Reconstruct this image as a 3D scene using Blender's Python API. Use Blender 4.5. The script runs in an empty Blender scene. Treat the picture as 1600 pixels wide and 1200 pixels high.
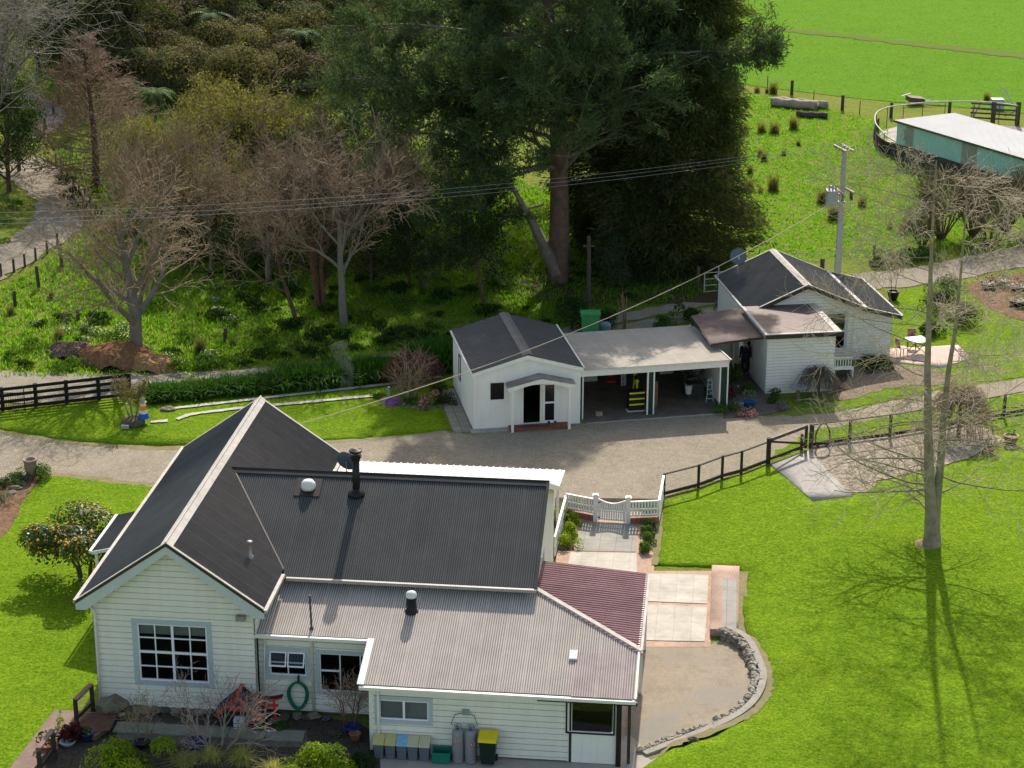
import bpy, bmesh, math, random
import numpy as np
from mathutils import Vector, Matrix
from mathutils.geometry import delaunay_2d_cdt

SC = bpy.context.scene
COL = SC.collection
# ------------------------------------------------------------------ camera
H = 32.9
PITCH, ROLL, FPX = math.radians(19.66), math.radians(0.2), 3223.0
cam_data = bpy.data.cameras.new('camera')
cam = bpy.data.objects.new('camera', cam_data)
COL.objects.link(cam)
cam_data.sensor_width = 36.0
cam_data.lens = FPX / 1600 * 36
cam_data.clip_start, cam_data.clip_end = 1.0, 6000
cam.matrix_world = Matrix.Translation((0, 0, H)) @ Matrix.Rotation(math.pi/2-PITCH, 4, 'X') @ Matrix.Rotation(ROLL, 4, 'Z')
SC.camera = cam
SC.render.resolution_x, SC.render.resolution_y = 1024, 768
# ------------------------------------------------------------------ light
SUN_EL, SUN_AZ = math.radians(38), math.radians(6.5)      # azimuth measured from +Y towards +X
w = bpy.data.worlds.new('World'); SC.world = w; w.use_nodes = True
nt = w.node_tree; nt.nodes.clear()
sky = nt.nodes.new('ShaderNodeTexSky'); sky.sky_type = 'NISHITA'; sky.sun_disc = False
sky.sun_elevation = SUN_EL; sky.sun_rotation = SUN_AZ; sky.air_density = 1.0; sky.dust_density = 1.6; sky.ozone_density = 1.0
bg = nt.nodes.new('ShaderNodeBackground'); bg.inputs[1].default_value = 0.15
wo = nt.nodes.new('ShaderNodeOutputWorld')
tint = nt.nodes.new('ShaderNodeMix'); tint.data_type = 'RGBA'; tint.blend_type = 'MULTIPLY'; tint.inputs[0].default_value = 1.0
tint.inputs[7].default_value = (1.13, 1.0, .84, 1)      # added warm tint takes the blue out of the sky light
nt.links.new(sky.outputs[0], tint.inputs[6]); nt.links.new(tint.outputs[2], bg.inputs[0]); nt.links.new(bg.outputs[0], wo.inputs[0])
sd = bpy.data.lights.new('sun', 'SUN'); sd.energy = 3.8; sd.angle = math.radians(0.6); sd.color = (1.0, 0.93, 0.82)
so = bpy.data.objects.new('sun', sd); COL.objects.link(so)
sv = Vector((math.sin(SUN_AZ)*math.cos(SUN_EL), math.cos(SUN_AZ)*math.cos(SUN_EL), math.sin(SUN_EL)))
so.rotation_euler = sv.to_track_quat('Z', 'Y').to_euler(); so.location = (30, 150, 90)
vs = SC.view_settings; vs.view_transform = 'Standard'; vs.look = 'None'; vs.exposure = 0.7; vs.gamma = 1.0

# ------------------------------------------------------------------ terrain and rays
def _sm(t): t = np.clip(t, 0, 1); return t*t*(3-2*t)
def _sp(t, k): return k*np.logaddexp(0, np.asarray(t, float)/k)
def TZ(x, y):
    x = np.asarray(x, float); y = np.asarray(y, float)
    t = _sp(y-150+.12*(x+20), 3.0)
    hill = 34*(1-np.exp(-.46*t/34)) * _sm((3-x)/20)
    bank = 1.6*(1-np.exp(-.12*_sp(-(x+17), 3)/1.6*1.0)) * _sm((y-98)/22)
    bump = .10*np.sin(x*.31+1.3)*np.sin(y*.23) * _sm((y-112)/15) + .05*np.sin(x*.9)*np.cos(y*.7+.5)*_sm((y-112)/15)
    return hill + bank + bump*(1-_sm((x-2)/8)*_sm((y-146)/8))
def tz(x, y): return float(TZ(x, y))
_c, _s = math.cos(PITCH), math.sin(PITCH)
def ray(px, py):
    u, q = px-800, py-600
    cr, sr = math.cos(-ROLL), math.sin(-ROLL)
    u, q = u*cr-q*sr, u*sr+q*cr
    return np.array([u, FPX*_c-q*_s, -FPX*_s-q*_c])
def G(px, py, z=None):
    """the ground point seen at a photo pixel (or the point at height z)"""
    R = ray(px, py)
    if z is not None: return R*((z-H)/R[2])+np.array([0, 0, H])
    ts = np.linspace(.008, .2, 3000); X = R[0]*ts; Y = R[1]*ts; Z = H+R[2]*ts
    i = int(np.argmax(Z < TZ(X, Y)))
    a, b = ts[max(i-1, 0)], ts[i]
    for _ in range(25):
        m = (a+b)/2
        if H+R[2]*m < tz(R[0]*m, R[1]*m): b = m
        else: a = m
    return np.array([R[0]*b, R[1]*b, H+R[2]*b])
def aty(px, py, y):
    R = ray(px, py); t = y/R[1]; return np.array([R[0]*t, y, H+R[2]*t])
class Frame:
    def __init__(s, x, y, psi): s.x, s.y, s.p = x, y, psi; s.c, s.s = math.cos(psi), math.sin(psi)
    def w(s, a, b, z=0): return np.array([s.x+a*s.c+b*s.s, s.y-a*s.s+b*s.c, z])
    def l(s, P): dx, dy = P[0]-s.x, P[1]-s.y; return (dx*s.c-dy*s.s, dx*s.s+dy*s.c, P[2])
    def onz(s, px, py, z=0): return s.l(G(px, py, z))
    def onb(s, px, py, b):      # hit the vertical plane b = const
        R = ray(px, py); rb = R[0]*s.s+R[1]*s.c; ob = -s.x*s.s-s.y*s.c
        t = (b-ob)/rb; P = R*t+np.array([0, 0, H]); return s.l(P)
    def onplane(s, px, py, zf):
        R = ray(px, py); lo, hi = .008, .2
        ts = np.linspace(lo, hi, 4000)
        for t in ts:
            P = R*t+np.array([0, 0, H]); L = s.l(P)
            if P[2] < zf(L[0], L[1]): return (L[0], L[1], zf(L[0], L[1]))

# ------------------------------------------------------------------ materials
MT = {}
def nodes(m): m.use_nodes = True; t = m.node_tree; t.nodes.clear(); return t
def out(t, sh):
    o = t.nodes.new('ShaderNodeOutputMaterial'); t.links.new(sh, o.inputs[0])
def _n(t, kind, **kw):
    n = t.nodes.new(kind)
    for k, v in kw.items():
        if k.startswith('i_'):
            key = k[2:]; key = int(key) if key.isdigit() else key.replace('_', ' ')
            n.inputs[key].default_value = v
        else: setattr(n, k, v)
    return n
def C4(c): return (c[0], c[1], c[2], 1)
def ramp(t, fac, stops):
    r = t.nodes.new('ShaderNodeValToRGB'); e = r.color_ramp.elements
    while len(e) < len(stops): e.new(.5)
    for k, (p, c) in enumerate(stops): e[k].position = p; e[k].color = C4(c)
    t.links.new(fac, r.inputs[0]); return r.outputs[0]
def noise(t, scale, detail=4, rough=.6, vec=None, dist=0):
    n = _n(t, 'ShaderNodeTexNoise', i_Scale=scale, i_Detail=detail, i_Roughness=rough, i_Distortion=dist)
    if vec: t.links.new(vec, n.inputs['Vector'])
    return n.outputs['Fac']
def mixc(t, f, a, b, mode='MIX'):
    m = t.nodes.new('ShaderNodeMix'); m.data_type = 'RGBA'; m.blend_type = mode
    for s_, v in ((0, f), (6, a), (7, b)):
        if isinstance(v, (int, float)): m.inputs[s_].default_value = v
        elif isinstance(v, tuple): m.inputs[s_].default_value = C4(v)
        else: t.links.new(v, m.inputs[s_])
    return m.outputs[2]
def mat(name, c, rough=.6, var=.25, scale=3., c2=None, metal=0., bump=0., bscale=30., spec=.22, stops=None, coord='Object', ribs=0., streak=0.):
    """painted / plain surfaces: base colour with soft weathering noise"""
    if name in MT: return MT[name]
    m = bpy.data.materials.new(name); t = nodes(m); MT[name] = m
    if streak:      # faint rain streaks and grime down the boards
        mp = _n(t, 'ShaderNodeMapping'); mp.inputs['Scale'].default_value = (5, 5, .45)
    p = _n(t, 'ShaderNodeBsdfPrincipled', i_Roughness=rough, i_Metallic=metal)
    p.inputs['Specular IOR Level'].default_value = spec
    tc = t.nodes.new('ShaderNodeTexCoord').outputs[coord]
    f = noise(t, scale, 6, .65, tc)
    if c2 is None: c2 = tuple(x*(1-var) for x in c)
    col = ramp(t, f, stops or [(.32, c2), (.62, c)])
    if streak:
        t.links.new(tc, mp.inputs[0]); col = mixc(t, 1., col, ramp(t, noise(t, 1.0, 6, .7, mp.outputs[0]), [(.30, (1-streak, 1-streak, 1-streak*1.2)), (.55, (1.02,)*3)]), 'MULTIPLY')
    if ribs:      # dirt in the sheet valleys, with rib shading put into the colour
        at = _n(t, 'ShaderNodeAttribute', attribute_name='rnd')
        col = mixc(t, 1., col, ramp(t, at.outputs['Fac'], [(.15, (ribs,)*3), (.6, (1.08,)*3)]), 'MULTIPLY')
    t.links.new(col, p.inputs['Base Color'])
    if bump:
        b = _n(t, 'ShaderNodeBump', i_Strength=1.0, i_Distance=bump)
        t.links.new(noise(t, bscale, 5, .7, tc), b.inputs['Height']); t.links.new(b.outputs[0], p.inputs['Normal'])
    out(t, p.outputs[0]); return m
def leafmat(name, stops, trans=.35, rough=.65, tcol=None, spec=.07):
    trans = min(.6, trans+.08)
    if name in MT: return MT[name]
    m = bpy.data.materials.new(name); t = nodes(m); MT[name] = m
    at = _n(t, 'ShaderNodeAttribute', attribute_name='rnd')
    col = ramp(t, at.outputs['Fac'], stops)
    p = _n(t, 'ShaderNodeBsdfPrincipled', i_Roughness=rough); p.inputs['Specular IOR Level'].default_value = spec
    tr = t.nodes.new('ShaderNodeBsdfTranslucent'); mx = t.nodes.new('ShaderNodeMixShader'); mx.inputs[0].default_value = trans
    t.links.new(col, p.inputs['Base Color'])
    t.links.new(mixc(t, 1.0, col, tcol or (1.25, 1.3, .6), 'MULTIPLY'), tr.inputs[0])
    t.links.new(p.outputs[0], mx.inputs[1]); t.links.new(tr.outputs[0], mx.inputs[2])
    out(t, mx.outputs[0]); return m
def groundmat(name, layers, bump=.04, bs=6., rough=.95, fine=None, sharp=None):
    """layers: list of (noise scale, colour low, colour high, mix weight)"""
    if name in MT: return MT[name]
    m = bpy.data.materials.new(name); t = nodes(m); MT[name] = m
    tc = t.nodes.new('ShaderNodeTexCoord').outputs['Object']
    col = None
    for k, (sc, a, b, wgt) in enumerate(layers):
        f = noise(t, sc, 7, .7, tc, .4)
        c = ramp(t, f, [(.36, a), (.64, b)])
        col = c if col is None else mixc(t, wgt, col, c)
    if fine:
        f = noise(t, fine[0], 3, .8, tc); g = ramp(t, f, [(.3, (fine[1],)*3), (.7, (fine[2],)*3)])
        col = mixc(t, 1., col, g, 'MULTIPLY')
    p = _n(t, 'ShaderNodeBsdfPrincipled', i_Roughness=rough); p.inputs['Specular IOR Level'].default_value = .02
    t.links.new(col, p.inputs['Base Color'])
    b = _n(t, 'ShaderNodeBump', i_Strength=1.0, i_Distance=bump)
    t.links.new(noise(t, bs, 8, .75, tc), b.inputs['Height']); t.links.new(b.outputs[0], p.inputs['Normal'])
    out(t, p.outputs[0]); return m
def brickmat(name, c1, c2, mortar, sx, sy, msize=.02, rot=0., bump=.01, offset=.5, var=None, vec='Object'):
    if name in MT: return MT[name]
    m = bpy.data.materials.new(name); t = nodes(m); MT[name] = m
    tc = t.nodes.new('ShaderNodeTexCoord').outputs[vec]
    mp = _n(t, 'ShaderNodeMapping'); mp.inputs['Rotation'].default_value = (0, 0, rot); t.links.new(tc, mp.inputs[0])
    br = _n(t, 'ShaderNodeTexBrick', i_Scale=1.0, i_Mortar_Size=msize, i_Brick_Width=sx, i_Row_Height=sy, offset=offset)
    br.inputs['Color1'].default_value = C4(c1); br.inputs['Color2'].default_value = C4(c2); br.inputs['Mortar'].default_value = C4(mortar)
    t.links.new(mp.outputs[0], br.inputs[0])
    f = noise(t, .9, 5, .7, tc); g = ramp(t, f, [(.3, (.72, .72, .70)), (.7, (1.1, 1.1, 1.1))])
    col = mixc(t, 1., br.outputs[0], g, 'MULTIPLY')
    if var: col = mixc(t, ramp(t, noise(t, .45, 6, .7, tc), [(.5, (0, 0, 0)), (.62, (1, 1, 1))]), col, var)
    p = _n(t, 'ShaderNodeBsdfPrincipled', i_Roughness=.9); p.inputs['Specular IOR Level'].default_value = .2
    t.links.new(col, p.inputs['Base Color'])
    b = _n(t, 'ShaderNodeBump', i_Strength=.6, i_Distance=bump)
    t.links.new(noise(t, 25, 5, .7, tc), b.inputs['Height']); t.links.new(b.outputs[0], p.inputs['Normal'])
    out(t, p.outputs[0]); return m
def glassmat():
    m = bpy.data.materials.new('window_glass'); t = nodes(m)
    tr = _n(t, 'ShaderNodeBsdfTransparent'); tr.inputs[0].default_value = (.75, .78, .78, 1)
    gl = _n(t, 'ShaderNodeBsdfGlossy', i_Roughness=.03); fr = _n(t, 'ShaderNodeFresnel', i_IOR=1.5)
    mx = t.nodes.new('ShaderNodeMixShader')
    t.links.new(fr.outputs[0], mx.inputs[0]); t.links.new(tr.outputs[0], mx.inputs[1]); t.links.new(gl.outputs[0], mx.inputs[2])
    out(t, mx.outputs[0]); return m
GLASS = glassmat()

# ------------------------------------------------------------------ object helpers
def tag(o, label=None, cat=None, group=None, kind=None):
    if label: o['label'] = label
    if cat: o['category'] = cat
    if group: o['group'] = group
    if kind: o['kind'] = kind
    return o
def thing(name, label, cat, loc=(0, 0, 0), rz=0., group=None, scale=None):
    o = bpy.data.objects.new(name, None); COL.objects.link(o); o.empty_display_size = .3
    o.location = loc; o.rotation_euler = (0, 0, rz)
    if scale: o.scale = scale if hasattr(scale, '__len__') else (scale,)*3
    return tag(o, label, cat, group)
def link(name, me, m=None, parent=None):
    if m and not me.materials: me.materials.append(m)
    o = bpy.data.objects.new(name, me); COL.objects.link(o)
    if parent: o.parent = parent
    return o
def dup(root, loc, rz=0., scale=None, label=None, group=None):
    r = root.copy(); COL.objects.link(r); r.location = loc; r.rotation_euler = (0, 0, rz)
    if scale: r.scale = scale if hasattr(scale, '__len__') else (scale,)*3
    if label: r['label'] = label
    if group: r['group'] = group
    for ch in list(root.children):
        c = ch.copy(); COL.objects.link(c); c.parent = r
        for g_ in ch.children:
            d = g_.copy(); COL.objects.link(d); d.parent = c
    return r
def npmesh(name, V, F, m, parent=None, rnd=None, smooth=False):
    V = np.asarray(V, np.float32); F = np.asarray(F, np.int32)
    me = bpy.data.meshes.new(name); k = F.shape[1]
    me.vertices.add(len(V)); me.vertices.foreach_set('co', V.ravel())
    me.loops.add(F.size); me.loops.foreach_set('vertex_index', F.ravel())
    me.polygons.add(len(F)); me.polygons.foreach_set('loop_start', np.arange(0, F.size, k, dtype=np.int32))
    me.polygons.foreach_set('loop_total', np.full(len(F), k, np.int32))
    me.polygons.foreach_set('use_smooth', np.full(len(F), bool(smooth)))
    if rnd is not None:
        a = me.attributes.new('rnd', 'FLOAT', 'FACE'); a.data.foreach_set('value', np.asarray(rnd, np.float32))
    me.update(calc_edges=True); me.validate()
    return link(name, me, m, parent)
class MB:
    """collects shapes, built as ONE mesh object"""
    def __init__(s): s.v = []; s.f = []
    def add(s, vs_, fs): b = len(s.v); s.v += [tuple(map(float, v)) for v in vs_]; s.f += [tuple(i+b for i in f) for f in fs]; return s
    def box(s, x0, x1, y0, y1, z0, z1):
        v = [(x, y, z) for z in (z0, z1) for y in (y0, y1) for x in (x0, x1)]
        return s.add(v, [(0, 2, 3, 1), (4, 5, 7, 6), (0, 1, 5, 4), (2, 6, 7, 3), (0, 4, 6, 2), (1, 3, 7, 5)])
    def beam(s, p0, p1, w_, h_, up=(0, 0, 1)):
        p0, p1, up = Vector(p0), Vector(p1), Vector(up); d = (p1-p0).normalized(); sd_ = d.cross(up)
        if sd_.length < 1e-4: sd_ = d.cross(Vector((1, 0, 0)))
        sd_.normalize(); u = sd_.cross(d).normalized()
        v = [p+sd_*a*w_/2+u*b*h_/2 for p in (p0, p1) for a, b in ((-1, -1), (1, -1), (1, 1), (-1, 1))]
        return s.add(v, [(3, 2, 1, 0), (4, 5, 6, 7), (0, 1, 5, 4), (1, 2, 6, 5), (2, 3, 7, 6), (3, 0, 4, 7)])
    def prism(s, pts, ext):
        """polygon (3D points) extruded by vector ext"""
        n = len(pts); e = Vector(ext); v = [Vector(p) for p in pts]; v += [p+e for p in v]
        return s.add(v, [tuple(range(n))[::-1], tuple(range(n, 2*n))]+[(i, (i+1) % n, n+(i+1) % n, n+i) for i in range(n)])
    def tube(s, pts, rs, n=8, cap=True):
        pts = [Vector(p) for p in pts]; rs = rs if hasattr(rs, '__len__') else [rs]*len(pts)
        b = len(s.v); last = None
        for i, p in enumerate(pts):
            d = (pts[min(i+1, len(pts)-1)]-pts[max(i-1, 0)]).normalized()
            if last is None: a = d.orthogonal().normalized()
            else:
                a = last-d*last.dot(d); a = a.normalized() if a.length > 1e-5 else d.orthogonal().normalized()
            last = a; c = d.cross(a)
            for k in range(n):
                t = 2*math.pi*k/n; q = p+(a*math.cos(t)+c*math.sin(t))*rs[i]; s.v.append(tuple(q))
        for i in range(len(pts)-1):
            for k in range(n): s.f.append((b+i*n+k, b+i*n+(k+1) % n, b+(i+1)*n+(k+1) % n, b+(i+1)*n+k))
        if cap: s.f.append(tuple(b+k for k in range(n))[::-1]); s.f.append(tuple(b+(len(pts)-1)*n+k for k in range(n)))
        return s
    def lathe(s, prof, n=16, at=(0, 0, 0)):
        b = len(s.v)
        for r, z in prof:
            for k in range(n): t = 2*math.pi*k/n; s.v.append((at[0]+r*math.cos(t), at[1]+r*math.sin(t), at[2]+z))
        for i in range(len(prof)-1):
            for k in range(n): s.f.append((b+i*n+k, b+i*n+(k+1) % n, b+(i+1)*n+(k+1) % n, b+(i+1)*n+k))
        s.f.append(tuple(b+k for k in range(n))[::-1]); s.f.append(tuple(b+(len(prof)-1)*n+k for k in range(n)))
        return s
    def build(s, name, m, parent=None, smooth=False, bevel=0.):
        me = bpy.data.meshes.new(name); me.from_pydata(s.v, [], s.f); me.update()
        if smooth:
            for p in me.polygons: p.use_smooth = True
        if bevel:
            bm = bmesh.new(); bm.from_mesh(me); bmesh.ops.bevel(bm, geom=bm.edges[:], offset=bevel, segments=1, affect='EDGES', clamp_overlap=True)
            bm.to_mesh(me); bm.free()
        return link(name, me, m, parent)
# --- polygons on the ground
def crom(P, n=6, closed=True):
    P = [np.array(p, float)[:2] for p in P]; N = len(P); o = []
    rng_ = range(N) if closed else range(N-1)
    for i in rng_:
        g_ = lambda k: P[k % N] if closed else P[min(max(k, 0), N-1)]
        a, b, c, d = g_(i-1), g_(i), g_(i+1), g_(i+2)
        for k in range(n):
            t = k/n; o.append(.5*((2*b)+(-a+c)*t+(2*a-5*b+4*c-d)*t*t+(-a+3*b-3*c+d)*t**3))
    if not closed: o.append(P[-1])
    return o
def inpoly(x, y, P):
    r = np.zeros(x.shape, bool); j = len(P)-1
    for i in range(len(P)):
        xi, yi = P[i][0], P[i][1]; xj, yj = P[j][0], P[j][1]
        if yi != yj: r ^= ((yi > y) != (yj > y)) & (x < (xj-xi)*(y-yi)/(yj-yi)+xi)
        j = i
    return r
def densify(P, step):
    o = []
    for i in range(len(P)):
        a = np.array(P[i][:2], float); b = np.array(P[(i+1) % len(P)][:2], float); n = max(1, int(np.hypot(*(b-a))/step))
        for k in range(n): o.append(a+(b-a)*k/n)
    return o
def sheet(name, P, m, off=.01, step=1.5, smooth=True, jit=0., zf=None, kind='structure', seed=1, thick=0.):
    """a ground sheet laid over the terrain; P = world xy outline"""
    rg = np.random.RandomState(seed)
    B = crom(P, 6) if smooth else [np.array(p[:2], float) for p in P]
    B = densify(B, step if not jit else .35)
    if jit: B = [b+rg.normal(0, jit, 2) for b in B]
    A = np.array(B); x0, y0 = A.min(0); x1, y1 = A.max(0)
    gx, gy = np.meshgrid(np.arange(x0, x1, step), np.arange(y0, y1, step)); gx = gx.ravel()+.01; gy = gy.ravel()+.013
    k = inpoly(gx, gy, B); pts = [Vector(b) for b in A]+[Vector((x, y)) for x, y in zip(gx[k], gy[k])]
    n = len(B); v, e, f, *_ = delaunay_2d_cdt(pts, [], [list(range(n))], 1, 1e-4)
    Z = zf or (lambda x, y: tz(x, y)+off)
    V = [(p.x, p.y, Z(p.x, p.y)) for p in v]
    me = bpy.data.meshes.new(name); me.from_pydata(V, [], [tuple(q) for q in f])
    bm = bmesh.new(); bm.from_mesh(me)
    for q in bm.faces:
        if q.normal.z < 0: q.normal_flip()
    if thick:
        be = [ed for ed in bm.edges if ed.is_boundary]
        r = bmesh.ops.extrude_edge_only(bm, edges=be)
        for g_ in r['geom']:
            if isinstance(g_, bmesh.types.BMVert): g_.co.z -= thick
    bm.to_mesh(me); bm.free()
    for p in me.polygons: p.use_smooth = True
    o = link(name, me, m)
    if kind: o['kind'] = kind
    return o
def gp(*pts): return [G(*p) for p in pts]
def ribbon(name, C_, widths, m, off=.012, jit=.06, seed=3):
    """a strip along a centre line of world points"""
    c = crom(C_, 6, closed=False); n = len(c); wd = np.interp(np.linspace(0, 1, n), np.linspace(0, 1, len(widths)), widths)
    L, R = [], []
    for i in range(n):
        d = c[min(i+1, n-1)]-c[max(i-1, 0)]; d /= np.hypot(*d); q = np.array([-d[1], d[0]])*wd[i]/2; L.append(c[i]+q); R.append(c[i]-q)
    return sheet(name, L+R[::-1], m, off, 1.2, smooth=False, jit=jit, seed=seed)
# --- leaves, blades, branches
def leaves(cen, size, asp, rng, dirs=None, wob=1.0, flat=0., out=None):
    """rhombic leaves at cen; returns V, F"""
    n = len(cen); cen = np.asarray(cen)
    d = rng.normal(0, 1, (n, 3))
    if dirs is not None: d = np.asarray(dirs)+d*wob
    d /= np.linalg.norm(d, axis=1)[:, None]+1e-9
    r = rng.normal(0, 1, (n, 3)); r[:, 2] *= (1-flat)
    if out is not None:      # leaves lying along the crown surface, normals pointing outwards
        o_ = np.asarray(out)+rng.normal(0, .38, (n, 3)); o_ /= np.linalg.norm(o_, axis=1)[:, None]+1e-9
        d = d-o_*(d*o_).sum(1)[:, None]; d /= np.linalg.norm(d, axis=1)[:, None]+1e-9; r = o_
    s = np.cross(d, r); s /= np.linalg.norm(s, axis=1)[:, None]+1e-9
    L = (size*rng.uniform(.6, 1.4, n))[:, None]; W = L*asp
    V = np.stack([cen-d*L*.5, cen+s*W*.5-d*L*.05, cen+d*L*.5, cen-s*W*.5-d*L*.05], 1).reshape(-1, 3)
    return V, np.arange(4*n).reshape(n, 4)
def leafobj(name, cen, size, asp, m, parent, rng, dirs=None, wob=1., rnd=None, flat=0., out=None):
    V, F = leaves(cen, size, asp, rng, dirs, wob, flat, out)
    if rnd is None: rnd = rng.uniform(0, 1, len(F))
    return npmesh(name, V, F, m, parent, np.clip(rnd, 0, 1))
def blades(name, xy, h, wd, k, m, rng, lean=.35, parent=None, zf=None, zs=0., rnd=None, spread=None, grav=0.):
    """grass tufts of k blades each, two quads per blade"""
    xy = np.asarray(xy); n = len(xy); N = n*k
    X = np.repeat(xy, k, 0); hh = np.repeat(h*rng.uniform(.6, 1.3, n), k)*rng.uniform(.7, 1.15, N)
    sp = spread if spread is not None else wd*2
    X = X+rng.normal(0, sp, (N, 2))
    z = (TZ(X[:, 0], X[:, 1]) if zf is None else zf(X))+zs
    az = rng.uniform(0, 2*np.pi, N); ln = np.abs(rng.normal(0, lean, N))*hh
    dx, dy = np.cos(az), np.sin(az); sx, sy = -dy*wd/2, dx*wd/2
    P0 = np.stack([X[:, 0]-sx, X[:, 1]-sy, z-.02], 1); P1 = np.stack([X[:, 0]+sx, X[:, 1]+sy, z-.02], 1)
    mx, my, mz = X[:, 0]+dx*ln*.4, X[:, 1]+dy*ln*.4, z+hh*.62
    P2 = np.stack([mx+sx*.8, my+sy*.8, mz], 1); P3 = np.stack([mx-sx*.8, my-sy*.8, mz], 1)
    tx, ty, tz_ = X[:, 0]+dx*ln*1.3, X[:, 1]+dy*ln*1.3, z+hh*(1-grav*np.clip(ln/hh, 0, 1))
    P4 = np.stack([tx+sx*.1, ty+sy*.1, tz_], 1); P5 = np.stack([tx-sx*.1, ty-sy*.1, tz_], 1)
    V = np.stack([P0, P1, P2, P3, P4, P5], 1).reshape(-1, 3); b = np.arange(N)*6
    F = np.concatenate([np.stack([b, b+1, b+2, b+3], 1), np.stack([b+3, b+2, b+4, b+5], 1)])
    r = np.repeat(rng.uniform(0, 1, n) if rnd is None else rnd, k)*.6+rng.uniform(0, .4, N)
    return npmesh(name, V, F, m, parent, np.concatenate([r, r]))
def scatter(P, n, rng):
    A = np.array([p[:2] for p in P]); lo, hi = A.min(0), A.max(0); o = np.zeros((0, 2))
    while len(o) < n:
        q = rng.uniform(lo, hi, (n*2, 2)); o = np.concatenate([o, q[inpoly(q[:, 0], q[:, 1], A)]])
    return o[:n]
def tubes(polys, n=5):
    """polys: list of (pts, radii) -> V, F (quads)"""
    V, F, b = [], [], 0
    for pts, rad in polys:
        pts = np.asarray(pts); m = len(pts); rad = np.asarray(rad); k = n if rad[0] > .03 else 3
        d = np.gradient(pts, axis=0); d /= np.linalg.norm(d, axis=1)[:, None]+1e-9
        ref = np.array([0, 0, 1.]) if abs(d[0][2]) < .8 else np.array([1., 0, 0])
        a = np.cross(d, ref); a /= np.linalg.norm(a, axis=1)[:, None]+1e-9; c = np.cross(d, a)
        t = np.arange(k)*2*np.pi/k
        ring = pts[:, None]+(a[:, None]*np.cos(t)[None, :, None]+c[:, None]*np.sin(t)[None, :, None])*rad[:, None, None]
        V.append(ring.reshape(-1, 3)); i = np.arange(m-1)[:, None]*k; j = np.arange(k)[None]; j2 = (j+1) % k
        F.append(np.stack([b+i+j, b+i+j2, b+i+k+j2, b+i+k+j], -1).reshape(-1, 4)); b += m*k
    return np.concatenate(V), np.concatenate(F)
def nrm(v): return v/(math.sqrt(v[0]*v[0]+v[1]*v[1]+v[2]*v[2])+1e-9)
def grow(rng, p, d, L, r, lev, P, out_, tips):
    n = P['seg'][lev]; pts = [p]; rad = [r]; dirs = [d]
    up = P['trop'][lev]; wg = P['wig'][lev]; tp = P['taper'][lev]
    for i in range(n):
        d = nrm(d+rng.normal(0, wg, 3)+np.array([0, 0, up])); p = p+d*(L/n); pts.append(p); dirs.append(d)
        rad.append(max(r*(1-(i+1)/n*(1-tp)), P.get('rmin', .006)))
    out_.append((lev, np.array(pts), np.array(rad)))
    if lev >= P['levels']-1: tips.append((p, d, pts, lev)); return
    nc = P['n'][lev]; lo = P['lo'][lev]; ph = rng.uniform(0, 6.28)
    for k in range(nc):
        t = lo+(1-lo)*(k+rng.uniform(.1, .9))/nc; f = t*n; i = min(int(f), n-1); q = pts[i]+(pts[i+1]-pts[i])*(f-i); dd = dirs[i+1]
        ph += 2.4+rng.normal(0, .4); ang = P['ang'][lev]+rng.normal(0, .13)
        o = np.cross(dd, [0.3, .2, 1.] if abs(dd[2]) < .85 else [1., 0, 0]); o = nrm(o); o2 = np.cross(dd, o)
        side = o*math.cos(ph)+o2*math.sin(ph)
        if lev > 0 and P.get('planar'): side = nrm(side*np.array([1, 1, P['planar']]))
        nd = nrm(dd*math.cos(ang)+side*math.sin(ang))
        sh = P['shape'][lev](t)
        grow(rng, q, nd, L*P['lr'][lev]*sh*rng.uniform(.75, 1.2), max((rad[i]*(1-(f-i))+rad[i+1]*(f-i))*P['rr'][lev], P.get('rmin', .006)), lev+1, P, out_, tips)
def limb_mesh(name, out_, m, parent, lv=None, n=6):
    pl = [(a, b) for l_, a, b in out_ if lv is None or l_ in lv]
    V, F = tubes(pl, n); return npmesh(name, V, F, m, parent, smooth=True)
# ================================================================== BUILDINGS
M_WALL = mat('weatherboard_paint', (.75, .74, .68), .6, .05, 1.2, streak=.05)
M_WALL2 = mat('weatherboard_white', (.78, .77, .73), .6, .05, 1.2, streak=.05)
M_SHEDW = mat('plaster_white', (.83, .82, .77), .7, .05, 1.0, streak=.05)
M_TRIM = mat('pale_trim', (.74, .73, .68), .5, .12, 2.)
M_CASING = mat('blue_grey_casing', (.42, .49, .53), .5, .06, 3.)
M_BARGE = mat('pale_blue_board', (.52, .57, .58), .5, .08, 2.)
M_SASH = mat('white_sash', (.78, .80, .84), .4, .04, 3.)
M_DROOF = mat('charcoal_iron', (.088, .092, .094), .75, .22, .8, spec=.1, ribs=.5)
M_SROOF = mat('dull_charcoal_iron', (.095, .093, .09), .75, .2, 1.4, spec=.08, ribs=.6)
M_LROOF = mat('pale_weathered_iron', (.50, .45, .405), .75, .16, .9, spec=.08, ribs=.5)
M_GROOF = mat('unpainted_iron', (.52, .465, .39), .75, .14, 1.2, spec=.08, ribs=.6)
M_MAROON = mat('maroon_iron', (.38, .215, .215), .7, .2, 1.6, spec=.1, ribs=.36)
M_PINK = mat('pinkish_white_sheet', (.74, .66, .63), .5, .12, 1.)
M_BROOF = mat('brown_sheet', (.22, .16, .135), .65, .3, 1.5, spec=.1)
M_CAP = mat('pale_flashing', (.52, .48, .44), .7, .25, 2.5, spec=.1)
M_BLACK = mat('black_paint', (.018, .018, .018), .45, .2, 4.)
M_DARKW = mat('dark_trim', (.05, .045, .038), .5, .2, 4.)
M_BLIND = mat('grey_blind', (.55, .57, .60), .8, .1, 4.)
M_VOID = mat('dark_room', (.03, .026, .022), .9, .3, 2.)
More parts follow.
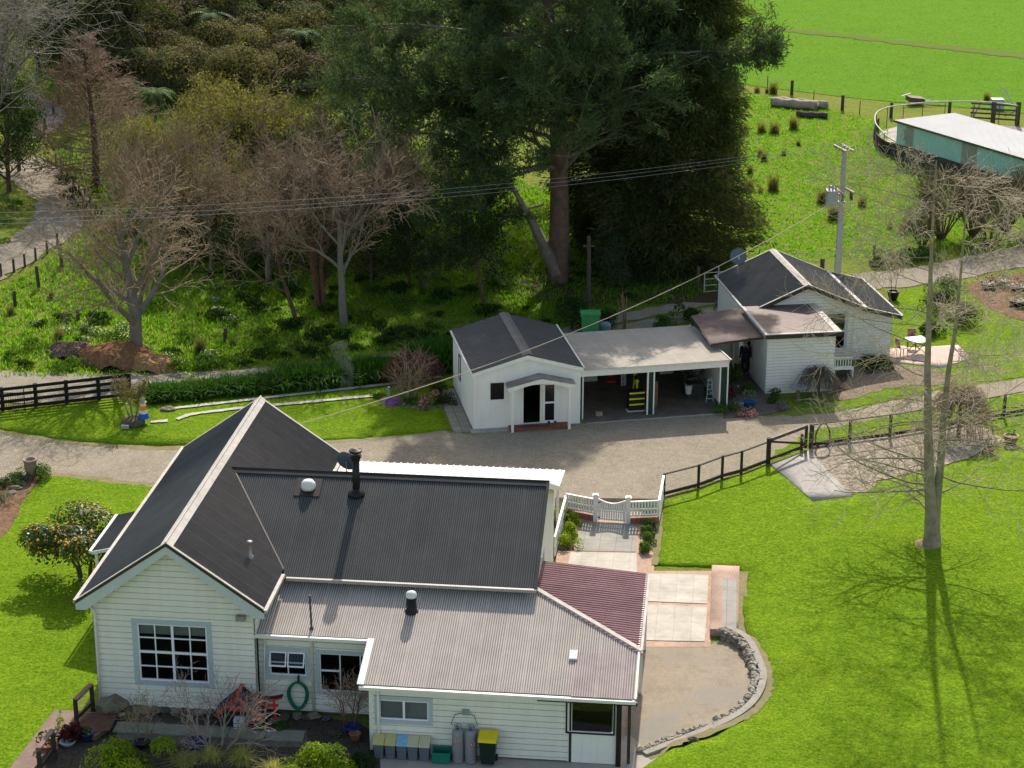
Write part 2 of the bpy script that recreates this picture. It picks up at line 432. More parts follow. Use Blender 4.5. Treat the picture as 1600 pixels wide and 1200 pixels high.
M_STEEL = mat('galvanised_steel', (.5, .51, .52), .4, .15, 3., metal=.6)
M_DISH = mat('grey_dish', (.12, .15, .18), .5, .1, 4.)
M_CONC = mat('concrete', (.36, .34, .31), .9, .2, 3., bump=.004)
M_DKPOST = mat('dark_stained_timber', (.045, .038, .033), .8, .3, 5.)
M_WHITE = mat('white_paint', (.80, .79, .75), .5, .06, 3.)
M_BRICK = brickmat('red_brick', (.40, .16, .10), (.30, .12, .09), (.35, .30, .26), .23, .08, .012)
M_GREEN = mat('dark_green_paint', (.02, .045, .035), .5, .2, 3.)

def corr(name, org, e1, e2, t0, t1, lo, hi, m, parent, pitch=.0762, amp=.012, spp=6, box=False, lapk=.22):
    """corrugated sheet: columns along e1, ribs run along e2 between lo(t) and hi(t)"""
    org, e1, e2 = (np.array(v, float) for v in (org, e1, e2)); e1 /= np.linalg.norm(e1); e2 /= np.linalg.norm(e2)
    nn = np.cross(e1, e2); nn = nn if nn[2] > 0 else -nn
    n = max(2, int((t1-t0)/pitch*spp)); T = np.linspace(t0, t1, n+1)
    if box:
        ph = (T/pitch) % 1; hgt = np.where(ph < .18, amp, np.where(ph < .24, 0, 0))
    else: hgt = amp*np.cos(2*np.pi*T/pitch)
    LO = np.array([lo(t) for t in T]); HI = np.array([hi(t) for t in T]); ok = HI-LO > .01
    V = []; 
    for u in (LO, HI): V.append(org+T[:, None]*e1+u[:, None]*e2+hgt[:, None]*nn)
    V.append(V[0]-nn*.012); V.append(V[1]-nn*.012)
    V = np.concatenate(V); N = n+1; i = np.array([k for k in range(n) if ok[k] and ok[k+1]])
    F = np.concatenate([np.stack([i, i+1, N+i+1, N+i], 1), np.stack([2*N+i, 3*N+i, 3*N+i+1, 2*N+i+1], 1), np.stack([N+i, N+i+1, 3*N+i+1, 3*N+i], 1), np.stack([i+1, i, 2*N+i, 2*N+i+1], 1)])
    vf = (.5+.5*np.cos(2*np.pi*(T[i]+T[i+1])/2/pitch)) if not box else np.ones(len(i))
    sh_ = np.floor(T[i]/(pitch*10)).astype(int); rr_ = np.random.RandomState(5).uniform(0, 1, 4000)[sh_ % 4000]; lap = (T[i]/(pitch*10)) % 1 < .1
    vf = np.where(lap, lapk+(1-lapk)*vf, vf*.86+.12*rr_)
    return npmesh(name, V, F, m, parent, np.concatenate([vf]*4))
def clip(P, a, b, c):
    """keep the part of polygon with a*x+b*z+c >= 0"""
    o = []
    for i in range(len(P)):
        p, q = P[i], P[(i+1) % len(P)]; dp = a*p[0]+b*p[1]+c; dq = a*q[0]+b*q[1]+c
        if dp >= 0: o.append(p)
        if (dp >= 0) != (dq >= 0): t = dp/(dp-dq); o.append((p[0]+(q[0]-p[0])*t, p[1]+(q[1]-p[1])*t))
    return o
def cutholes(P, holes):
    ps = [P]
    for (x0, x1, z0, z1) in holes:
        n = []
        for p in ps:
            n.append(clip(p, -1, 0, x0)); n.append(clip(p, 1, 0, -x1))
            mid = clip(clip(p, 1, 0, -x0), -1, 0, x1)
            if len(mid) > 2: n.append(clip(mid, 0, -1, z0)); n.append(clip(mid, 0, 1, -z1))
        ps = [q for q in n if len(q) > 2]
    return ps
def clad(name, P, mp, m, parent, holes=(), pitch=.2, z0=0., lip=.036, thick=.1):
    """weatherboard wall; P outline (u,z), mp(u,z,off) -> local xyz"""
    b = MB(); zt = max(p[1] for p in P); k0 = int(math.floor((min(p[1] for p in P)-z0)/pitch))
    for piece in cutholes(P, holes):
        k = k0
        while z0+k*pitch < zt:
            a, c = z0+k*pitch, z0+(k+1)*pitch; q = clip(clip(piece, 0, 1, -a), 0, -1, c); k += 1
            if len(q) < 3: continue
            e_ = min(.034, pitch*.2)
            q1 = clip(q, 0, -1, c-e_); q2 = clip(q, 0, 1, -(c-e_)); gz = -.3*lip
            for qq, of in ((q1, lip), (q2, gz)):
                if len(qq) > 2: b.add([mp(u, z, of) for u, z in qq], [tuple(range(len(qq)))])
            us = [u for u, z in q1 if abs(z-c+e_) < 1e-6]
            if len(us) > 1: b.add([mp(min(us), c-e_, lip), mp(max(us), c-e_, lip), mp(max(us), c-e_, gz), mp(min(us), c-e_, gz)], [(3, 2, 1, 0)])
            us = [u for u, z in q if abs(z-a) < 1e-6]
            if len(us) > 1: b.add([mp(min(us), a, lip), mp(max(us), a, lip), mp(max(us), a, -.3*lip), mp(min(us), a, -.3*lip)], [(0, 1, 2, 3)])
        b.add([mp(u, z, -thick) for u, z in piece], [tuple(range(len(piece)))[::-1]])
    for (x0, x1, y0, y1) in holes:      # reveals
        for a, c in (((x0, y0), (x1, y0)), ((x1, y0), (x1, y1)), ((x1, y1), (x0, y1)), ((x0, y1), (x0, y0))):
            b.add([mp(*a, .002), mp(*c, .002), mp(*c, -thick), mp(*a, -thick)], [(0, 1, 2, 3)])
    return b.build(name, m, parent)
def win(parent, mp, u0, u1, z0, z1, cols, rows, cw=.13, blind=0., m_c=None, sash=.035, mid=None, label=None, barw=.018, casing=True, open_top=False):
    """window set in a hole u0..u1 x z0..z1: frame, glass pane, blind"""
    def bx(b, a, c, d, e, o0, o1):
        v = [mp(u, z, o) for o in (o0, o1) for z in (d, e) for u in (a, c)]
        b.add(v, [(0, 2, 3, 1), (4, 5, 7, 6), (0, 1, 5, 4), (2, 6, 7, 3), (0, 4, 6, 2), (1, 3, 7, 5)])
    w_ = MB()
    if casing:
        for r in ((u0-cw, u1+cw, z1, z1+cw), (u0-cw, u1+cw, z0-cw, z0), (u0-cw, u0, z0, z1), (u1, u1+cw, z0, z1)): bx(w_, *r, -.01, .045)
    o = w_.build('window', m_c or M_CASING, parent)
    if label: o['label'] = label
    s_ = MB()
    for r in ((u0, u1, z1-sash, z1), (u0, u1, z0, z0+sash), (u0, u0+sash, z0+sash, z1-sash), (u1-sash, u1, z0+sash, z1-sash)): bx(s_, *r, -.06, .015)
    for k in range(1, cols):
        u = u0+(u1-u0)*k/cols; t = sash*.8 if mid and k == mid[0] else barw; bx(s_, u-t, u+t, z0+sash, z1-sash, -.05, .008+.001*k)
    for k in range(1, rows):
        z = z0+(z1-z0)*k/rows; t = sash*.8 if mid and k == mid[1] else barw; bx(s_, u0+sash, u1-sash, z-t, z+t, -.047, .004)
    s_.build('sash', M_SASH, o)
    g_ = MB(); bx(g_, u0+sash*.5, u1-sash*.5, z0+sash*.5, z1-sash*.5, -.035, -.03); g_.build('pane', GLASS, o)
    if blind:
        g_ = MB(); bx(g_, u0+.01, u1-.01, z1-blind, z1-.01, -.12, -.11); g_.build('blind', M_BLIND, o)
    if open_top:
        for k in range(cols):
            a = u0+(u1-u0)*k/cols+.02; c = u0+(u1-u0)*(k+1)/cols-.02; zt, zb = z1-.02, z1-(z1-z0)*.52
            g_ = MB()
            for (p, q, e, f) in ((a, c, 0, .09), (a, c, .91, 1.), (a, a+.04, .09, .91), (c-.04, c, .09, .91)):
                P_ = []
                for o_ in (0, .03):
                    for t in (e, f):
                        for u in (p, q): P_.append(mp(u, zt+(zb-zt)*t, .03+.22*t+o_))
                g_.add(P_, [(0, 2, 3, 1), (4, 5, 7, 6), (0, 1, 5, 4), (2, 6, 7, 3), (0, 4, 6, 2), (1, 3, 7, 5)])
            g_.build('open_sash', M_SASH, o)
            g_ = MB(); g_.add([mp(a+.03, zt-.03, .055), mp(c-.03, zt-.03, .055), mp(c-.03, zb+.03, .255), mp(a+.03, zb+.03, .255)], [(0, 1, 2, 3)]); g_.build('pane', GLASS, o)
    return o
def room(parent, x0, x1, y0, y1, z0, z1, name='room'):
    """dark interior behind windows, open towards -y"""
    b = MB(); b.add([(x0, y0, z0), (x1, y0, z0), (x1, y1, z0), (x0, y1, z0), (x0, y0, z1), (x1, y0, z1), (x1, y1, z1), (x0, y1, z1)], [(0, 1, 2, 3), (4, 7, 6, 5), (0, 3, 7, 4), (1, 5, 6, 2), (3, 2, 6, 7)])
    return b.build(name, M_VOID, parent)
def flue(parent, x, y, z, h, r, m, cowl=True, name='chimney_flue'):
    b = MB(); b.tube([(x, y, z-.1), (x, y, z+h)], r, 14)
    b.lathe([(r*2.4, -.06), (r*2.2, .05), (r*1.3, .12), (r, .2)], 14, (x, y, z))
    o = b.build(name, m, parent, True)
    if cowl:
        c = MB(); c.lathe([(r*1.15, h-.05), (r*1.15, h+.02), (r*1.55, h+.1), (r*1.6, h+.16), (r*1.2, h+.2)], 14, (x, y, z))
        c.lathe([(r*1.5, h+.27), (r*1.75, h+.3), (r*1.7, h+.36), (r*.5, h+.42)], 14, (x, y, z))
        for k in range(4): t = k*math.pi/2+.4; c.beam((x+r*1.2*math.cos(t), y+r*1.2*math.sin(t), z+h+.15), (x+r*1.4*math.cos(t), y+r*1.4*math.sin(t), z+h+.3), .02, .02)
        c.build('cowl', m, o, False)
    return o
def dish(parent, x, y, z, r, az, post=.5, m=M_DISH, dz=.3):
    d = Vector((math.cos(az), math.sin(az), dz)).normalized(); q = d.to_track_quat('Z', 'Y')
    c = Vector((x, y, z+post)); V, F = [], []; n = 20
    for k, (rr, hh) in enumerate([(0.01, 0), (.35, .015), (.7, .06), (1., .13), (1., .10), (.7, .03), (.01, -.03)]):
        for j in range(n): t = 2*math.pi*j/n; V.append(c+q @ Vector((rr*r*math.cos(t), rr*r*math.sin(t), hh*r)))
    for i in range(6):
        for j in range(n): F.append((i*n+j, i*n+(j+1) % n, (i+1)*n+(j+1) % n, (i+1)*n+j))
    b = MB(); b.add(V, F); o = b.build('satellite_dish', m, parent, True)
    b = MB(); b.tube([(x, y, z-.05), (x, y, z+post*.7), c-d*.03], .022, 6)
    b.tube([c-d*.02+Vector((0, 0, -r*.6)), c+d*r*.9+Vector((0, 0, -.1))], .012, 5); b.beam(c+d*r*.9+Vector((0, 0, -.16)), c+d*r*.9+Vector((0, 0, -.02)), .06, .06)
    b.build('mount', M_STEEL, o); return o

# ------------------------------------------------------------------ the farmhouse
HF = Frame(-13.94, 59.92, .1057)
house = thing('farmhouse', 'large white weatherboard farmhouse with charcoal iron roofs, nearest building in the foreground', 'house', HF.w(0, 0), -HF.p)
RZ, RA = 6.22, 3.045                       # gable ridge height and half width
zg = lambda a: RZ-.703*abs(a-RA)
zm = lambda b: 5.90-.441*abs(b-7.195)
zl = lambda b: 2.45+.27*(b+1.55)
SL = math.hypot(3.045, 2.14)
d1 = (3.045/SL, 0, -2.14/SL)
av = lambda b: min(6.09, RA+(RZ-zm(b))/.703) if zm(b) > 4.08 else 6.09
corr('gable_roof', (RA, 0, RZ), (0, 1, 0), (-d1[0], 0, d1[2]), 0, 13.55, lambda t: 0, lambda t: SL, M_DROOF, house, lapk=.6)
corr('gable_roof', (RA, 0, RZ), (0, 1, 0), d1, 0, 13.55, lambda t: 0, lambda t: (av(t)-RA)/3.045*SL, lapk=.9, parent=house, m=mat('charcoal_iron_brown', (.13, .115, .105), .75, .16, 2., spec=.08, ribs=.42))
s2 = math.hypot(1, .441)
def hm(a, mx):
    if a < 6.12: return max(0, (5.90-zg(a))/.441*s2) if a > 3.5 else 0
    return mx*s2
corr('main_roof', (0, 7.195, 5.90), (1, 0, 0), (0, -1, -.441), 3.5, 14.53, lambda t: 0, lambda t: hm(t, 4.395), M_DROOF, house)
corr('main_roof', (0, 7.195, 5.90), (1, 0, 0), (0, 1, -.441), 3.5, 14.53, lambda t: 0, lambda t: hm(t, 6.0), M_DROOF, house)
corr('verandah_roof', (5.6, 13.2, 3.22), (1, 0, 0), (0, 1, -.155), 0, 8.8, lambda t: 0, lambda t: 2.9, M_PINK, house, pitch=.26, amp=.035, spp=18, box=True)
HIPA = lambda a: 3.1+(a-14.5)*(.48-3.1)/3.52 if a > 14.5 else 3.15
s3 = math.hypot(1, .27)
corr('lean_to_roof', (0, 3.15, zl(3.15)), (1, 0, 0), (0, -1, -.27), 5.62, 18.02, lambda t: (3.15-HIPA(t))*s3, lambda t: (2.66 if t < 9.43 else 4.70)*s3, M_LROOF, house, amp=.013)
corr('patio_roof', (14.3, 0, 3.18), (0, 1, 0), (3.7, 0, -.3), .60, 6.72, lambda t: (.0 if t > 3.1 else (3.1-t)*3.52/2.62+.25)+.05, lambda t: 3.75, M_MAROON, house, pitch=.165, amp=.022)
corr('porch_roof', (.35, 6.6, 3.25), (0, 1, 0), (-1.95, 0, -.5), 0, 3.3, lambda t: 0, lambda t: 2.0, M_DROOF, house)
# repair sheet and skylight box on the lean-to
corr('repair_sheet', (0, -1.62+1.95*1, zl(.33)+.022), (1, 0, 0), (0, -1, -.27), 16.05, 17.95, lambda t: 0, lambda t: 1.93*s3, mat('mauve_iron', (.46, .38, .36), .7, .2, 2., ribs=.5), house)
x, y, z = HF.onplane(896, 1026, lambda a, b: zl(b)+.05)
MB().beam((x, y-.2, z-.06), (x, y+.2, z+.05), .26, .08).build('roof_hatch', mat('bare_zinc', (.6, .62, .62), .4, .2, 8.), house)
# ridge capping, barge flashings and gutters
b = MB()
for sx in (-1, 1):
    for y0, y1 in ((-.03, 13.6),):
        b.add([(RA, y0, RZ+.035), (RA, y1, RZ+.035), (RA+sx*.21, y1, RZ-.148+.035), (RA+sx*.21, y0, RZ-.148+.035)], [(0, 1, 2, 3) if sx < 0 else (3, 2, 1, 0)])
b.tube([(RA, -.03, RZ+.04), (RA, 13.6, RZ+.04)], .03, 6)
b.build('ridge_cap', M_CAP, house)
b = MB(); b.add([(3.45, 7.195, 5.945), (14.56, 7.195, 5.945), (14.56, 6.98, 5.85), (3.45, 6.98, 5.85)], [(3, 2, 1, 0)])
b.add([(3.45, 7.195, 5.945), (14.56, 7.195, 5.945), (14.56, 7.41, 5.85), (3.45, 7.41, 5.85)], [(0, 1, 2, 3)]); b.tube([(3.4, 7.195, 5.95), (14.56, 7.195, 5.95)], .03, 6)
b.build('ridge_cap', M_DROOF, house)
def slope_strip(p0, p1, wv, m, name, th=.03):
    b_ = MB(); p0, p1, wv = Vector(p0), Vector(p1), Vector(wv); b_.prism([p0, p1, p1+wv, p0+wv], (0, 0, th)); return b_.build(name, m, house)
for sx, ya, dy in ((-1, -.02, .10), (1, -.02, .10), (-1, 13.45, .10), (1, 13.45, .10)):
    xe_ = RA+sx*3.06
    slope_strip((RA, ya, RZ+.012), (xe_, ya, 4.07+.012), (0, dy, 0), M_CAP, 'barge_flashing')
for sx in (-1, 1):
    xe_ = RA+sx*3.08
    b = MB(); b.prism([(RA, -.05, RZ+.005), (xe_, -.05, 4.06), (xe_, -.05, 3.97), (RA, -.05, RZ-.09)], (0, .03, 0)); b.build('barge_edge', M_DARKW, house)
    b = MB(); b.prism([(RA, -.03, RZ-.09), (xe_, -.03, 3.975), (xe_, -.03, 3.76 if sx else 3.7), (xe_-sx*.34, -.03, 3.76), (RA, -.03, RZ-.36)], (0, .03, 0)); b.build('barge_board', M_BARGE, house)
    b = MB(); b.prism([(RA, 0.001, RZ-.06), (xe_, 0.001, 3.93), (xe_, 0.001, 3.90), (RA, 0.001, RZ-.09)], (0, .40, 0)); b.build('soffit', M_TRIM, house)
# gutters
def gutter(p0, p1, m=M_TRIM, r=.07): b_ = MB(); b_.beam(p0, p1, r*1.7, r*1.5); return b_.build('gutter', m, house)
gutter((-.06, 0, 4.03), (-.06, 13.6, 4.03), M_CAP); gutter((6.16, -.02, 4.01), (6.16, 2.75, 4.01), M_CAP); gutter((6.16, 11.5, 4.01), (6.16, 13.6, 4.01), M_CAP)
gutter((6.25, 2.73, 3.90), (14.55, 2.73, 3.90), mat('grey_gutter', (.36, .33, .31), .5, .2, 2.))
gutter((5.63, .42, 2.93), (9.36, .42, 2.93)); gutter((9.43, -1.64, 2.37), (18.06, -1.64, 2.37)); gutter((18.1, .5, 2.93), (18.08, 6.75, 2.80), M_CAP, .05)
slope_strip((9.36, -1.6, zl(-1.6)+.02), (9.36, .45, zl(.45)+.02), (.22, 0, 0), M_TRIM, 'barge_flashing')
slope_strip((14.45, 3.13, zl(3.13)+.03), (18.08, .47, zl(.47)+.03), (.10, .14, 0), M_CAP, 'barge_flashing', .05)
slope_strip((18.0, -1.6, zl(-1.6)+.02), (18.0, .5, zl(.5)+.02), (.07, 0, 0), M_TRIM, 'barge_flashing')
slope_strip((14.47, 7.195, 5.93), (14.47, 2.75, zm(2.75)+.02), (.10, 0, 0), M_DROOF, 'barge_flashing')
slope_strip((14.30, 3.2, 3.22), (14.30, 6.75, 3.22), (.10, 0, 0), M_CAP, 'barge_flashing')
b = MB(); b.prism([(14.50, 7.195, 5.90), (14.50, 2.8, 3.95), (14.50, 2.8, 3.80), (14.50, 7.195, 5.72), (14.50, 13.2, 3.08), (14.50, 13.2, 3.25)], (.03, 0, 0)); b.build('barge_board', M_TRIM, house)
b = MB(); b.beam((-1.66, 6.6, 2.72), (-1.66, 9.9, 2.72), .10, .10); b.beam((-1.6, 6.57, 2.70), (.3, 6.57, 3.17), .03, .12); b.build('gutter', M_TRIM, house)
for y_ in (6.75, 9.6): MB().box(-1.55, -1.45, y_, y_+.1, 0, 2.7).build('porch_post', M_TRIM, house)
# valley trays and stepped flashing
b = MB(); b.beam((3.5, 7.195, 5.93), (6.1, 3.07, 4.09), .05, .02); b.build('valley', M_BLACK, house)
# walls
mpf = lambda B: (lambda u, z, o: (u, B-o, z))
mpr = lambda A: (lambda u, z, o: (A+o, u, z))
mpl = lambda A: (lambda u, z, o: (A-o, u, z))
def pxrect(x0, y0, x1, y1, B):
    p, q = HF.onb(x0, y0, B), HF.onb(x1, y1, B); return (p[0], q[0], q[2], p[2])
W1 = (1.90, 4.05, 1.02, 2.76)
a_, z_ = HF.onb(213.7, 973, .37)[0::2]; c_, y_ = HF.onb(327.5, 1067.5, .37)[0::2]; W1 = (a_, c_, y_, z_)
clad('wall', [(.41, .12), (5.68, .12), (5.68, 4.0), (3.045, 5.93), (.41, 4.0)], mpf(.37), M_WALL, house, [W1], .205)
clad('wall', [(.37, .12), (13.2, .12), (13.2, 3.95), (.37, 3.95)], mpl(.41), M_WALL, house, [], .205)
clad('wall', [(.41, .12), (5.68, .12), (5.68, 4.0), (3.045, 5.93), (.41, 4.0)], lambda u, z, o: (u, 13.2+o, z), M_WALL, house, [], .205)
clad('wall', [(.37, .12), (13.2, .12), (13.2, 3.95), (.37, 3.95)], mpr(5.68), M_WALL, house, [(.47, 3.0, .2, 3.0)], .205)
BL = .80
def rect(x0, y0, x1, y1, B):
    a, z = HF.onb(x0, y0, B)[0::2]; c, q = HF.onb(x1, y1, B)[0::2]; return (a, c, q, z)
W2 = rect(421, 1015, 479, 1056, BL); W3 = rect(499, 1020, 596, 1084, BL); W3 = (W3[0], min(W3[1], 10.2), W3[2], W3[3])
clad('wall', [(5.70, .12), (10.4, .12), (10.4, 2.93), (5.70, 2.93)], mpf(BL), M_WALL, house, [W2, W3], .205)
BW = -1.4
W4 = rect(592, 1092, 670, 1127, BW)
W5 = rect(887, 1096, 958, 1146, BW)
clad('wall', [(9.75, .10), (15.98, .10), (15.98, 2.42), (9.75, 2.42)], mpf(BW), M_WALL, house, [W4], .205)
clad('wall', [(-1.4, .10), (.78, .10), (.78, 2.9), (-1.4, 2.42)], mpl(9.75), M_WALL, house, [], .205)
MB().box(9.70, 9.83, -1.44, -1.3, .08, 2.42).build('corner_board', M_TRIM, house)
b = MB(); b.box(16.0, 16.06, -1.43, -1.37, .05, 2.4); b.build('black_strip', M_BLACK, house)
b = MB(); b.box(16.08, W5[0], -1.42, -1.36, .05, 2.36).box(W5[1], 17.45, -1.42, -1.36, .05, 2.36).box(W5[0], W5[1], -1.42, -1.36, .05, W5[2]).box(W5[0], W5[1], -1.42, -1.36, W5[3], 2.36)
for k in (1, 2): x_ = W5[0]+(W5[1]-W5[0])*k/3; b.box(x_-.008, x_+.008, -1.435, -1.42, .05, W5[2])
b.build('sunroom_panel', M_WALL2, house)
win(house, mpf(-1.42), W5[0], W5[1], W5[2], W5[3], 1, 1, .05, 0, M_BLACK, .02)
clad('wall', [(-1.36, .05), (2.9, .05), (2.9, 2.9), (1.5, 2.9), (-1.36, 2.4)], mpr(17.40), M_WALL2, house, [(.2, 1.1, .1, 2.1)], .205)
MB().box(17.46, 17.62, -1.52, -1.40, .0, 2.34).build('verandah_post', M_BLACK, house)
MB().box(17.80, 17.90, -1.30, -1.20, .0, 2.34).build('verandah_post', M_DARKW, house)
MB().box(15.0, 18.1, -1.60, -1.56, 2.22, 2.34).build('fascia', M_BLACK, house)
for yy in (3.4, 6.6): MB().box(17.95, 18.05, yy-.05, yy+.05, 0, 2.8).build('patio_post', M_TRIM, house)
MB().beam((18.0, .6, 2.80), (18.0, 6.7, 2.80), .06, .14).build('patio_beam', M_TRIM, house)
clad('wall', [(2.9, .05), (13.0, .05), (13.0, 3.2), (7.195, 5.75), (2.9, 3.86)], mpr(14.2), M_WALL, house, [(8.2, 9.0, 1.1, 2.5)], .205)
win(house, mpr(14.2), 8.2, 9.0, 1.1, 2.5, 1, 2, .1, 0)
clad('wall', [(5.7, .05), (14.2, .05), (14.2, 3.2), (5.7, 3.2)], lambda u, z, o: (u, 13.0+o, z), M_WALL, house, [], .205)
clad('wall', [(14.2, .05), (17.4, .05), (17.4, 2.9), (14.2, 3.1)], lambda u, z, o: (u, 2.9+o, z), M_WALL, house, [], .205)
MB().box(.5, 5.6, .5, 13.1, .3, .35).build('floor', M_VOID, house)
room(house, .55, 5.6, .48, 5, .5, 3.6); room(house, 5.75, 10.35, .92, 5, .4, 2.88); room(house, 9.9, 15.9, -1.28, .6, .3, 2.35); room(house, 16.05, 17.3, -1.33, 2.6, .1, 2.35)
for yy in (15.7,):
    for k in range(4): MB().box(6.0+k*2.7, 6.1+k*2.7, yy, yy+.1, 0, 2.75).build('verandah_post', M_TRIM, house)
# windows
win(house, mpf(.37), *W1, 4, 4, .17, .42, sash=.05, mid=(2, 2), label='large sixteen-light window with grey blinds part way down')
win(house, mpf(BL), *W2, 2, 2, .14, 0, open_top=True, label='window with its two top sashes tilted open')
o = win(house, mpf(BL), *W3, 3, 1, .13, 0)
u0, u1, z0, z1 = W3; MB().box(u0+.04, u0+(u1-u0)/3-.02, BL-.01, BL+.03, z0+(z1-z0)*.52, z0+(z1-z0)*.56).build('sash_bar', M_SASH, o)
win(house, mpf(BW), *W4, 2, 1, .14, sash=.045, mid=(1, 1), blind=W4[3]-W4[2]-.02)
# downpipes, fascia, foundation
def pipe(pts, r=.045, m=M_TRIM, name='downpipe'): b_ = MB(); b_.tube(pts, r, 8); return b_.build(name, m, house, True)
pipe([(.30, .25, 3.85), (.48, .25, 3.55), (.48, .25, .1)]); q_ = HF.onb(489, 1060, .72)[0]; pipe([(q_, .45, 2.85), (q_, .71, 2.6), (q_, .71, .1)]); pipe([(10.0, -1.5, 2.35), (10.0, -1.48, .1)]); pipe([(5.95, .70, 2.85), (5.80, .70, .1)], .03)
b = MB(); b.box(5.15, 5.45, .12, .30, 3.55, 3.72); b.build('rain_head', mat('aged_pipe', (.30, .28, .26), .6, .3, 5.), house)
MB().box(.46, 5.62, .42, 13.1, 0, .14).box(5.7, 9.8, .86, 3, 0, .14).box(9.82, 17.35, -1.36, 3, 0, .12).box(5.7, 14.1, 3, 12.9, 0, .14).build('foundation', mat('foundation', (.16, .15, .14), .9), house)
# flues, vents, dish
P_ = HF.onplane(557, 775, lambda a, b: zm(b)); flue(house, *P_, 1.25, .13, mat('black_flue', (.02, .02, .02), .35, .2, 4.))
P_ = HF.onplane(482, 764, lambda a, b: zm(b))
b = MB(); b.lathe([(.26, -.05), (.26, .04), (.24, .16), (.17, .25), (.06, .29)], 16, P_); b.build('roof_vent', mat('white_dome', (.75, .75, .73), .3, .1, 5.), house, True, 0)
b = MB(); b.prism([(P_[0]-.45, P_[1]-.42, P_[2]-.17), (P_[0]+.45, P_[1]-.42, P_[2]-.17), (P_[0]+.45, P_[1]+.35, P_[2]+.17), (P_[0]-.45, P_[1]+.35, P_[2]+.17)], (0, 0, .02)); b.build('vent_flashing', M_BLACK, house)
P_ = HF.onplane(391, 872, lambda a, b: zg(a)); b = MB(); b.lathe([(.16, -.08), (.1, .05), (.07, .08), (.07, .5), (.10, .52), (.10, .56), (.03, .58)], 12, P_); b.build('vent_pipe', mat('aluminium_pipe', (.35, .36, .34), .4, .2, 4., metal=.5), house, True)
P_ = HF.onplane(487, 983, lambda a, b: zl(b)); b = MB(); b.tube([(P_[0], P_[1], P_[2]-.1), (P_[0]-.03, P_[1], P_[2]+1.15)], .035, 8); b.lathe([(.1, -.03), (.05, .06)], 10, P_); b.lathe([(.05, 1.12), (.05, 1.18)], 8, (P_[0]-.03, P_[1], P_[2])); b.build('vent_pipe', mat('mossy_pipe', (.10, .095, .07), .8, .3, 9.), house)
P_ = HF.onplane(643, 957, lambda a, b: zl(b)); b = MB(); b.lathe([(.28, -.1), (.2, .03), (.17, .05), (.17, .5)], 16, P_); v = b.build('roof_vent', M_BLACK, house, True)
b = MB(); b.lathe([(.18, .5), (.185, .58), (.15, .66), (.05, .71)], 16, P_); b.build('cap', mat('silver_dome', (.7, .7, .68), .3, .1, 5.), v, True)
P_ = HF.w(0, 0); L_ = HF.l(aty(541, 722, HF.w(7.6, 12.5)[1])); L_ = HF.l(aty(541, 721, HF.w(6.9, 9.6)[1])); zb_ = zm(L_[1]); dish(house, L_[0], L_[1], zb_, .40, math.radians(75), L_[2]-zb_)
# garden tap, meter box, hose hook
q_ = HF.onb(728, 1112, -1.45); b = MB(); b.box(q_[0]-.11, q_[0]+.11, -1.52, -1.43, q_[2]-.09, q_[2]+.09); b.build('meter_box', mat('grey_box', (.28, .33, .35), .5), house)
# ------------------------------------------------------------------ white studio shed
SF = Frame(-1.749, 85.831, -.178); SW, SLn, SE, SH = 4.971, 6.186, 2.733, .712
shed = thing('studio_shed', 'small white plastered studio with charcoal gable roof, little porch and open door', 'shed', SF.w(0, 0), -SF.p)
M_SR = mat('charcoal_ribbed_iron', (.085, .085, .085), .5, .2, 1.2, spec=.15)
ss = math.hypot(SW/2, SH)
for sx in (-1, 1): corr('roof', (SW/2, 0, SE+SH), (0, 1, 0), (sx*SW/2, 0, -SH), 0, SLn, lambda t: 0, lambda t: ss+.03, M_SR, shed, pitch=.19, amp=.02, spp=12, box=True)
b = MB()
for sx in (-1, 1): b.add([(SW/2, -.03, SE+SH+.05), (SW/2, SLn+.03, SE+SH+.05), (SW/2+sx*.24, SLn+.03, SE+SH-.02), (SW/2+sx*.24, -.03, SE+SH-.02)], [(0, 1, 2, 3) if sx < 0 else (3, 2, 1, 0)])
b.build('ridge_cap', mat('grey_cap', (.16, .155, .15), .4, .35, 1.3), shed)
for sx in (-1, 1):
    b = MB(); b.prism([(SW/2, -.02, SE+SH-.02), (SW/2+sx*(SW/2+.03), -.02, SE-.03), (SW/2+sx*(SW/2+.03), -.02, SE-.20), (SW/2, -.02, SE+SH-.20)], (0, .04, 0)); b.build('barge_board', M_SHEDW, shed)
    b = MB(); b.prism([(SW/2, SLn-.02, SE+SH-.02), (SW/2+sx*(SW/2+.03), SLn-.02, SE-.03), (SW/2+sx*(SW/2+.03), SLn-.02, SE-.20), (SW/2, SLn-.02, SE+SH-.20)], (0, .04, 0)); b.build('barge_board', M_SHEDW, shed)
MB().beam((-.04, -.02, SE-.04), (-.04, SLn, SE-.04), .08, .08).build('gutter', M_TRIM, shed)
MB().beam((SW+.05, -.02, SE-.02), (SW+.05, SLn, SE-.02), .07, .08).build('gutter', M_TRIM, shed)
mf = lambda B: (lambda u, z, o: (u, B-o, z))
def srect(F, x0, y0, x1, y1, B): a, z = F.onb(x0, y0, B)[0::2]; c, q = F.onb(x1, y1, B)[0::2]; return (a, c, q, z)
SWN = srect(SF, 765, 597.5, 789, 625, .12); SDR = srect(SF, 817, 601, 844, 656, .12); SPN = srect(SF, 850, 600, 867.5, 654, .12)
zt = min(SDR[3], SPN[3])
SDR = (SDR[0], SDR[1], .16, zt); SPN = (SPN[0], SPN[1], .2, zt)
xs = .06, SW-.06
def flatwall(name, P, mp, m, parent, holes=()): return clad(name, P, mp, m, parent, holes, .6, 0, .004, .12)
flatwall('wall', [(xs[0], .02), (xs[1], .02), (xs[1], SE-.05), (SW/2, SE+SH-.06), (xs[0], SE-.05)], mf(.12), M_SHEDW, shed, [SWN, SDR, SPN])
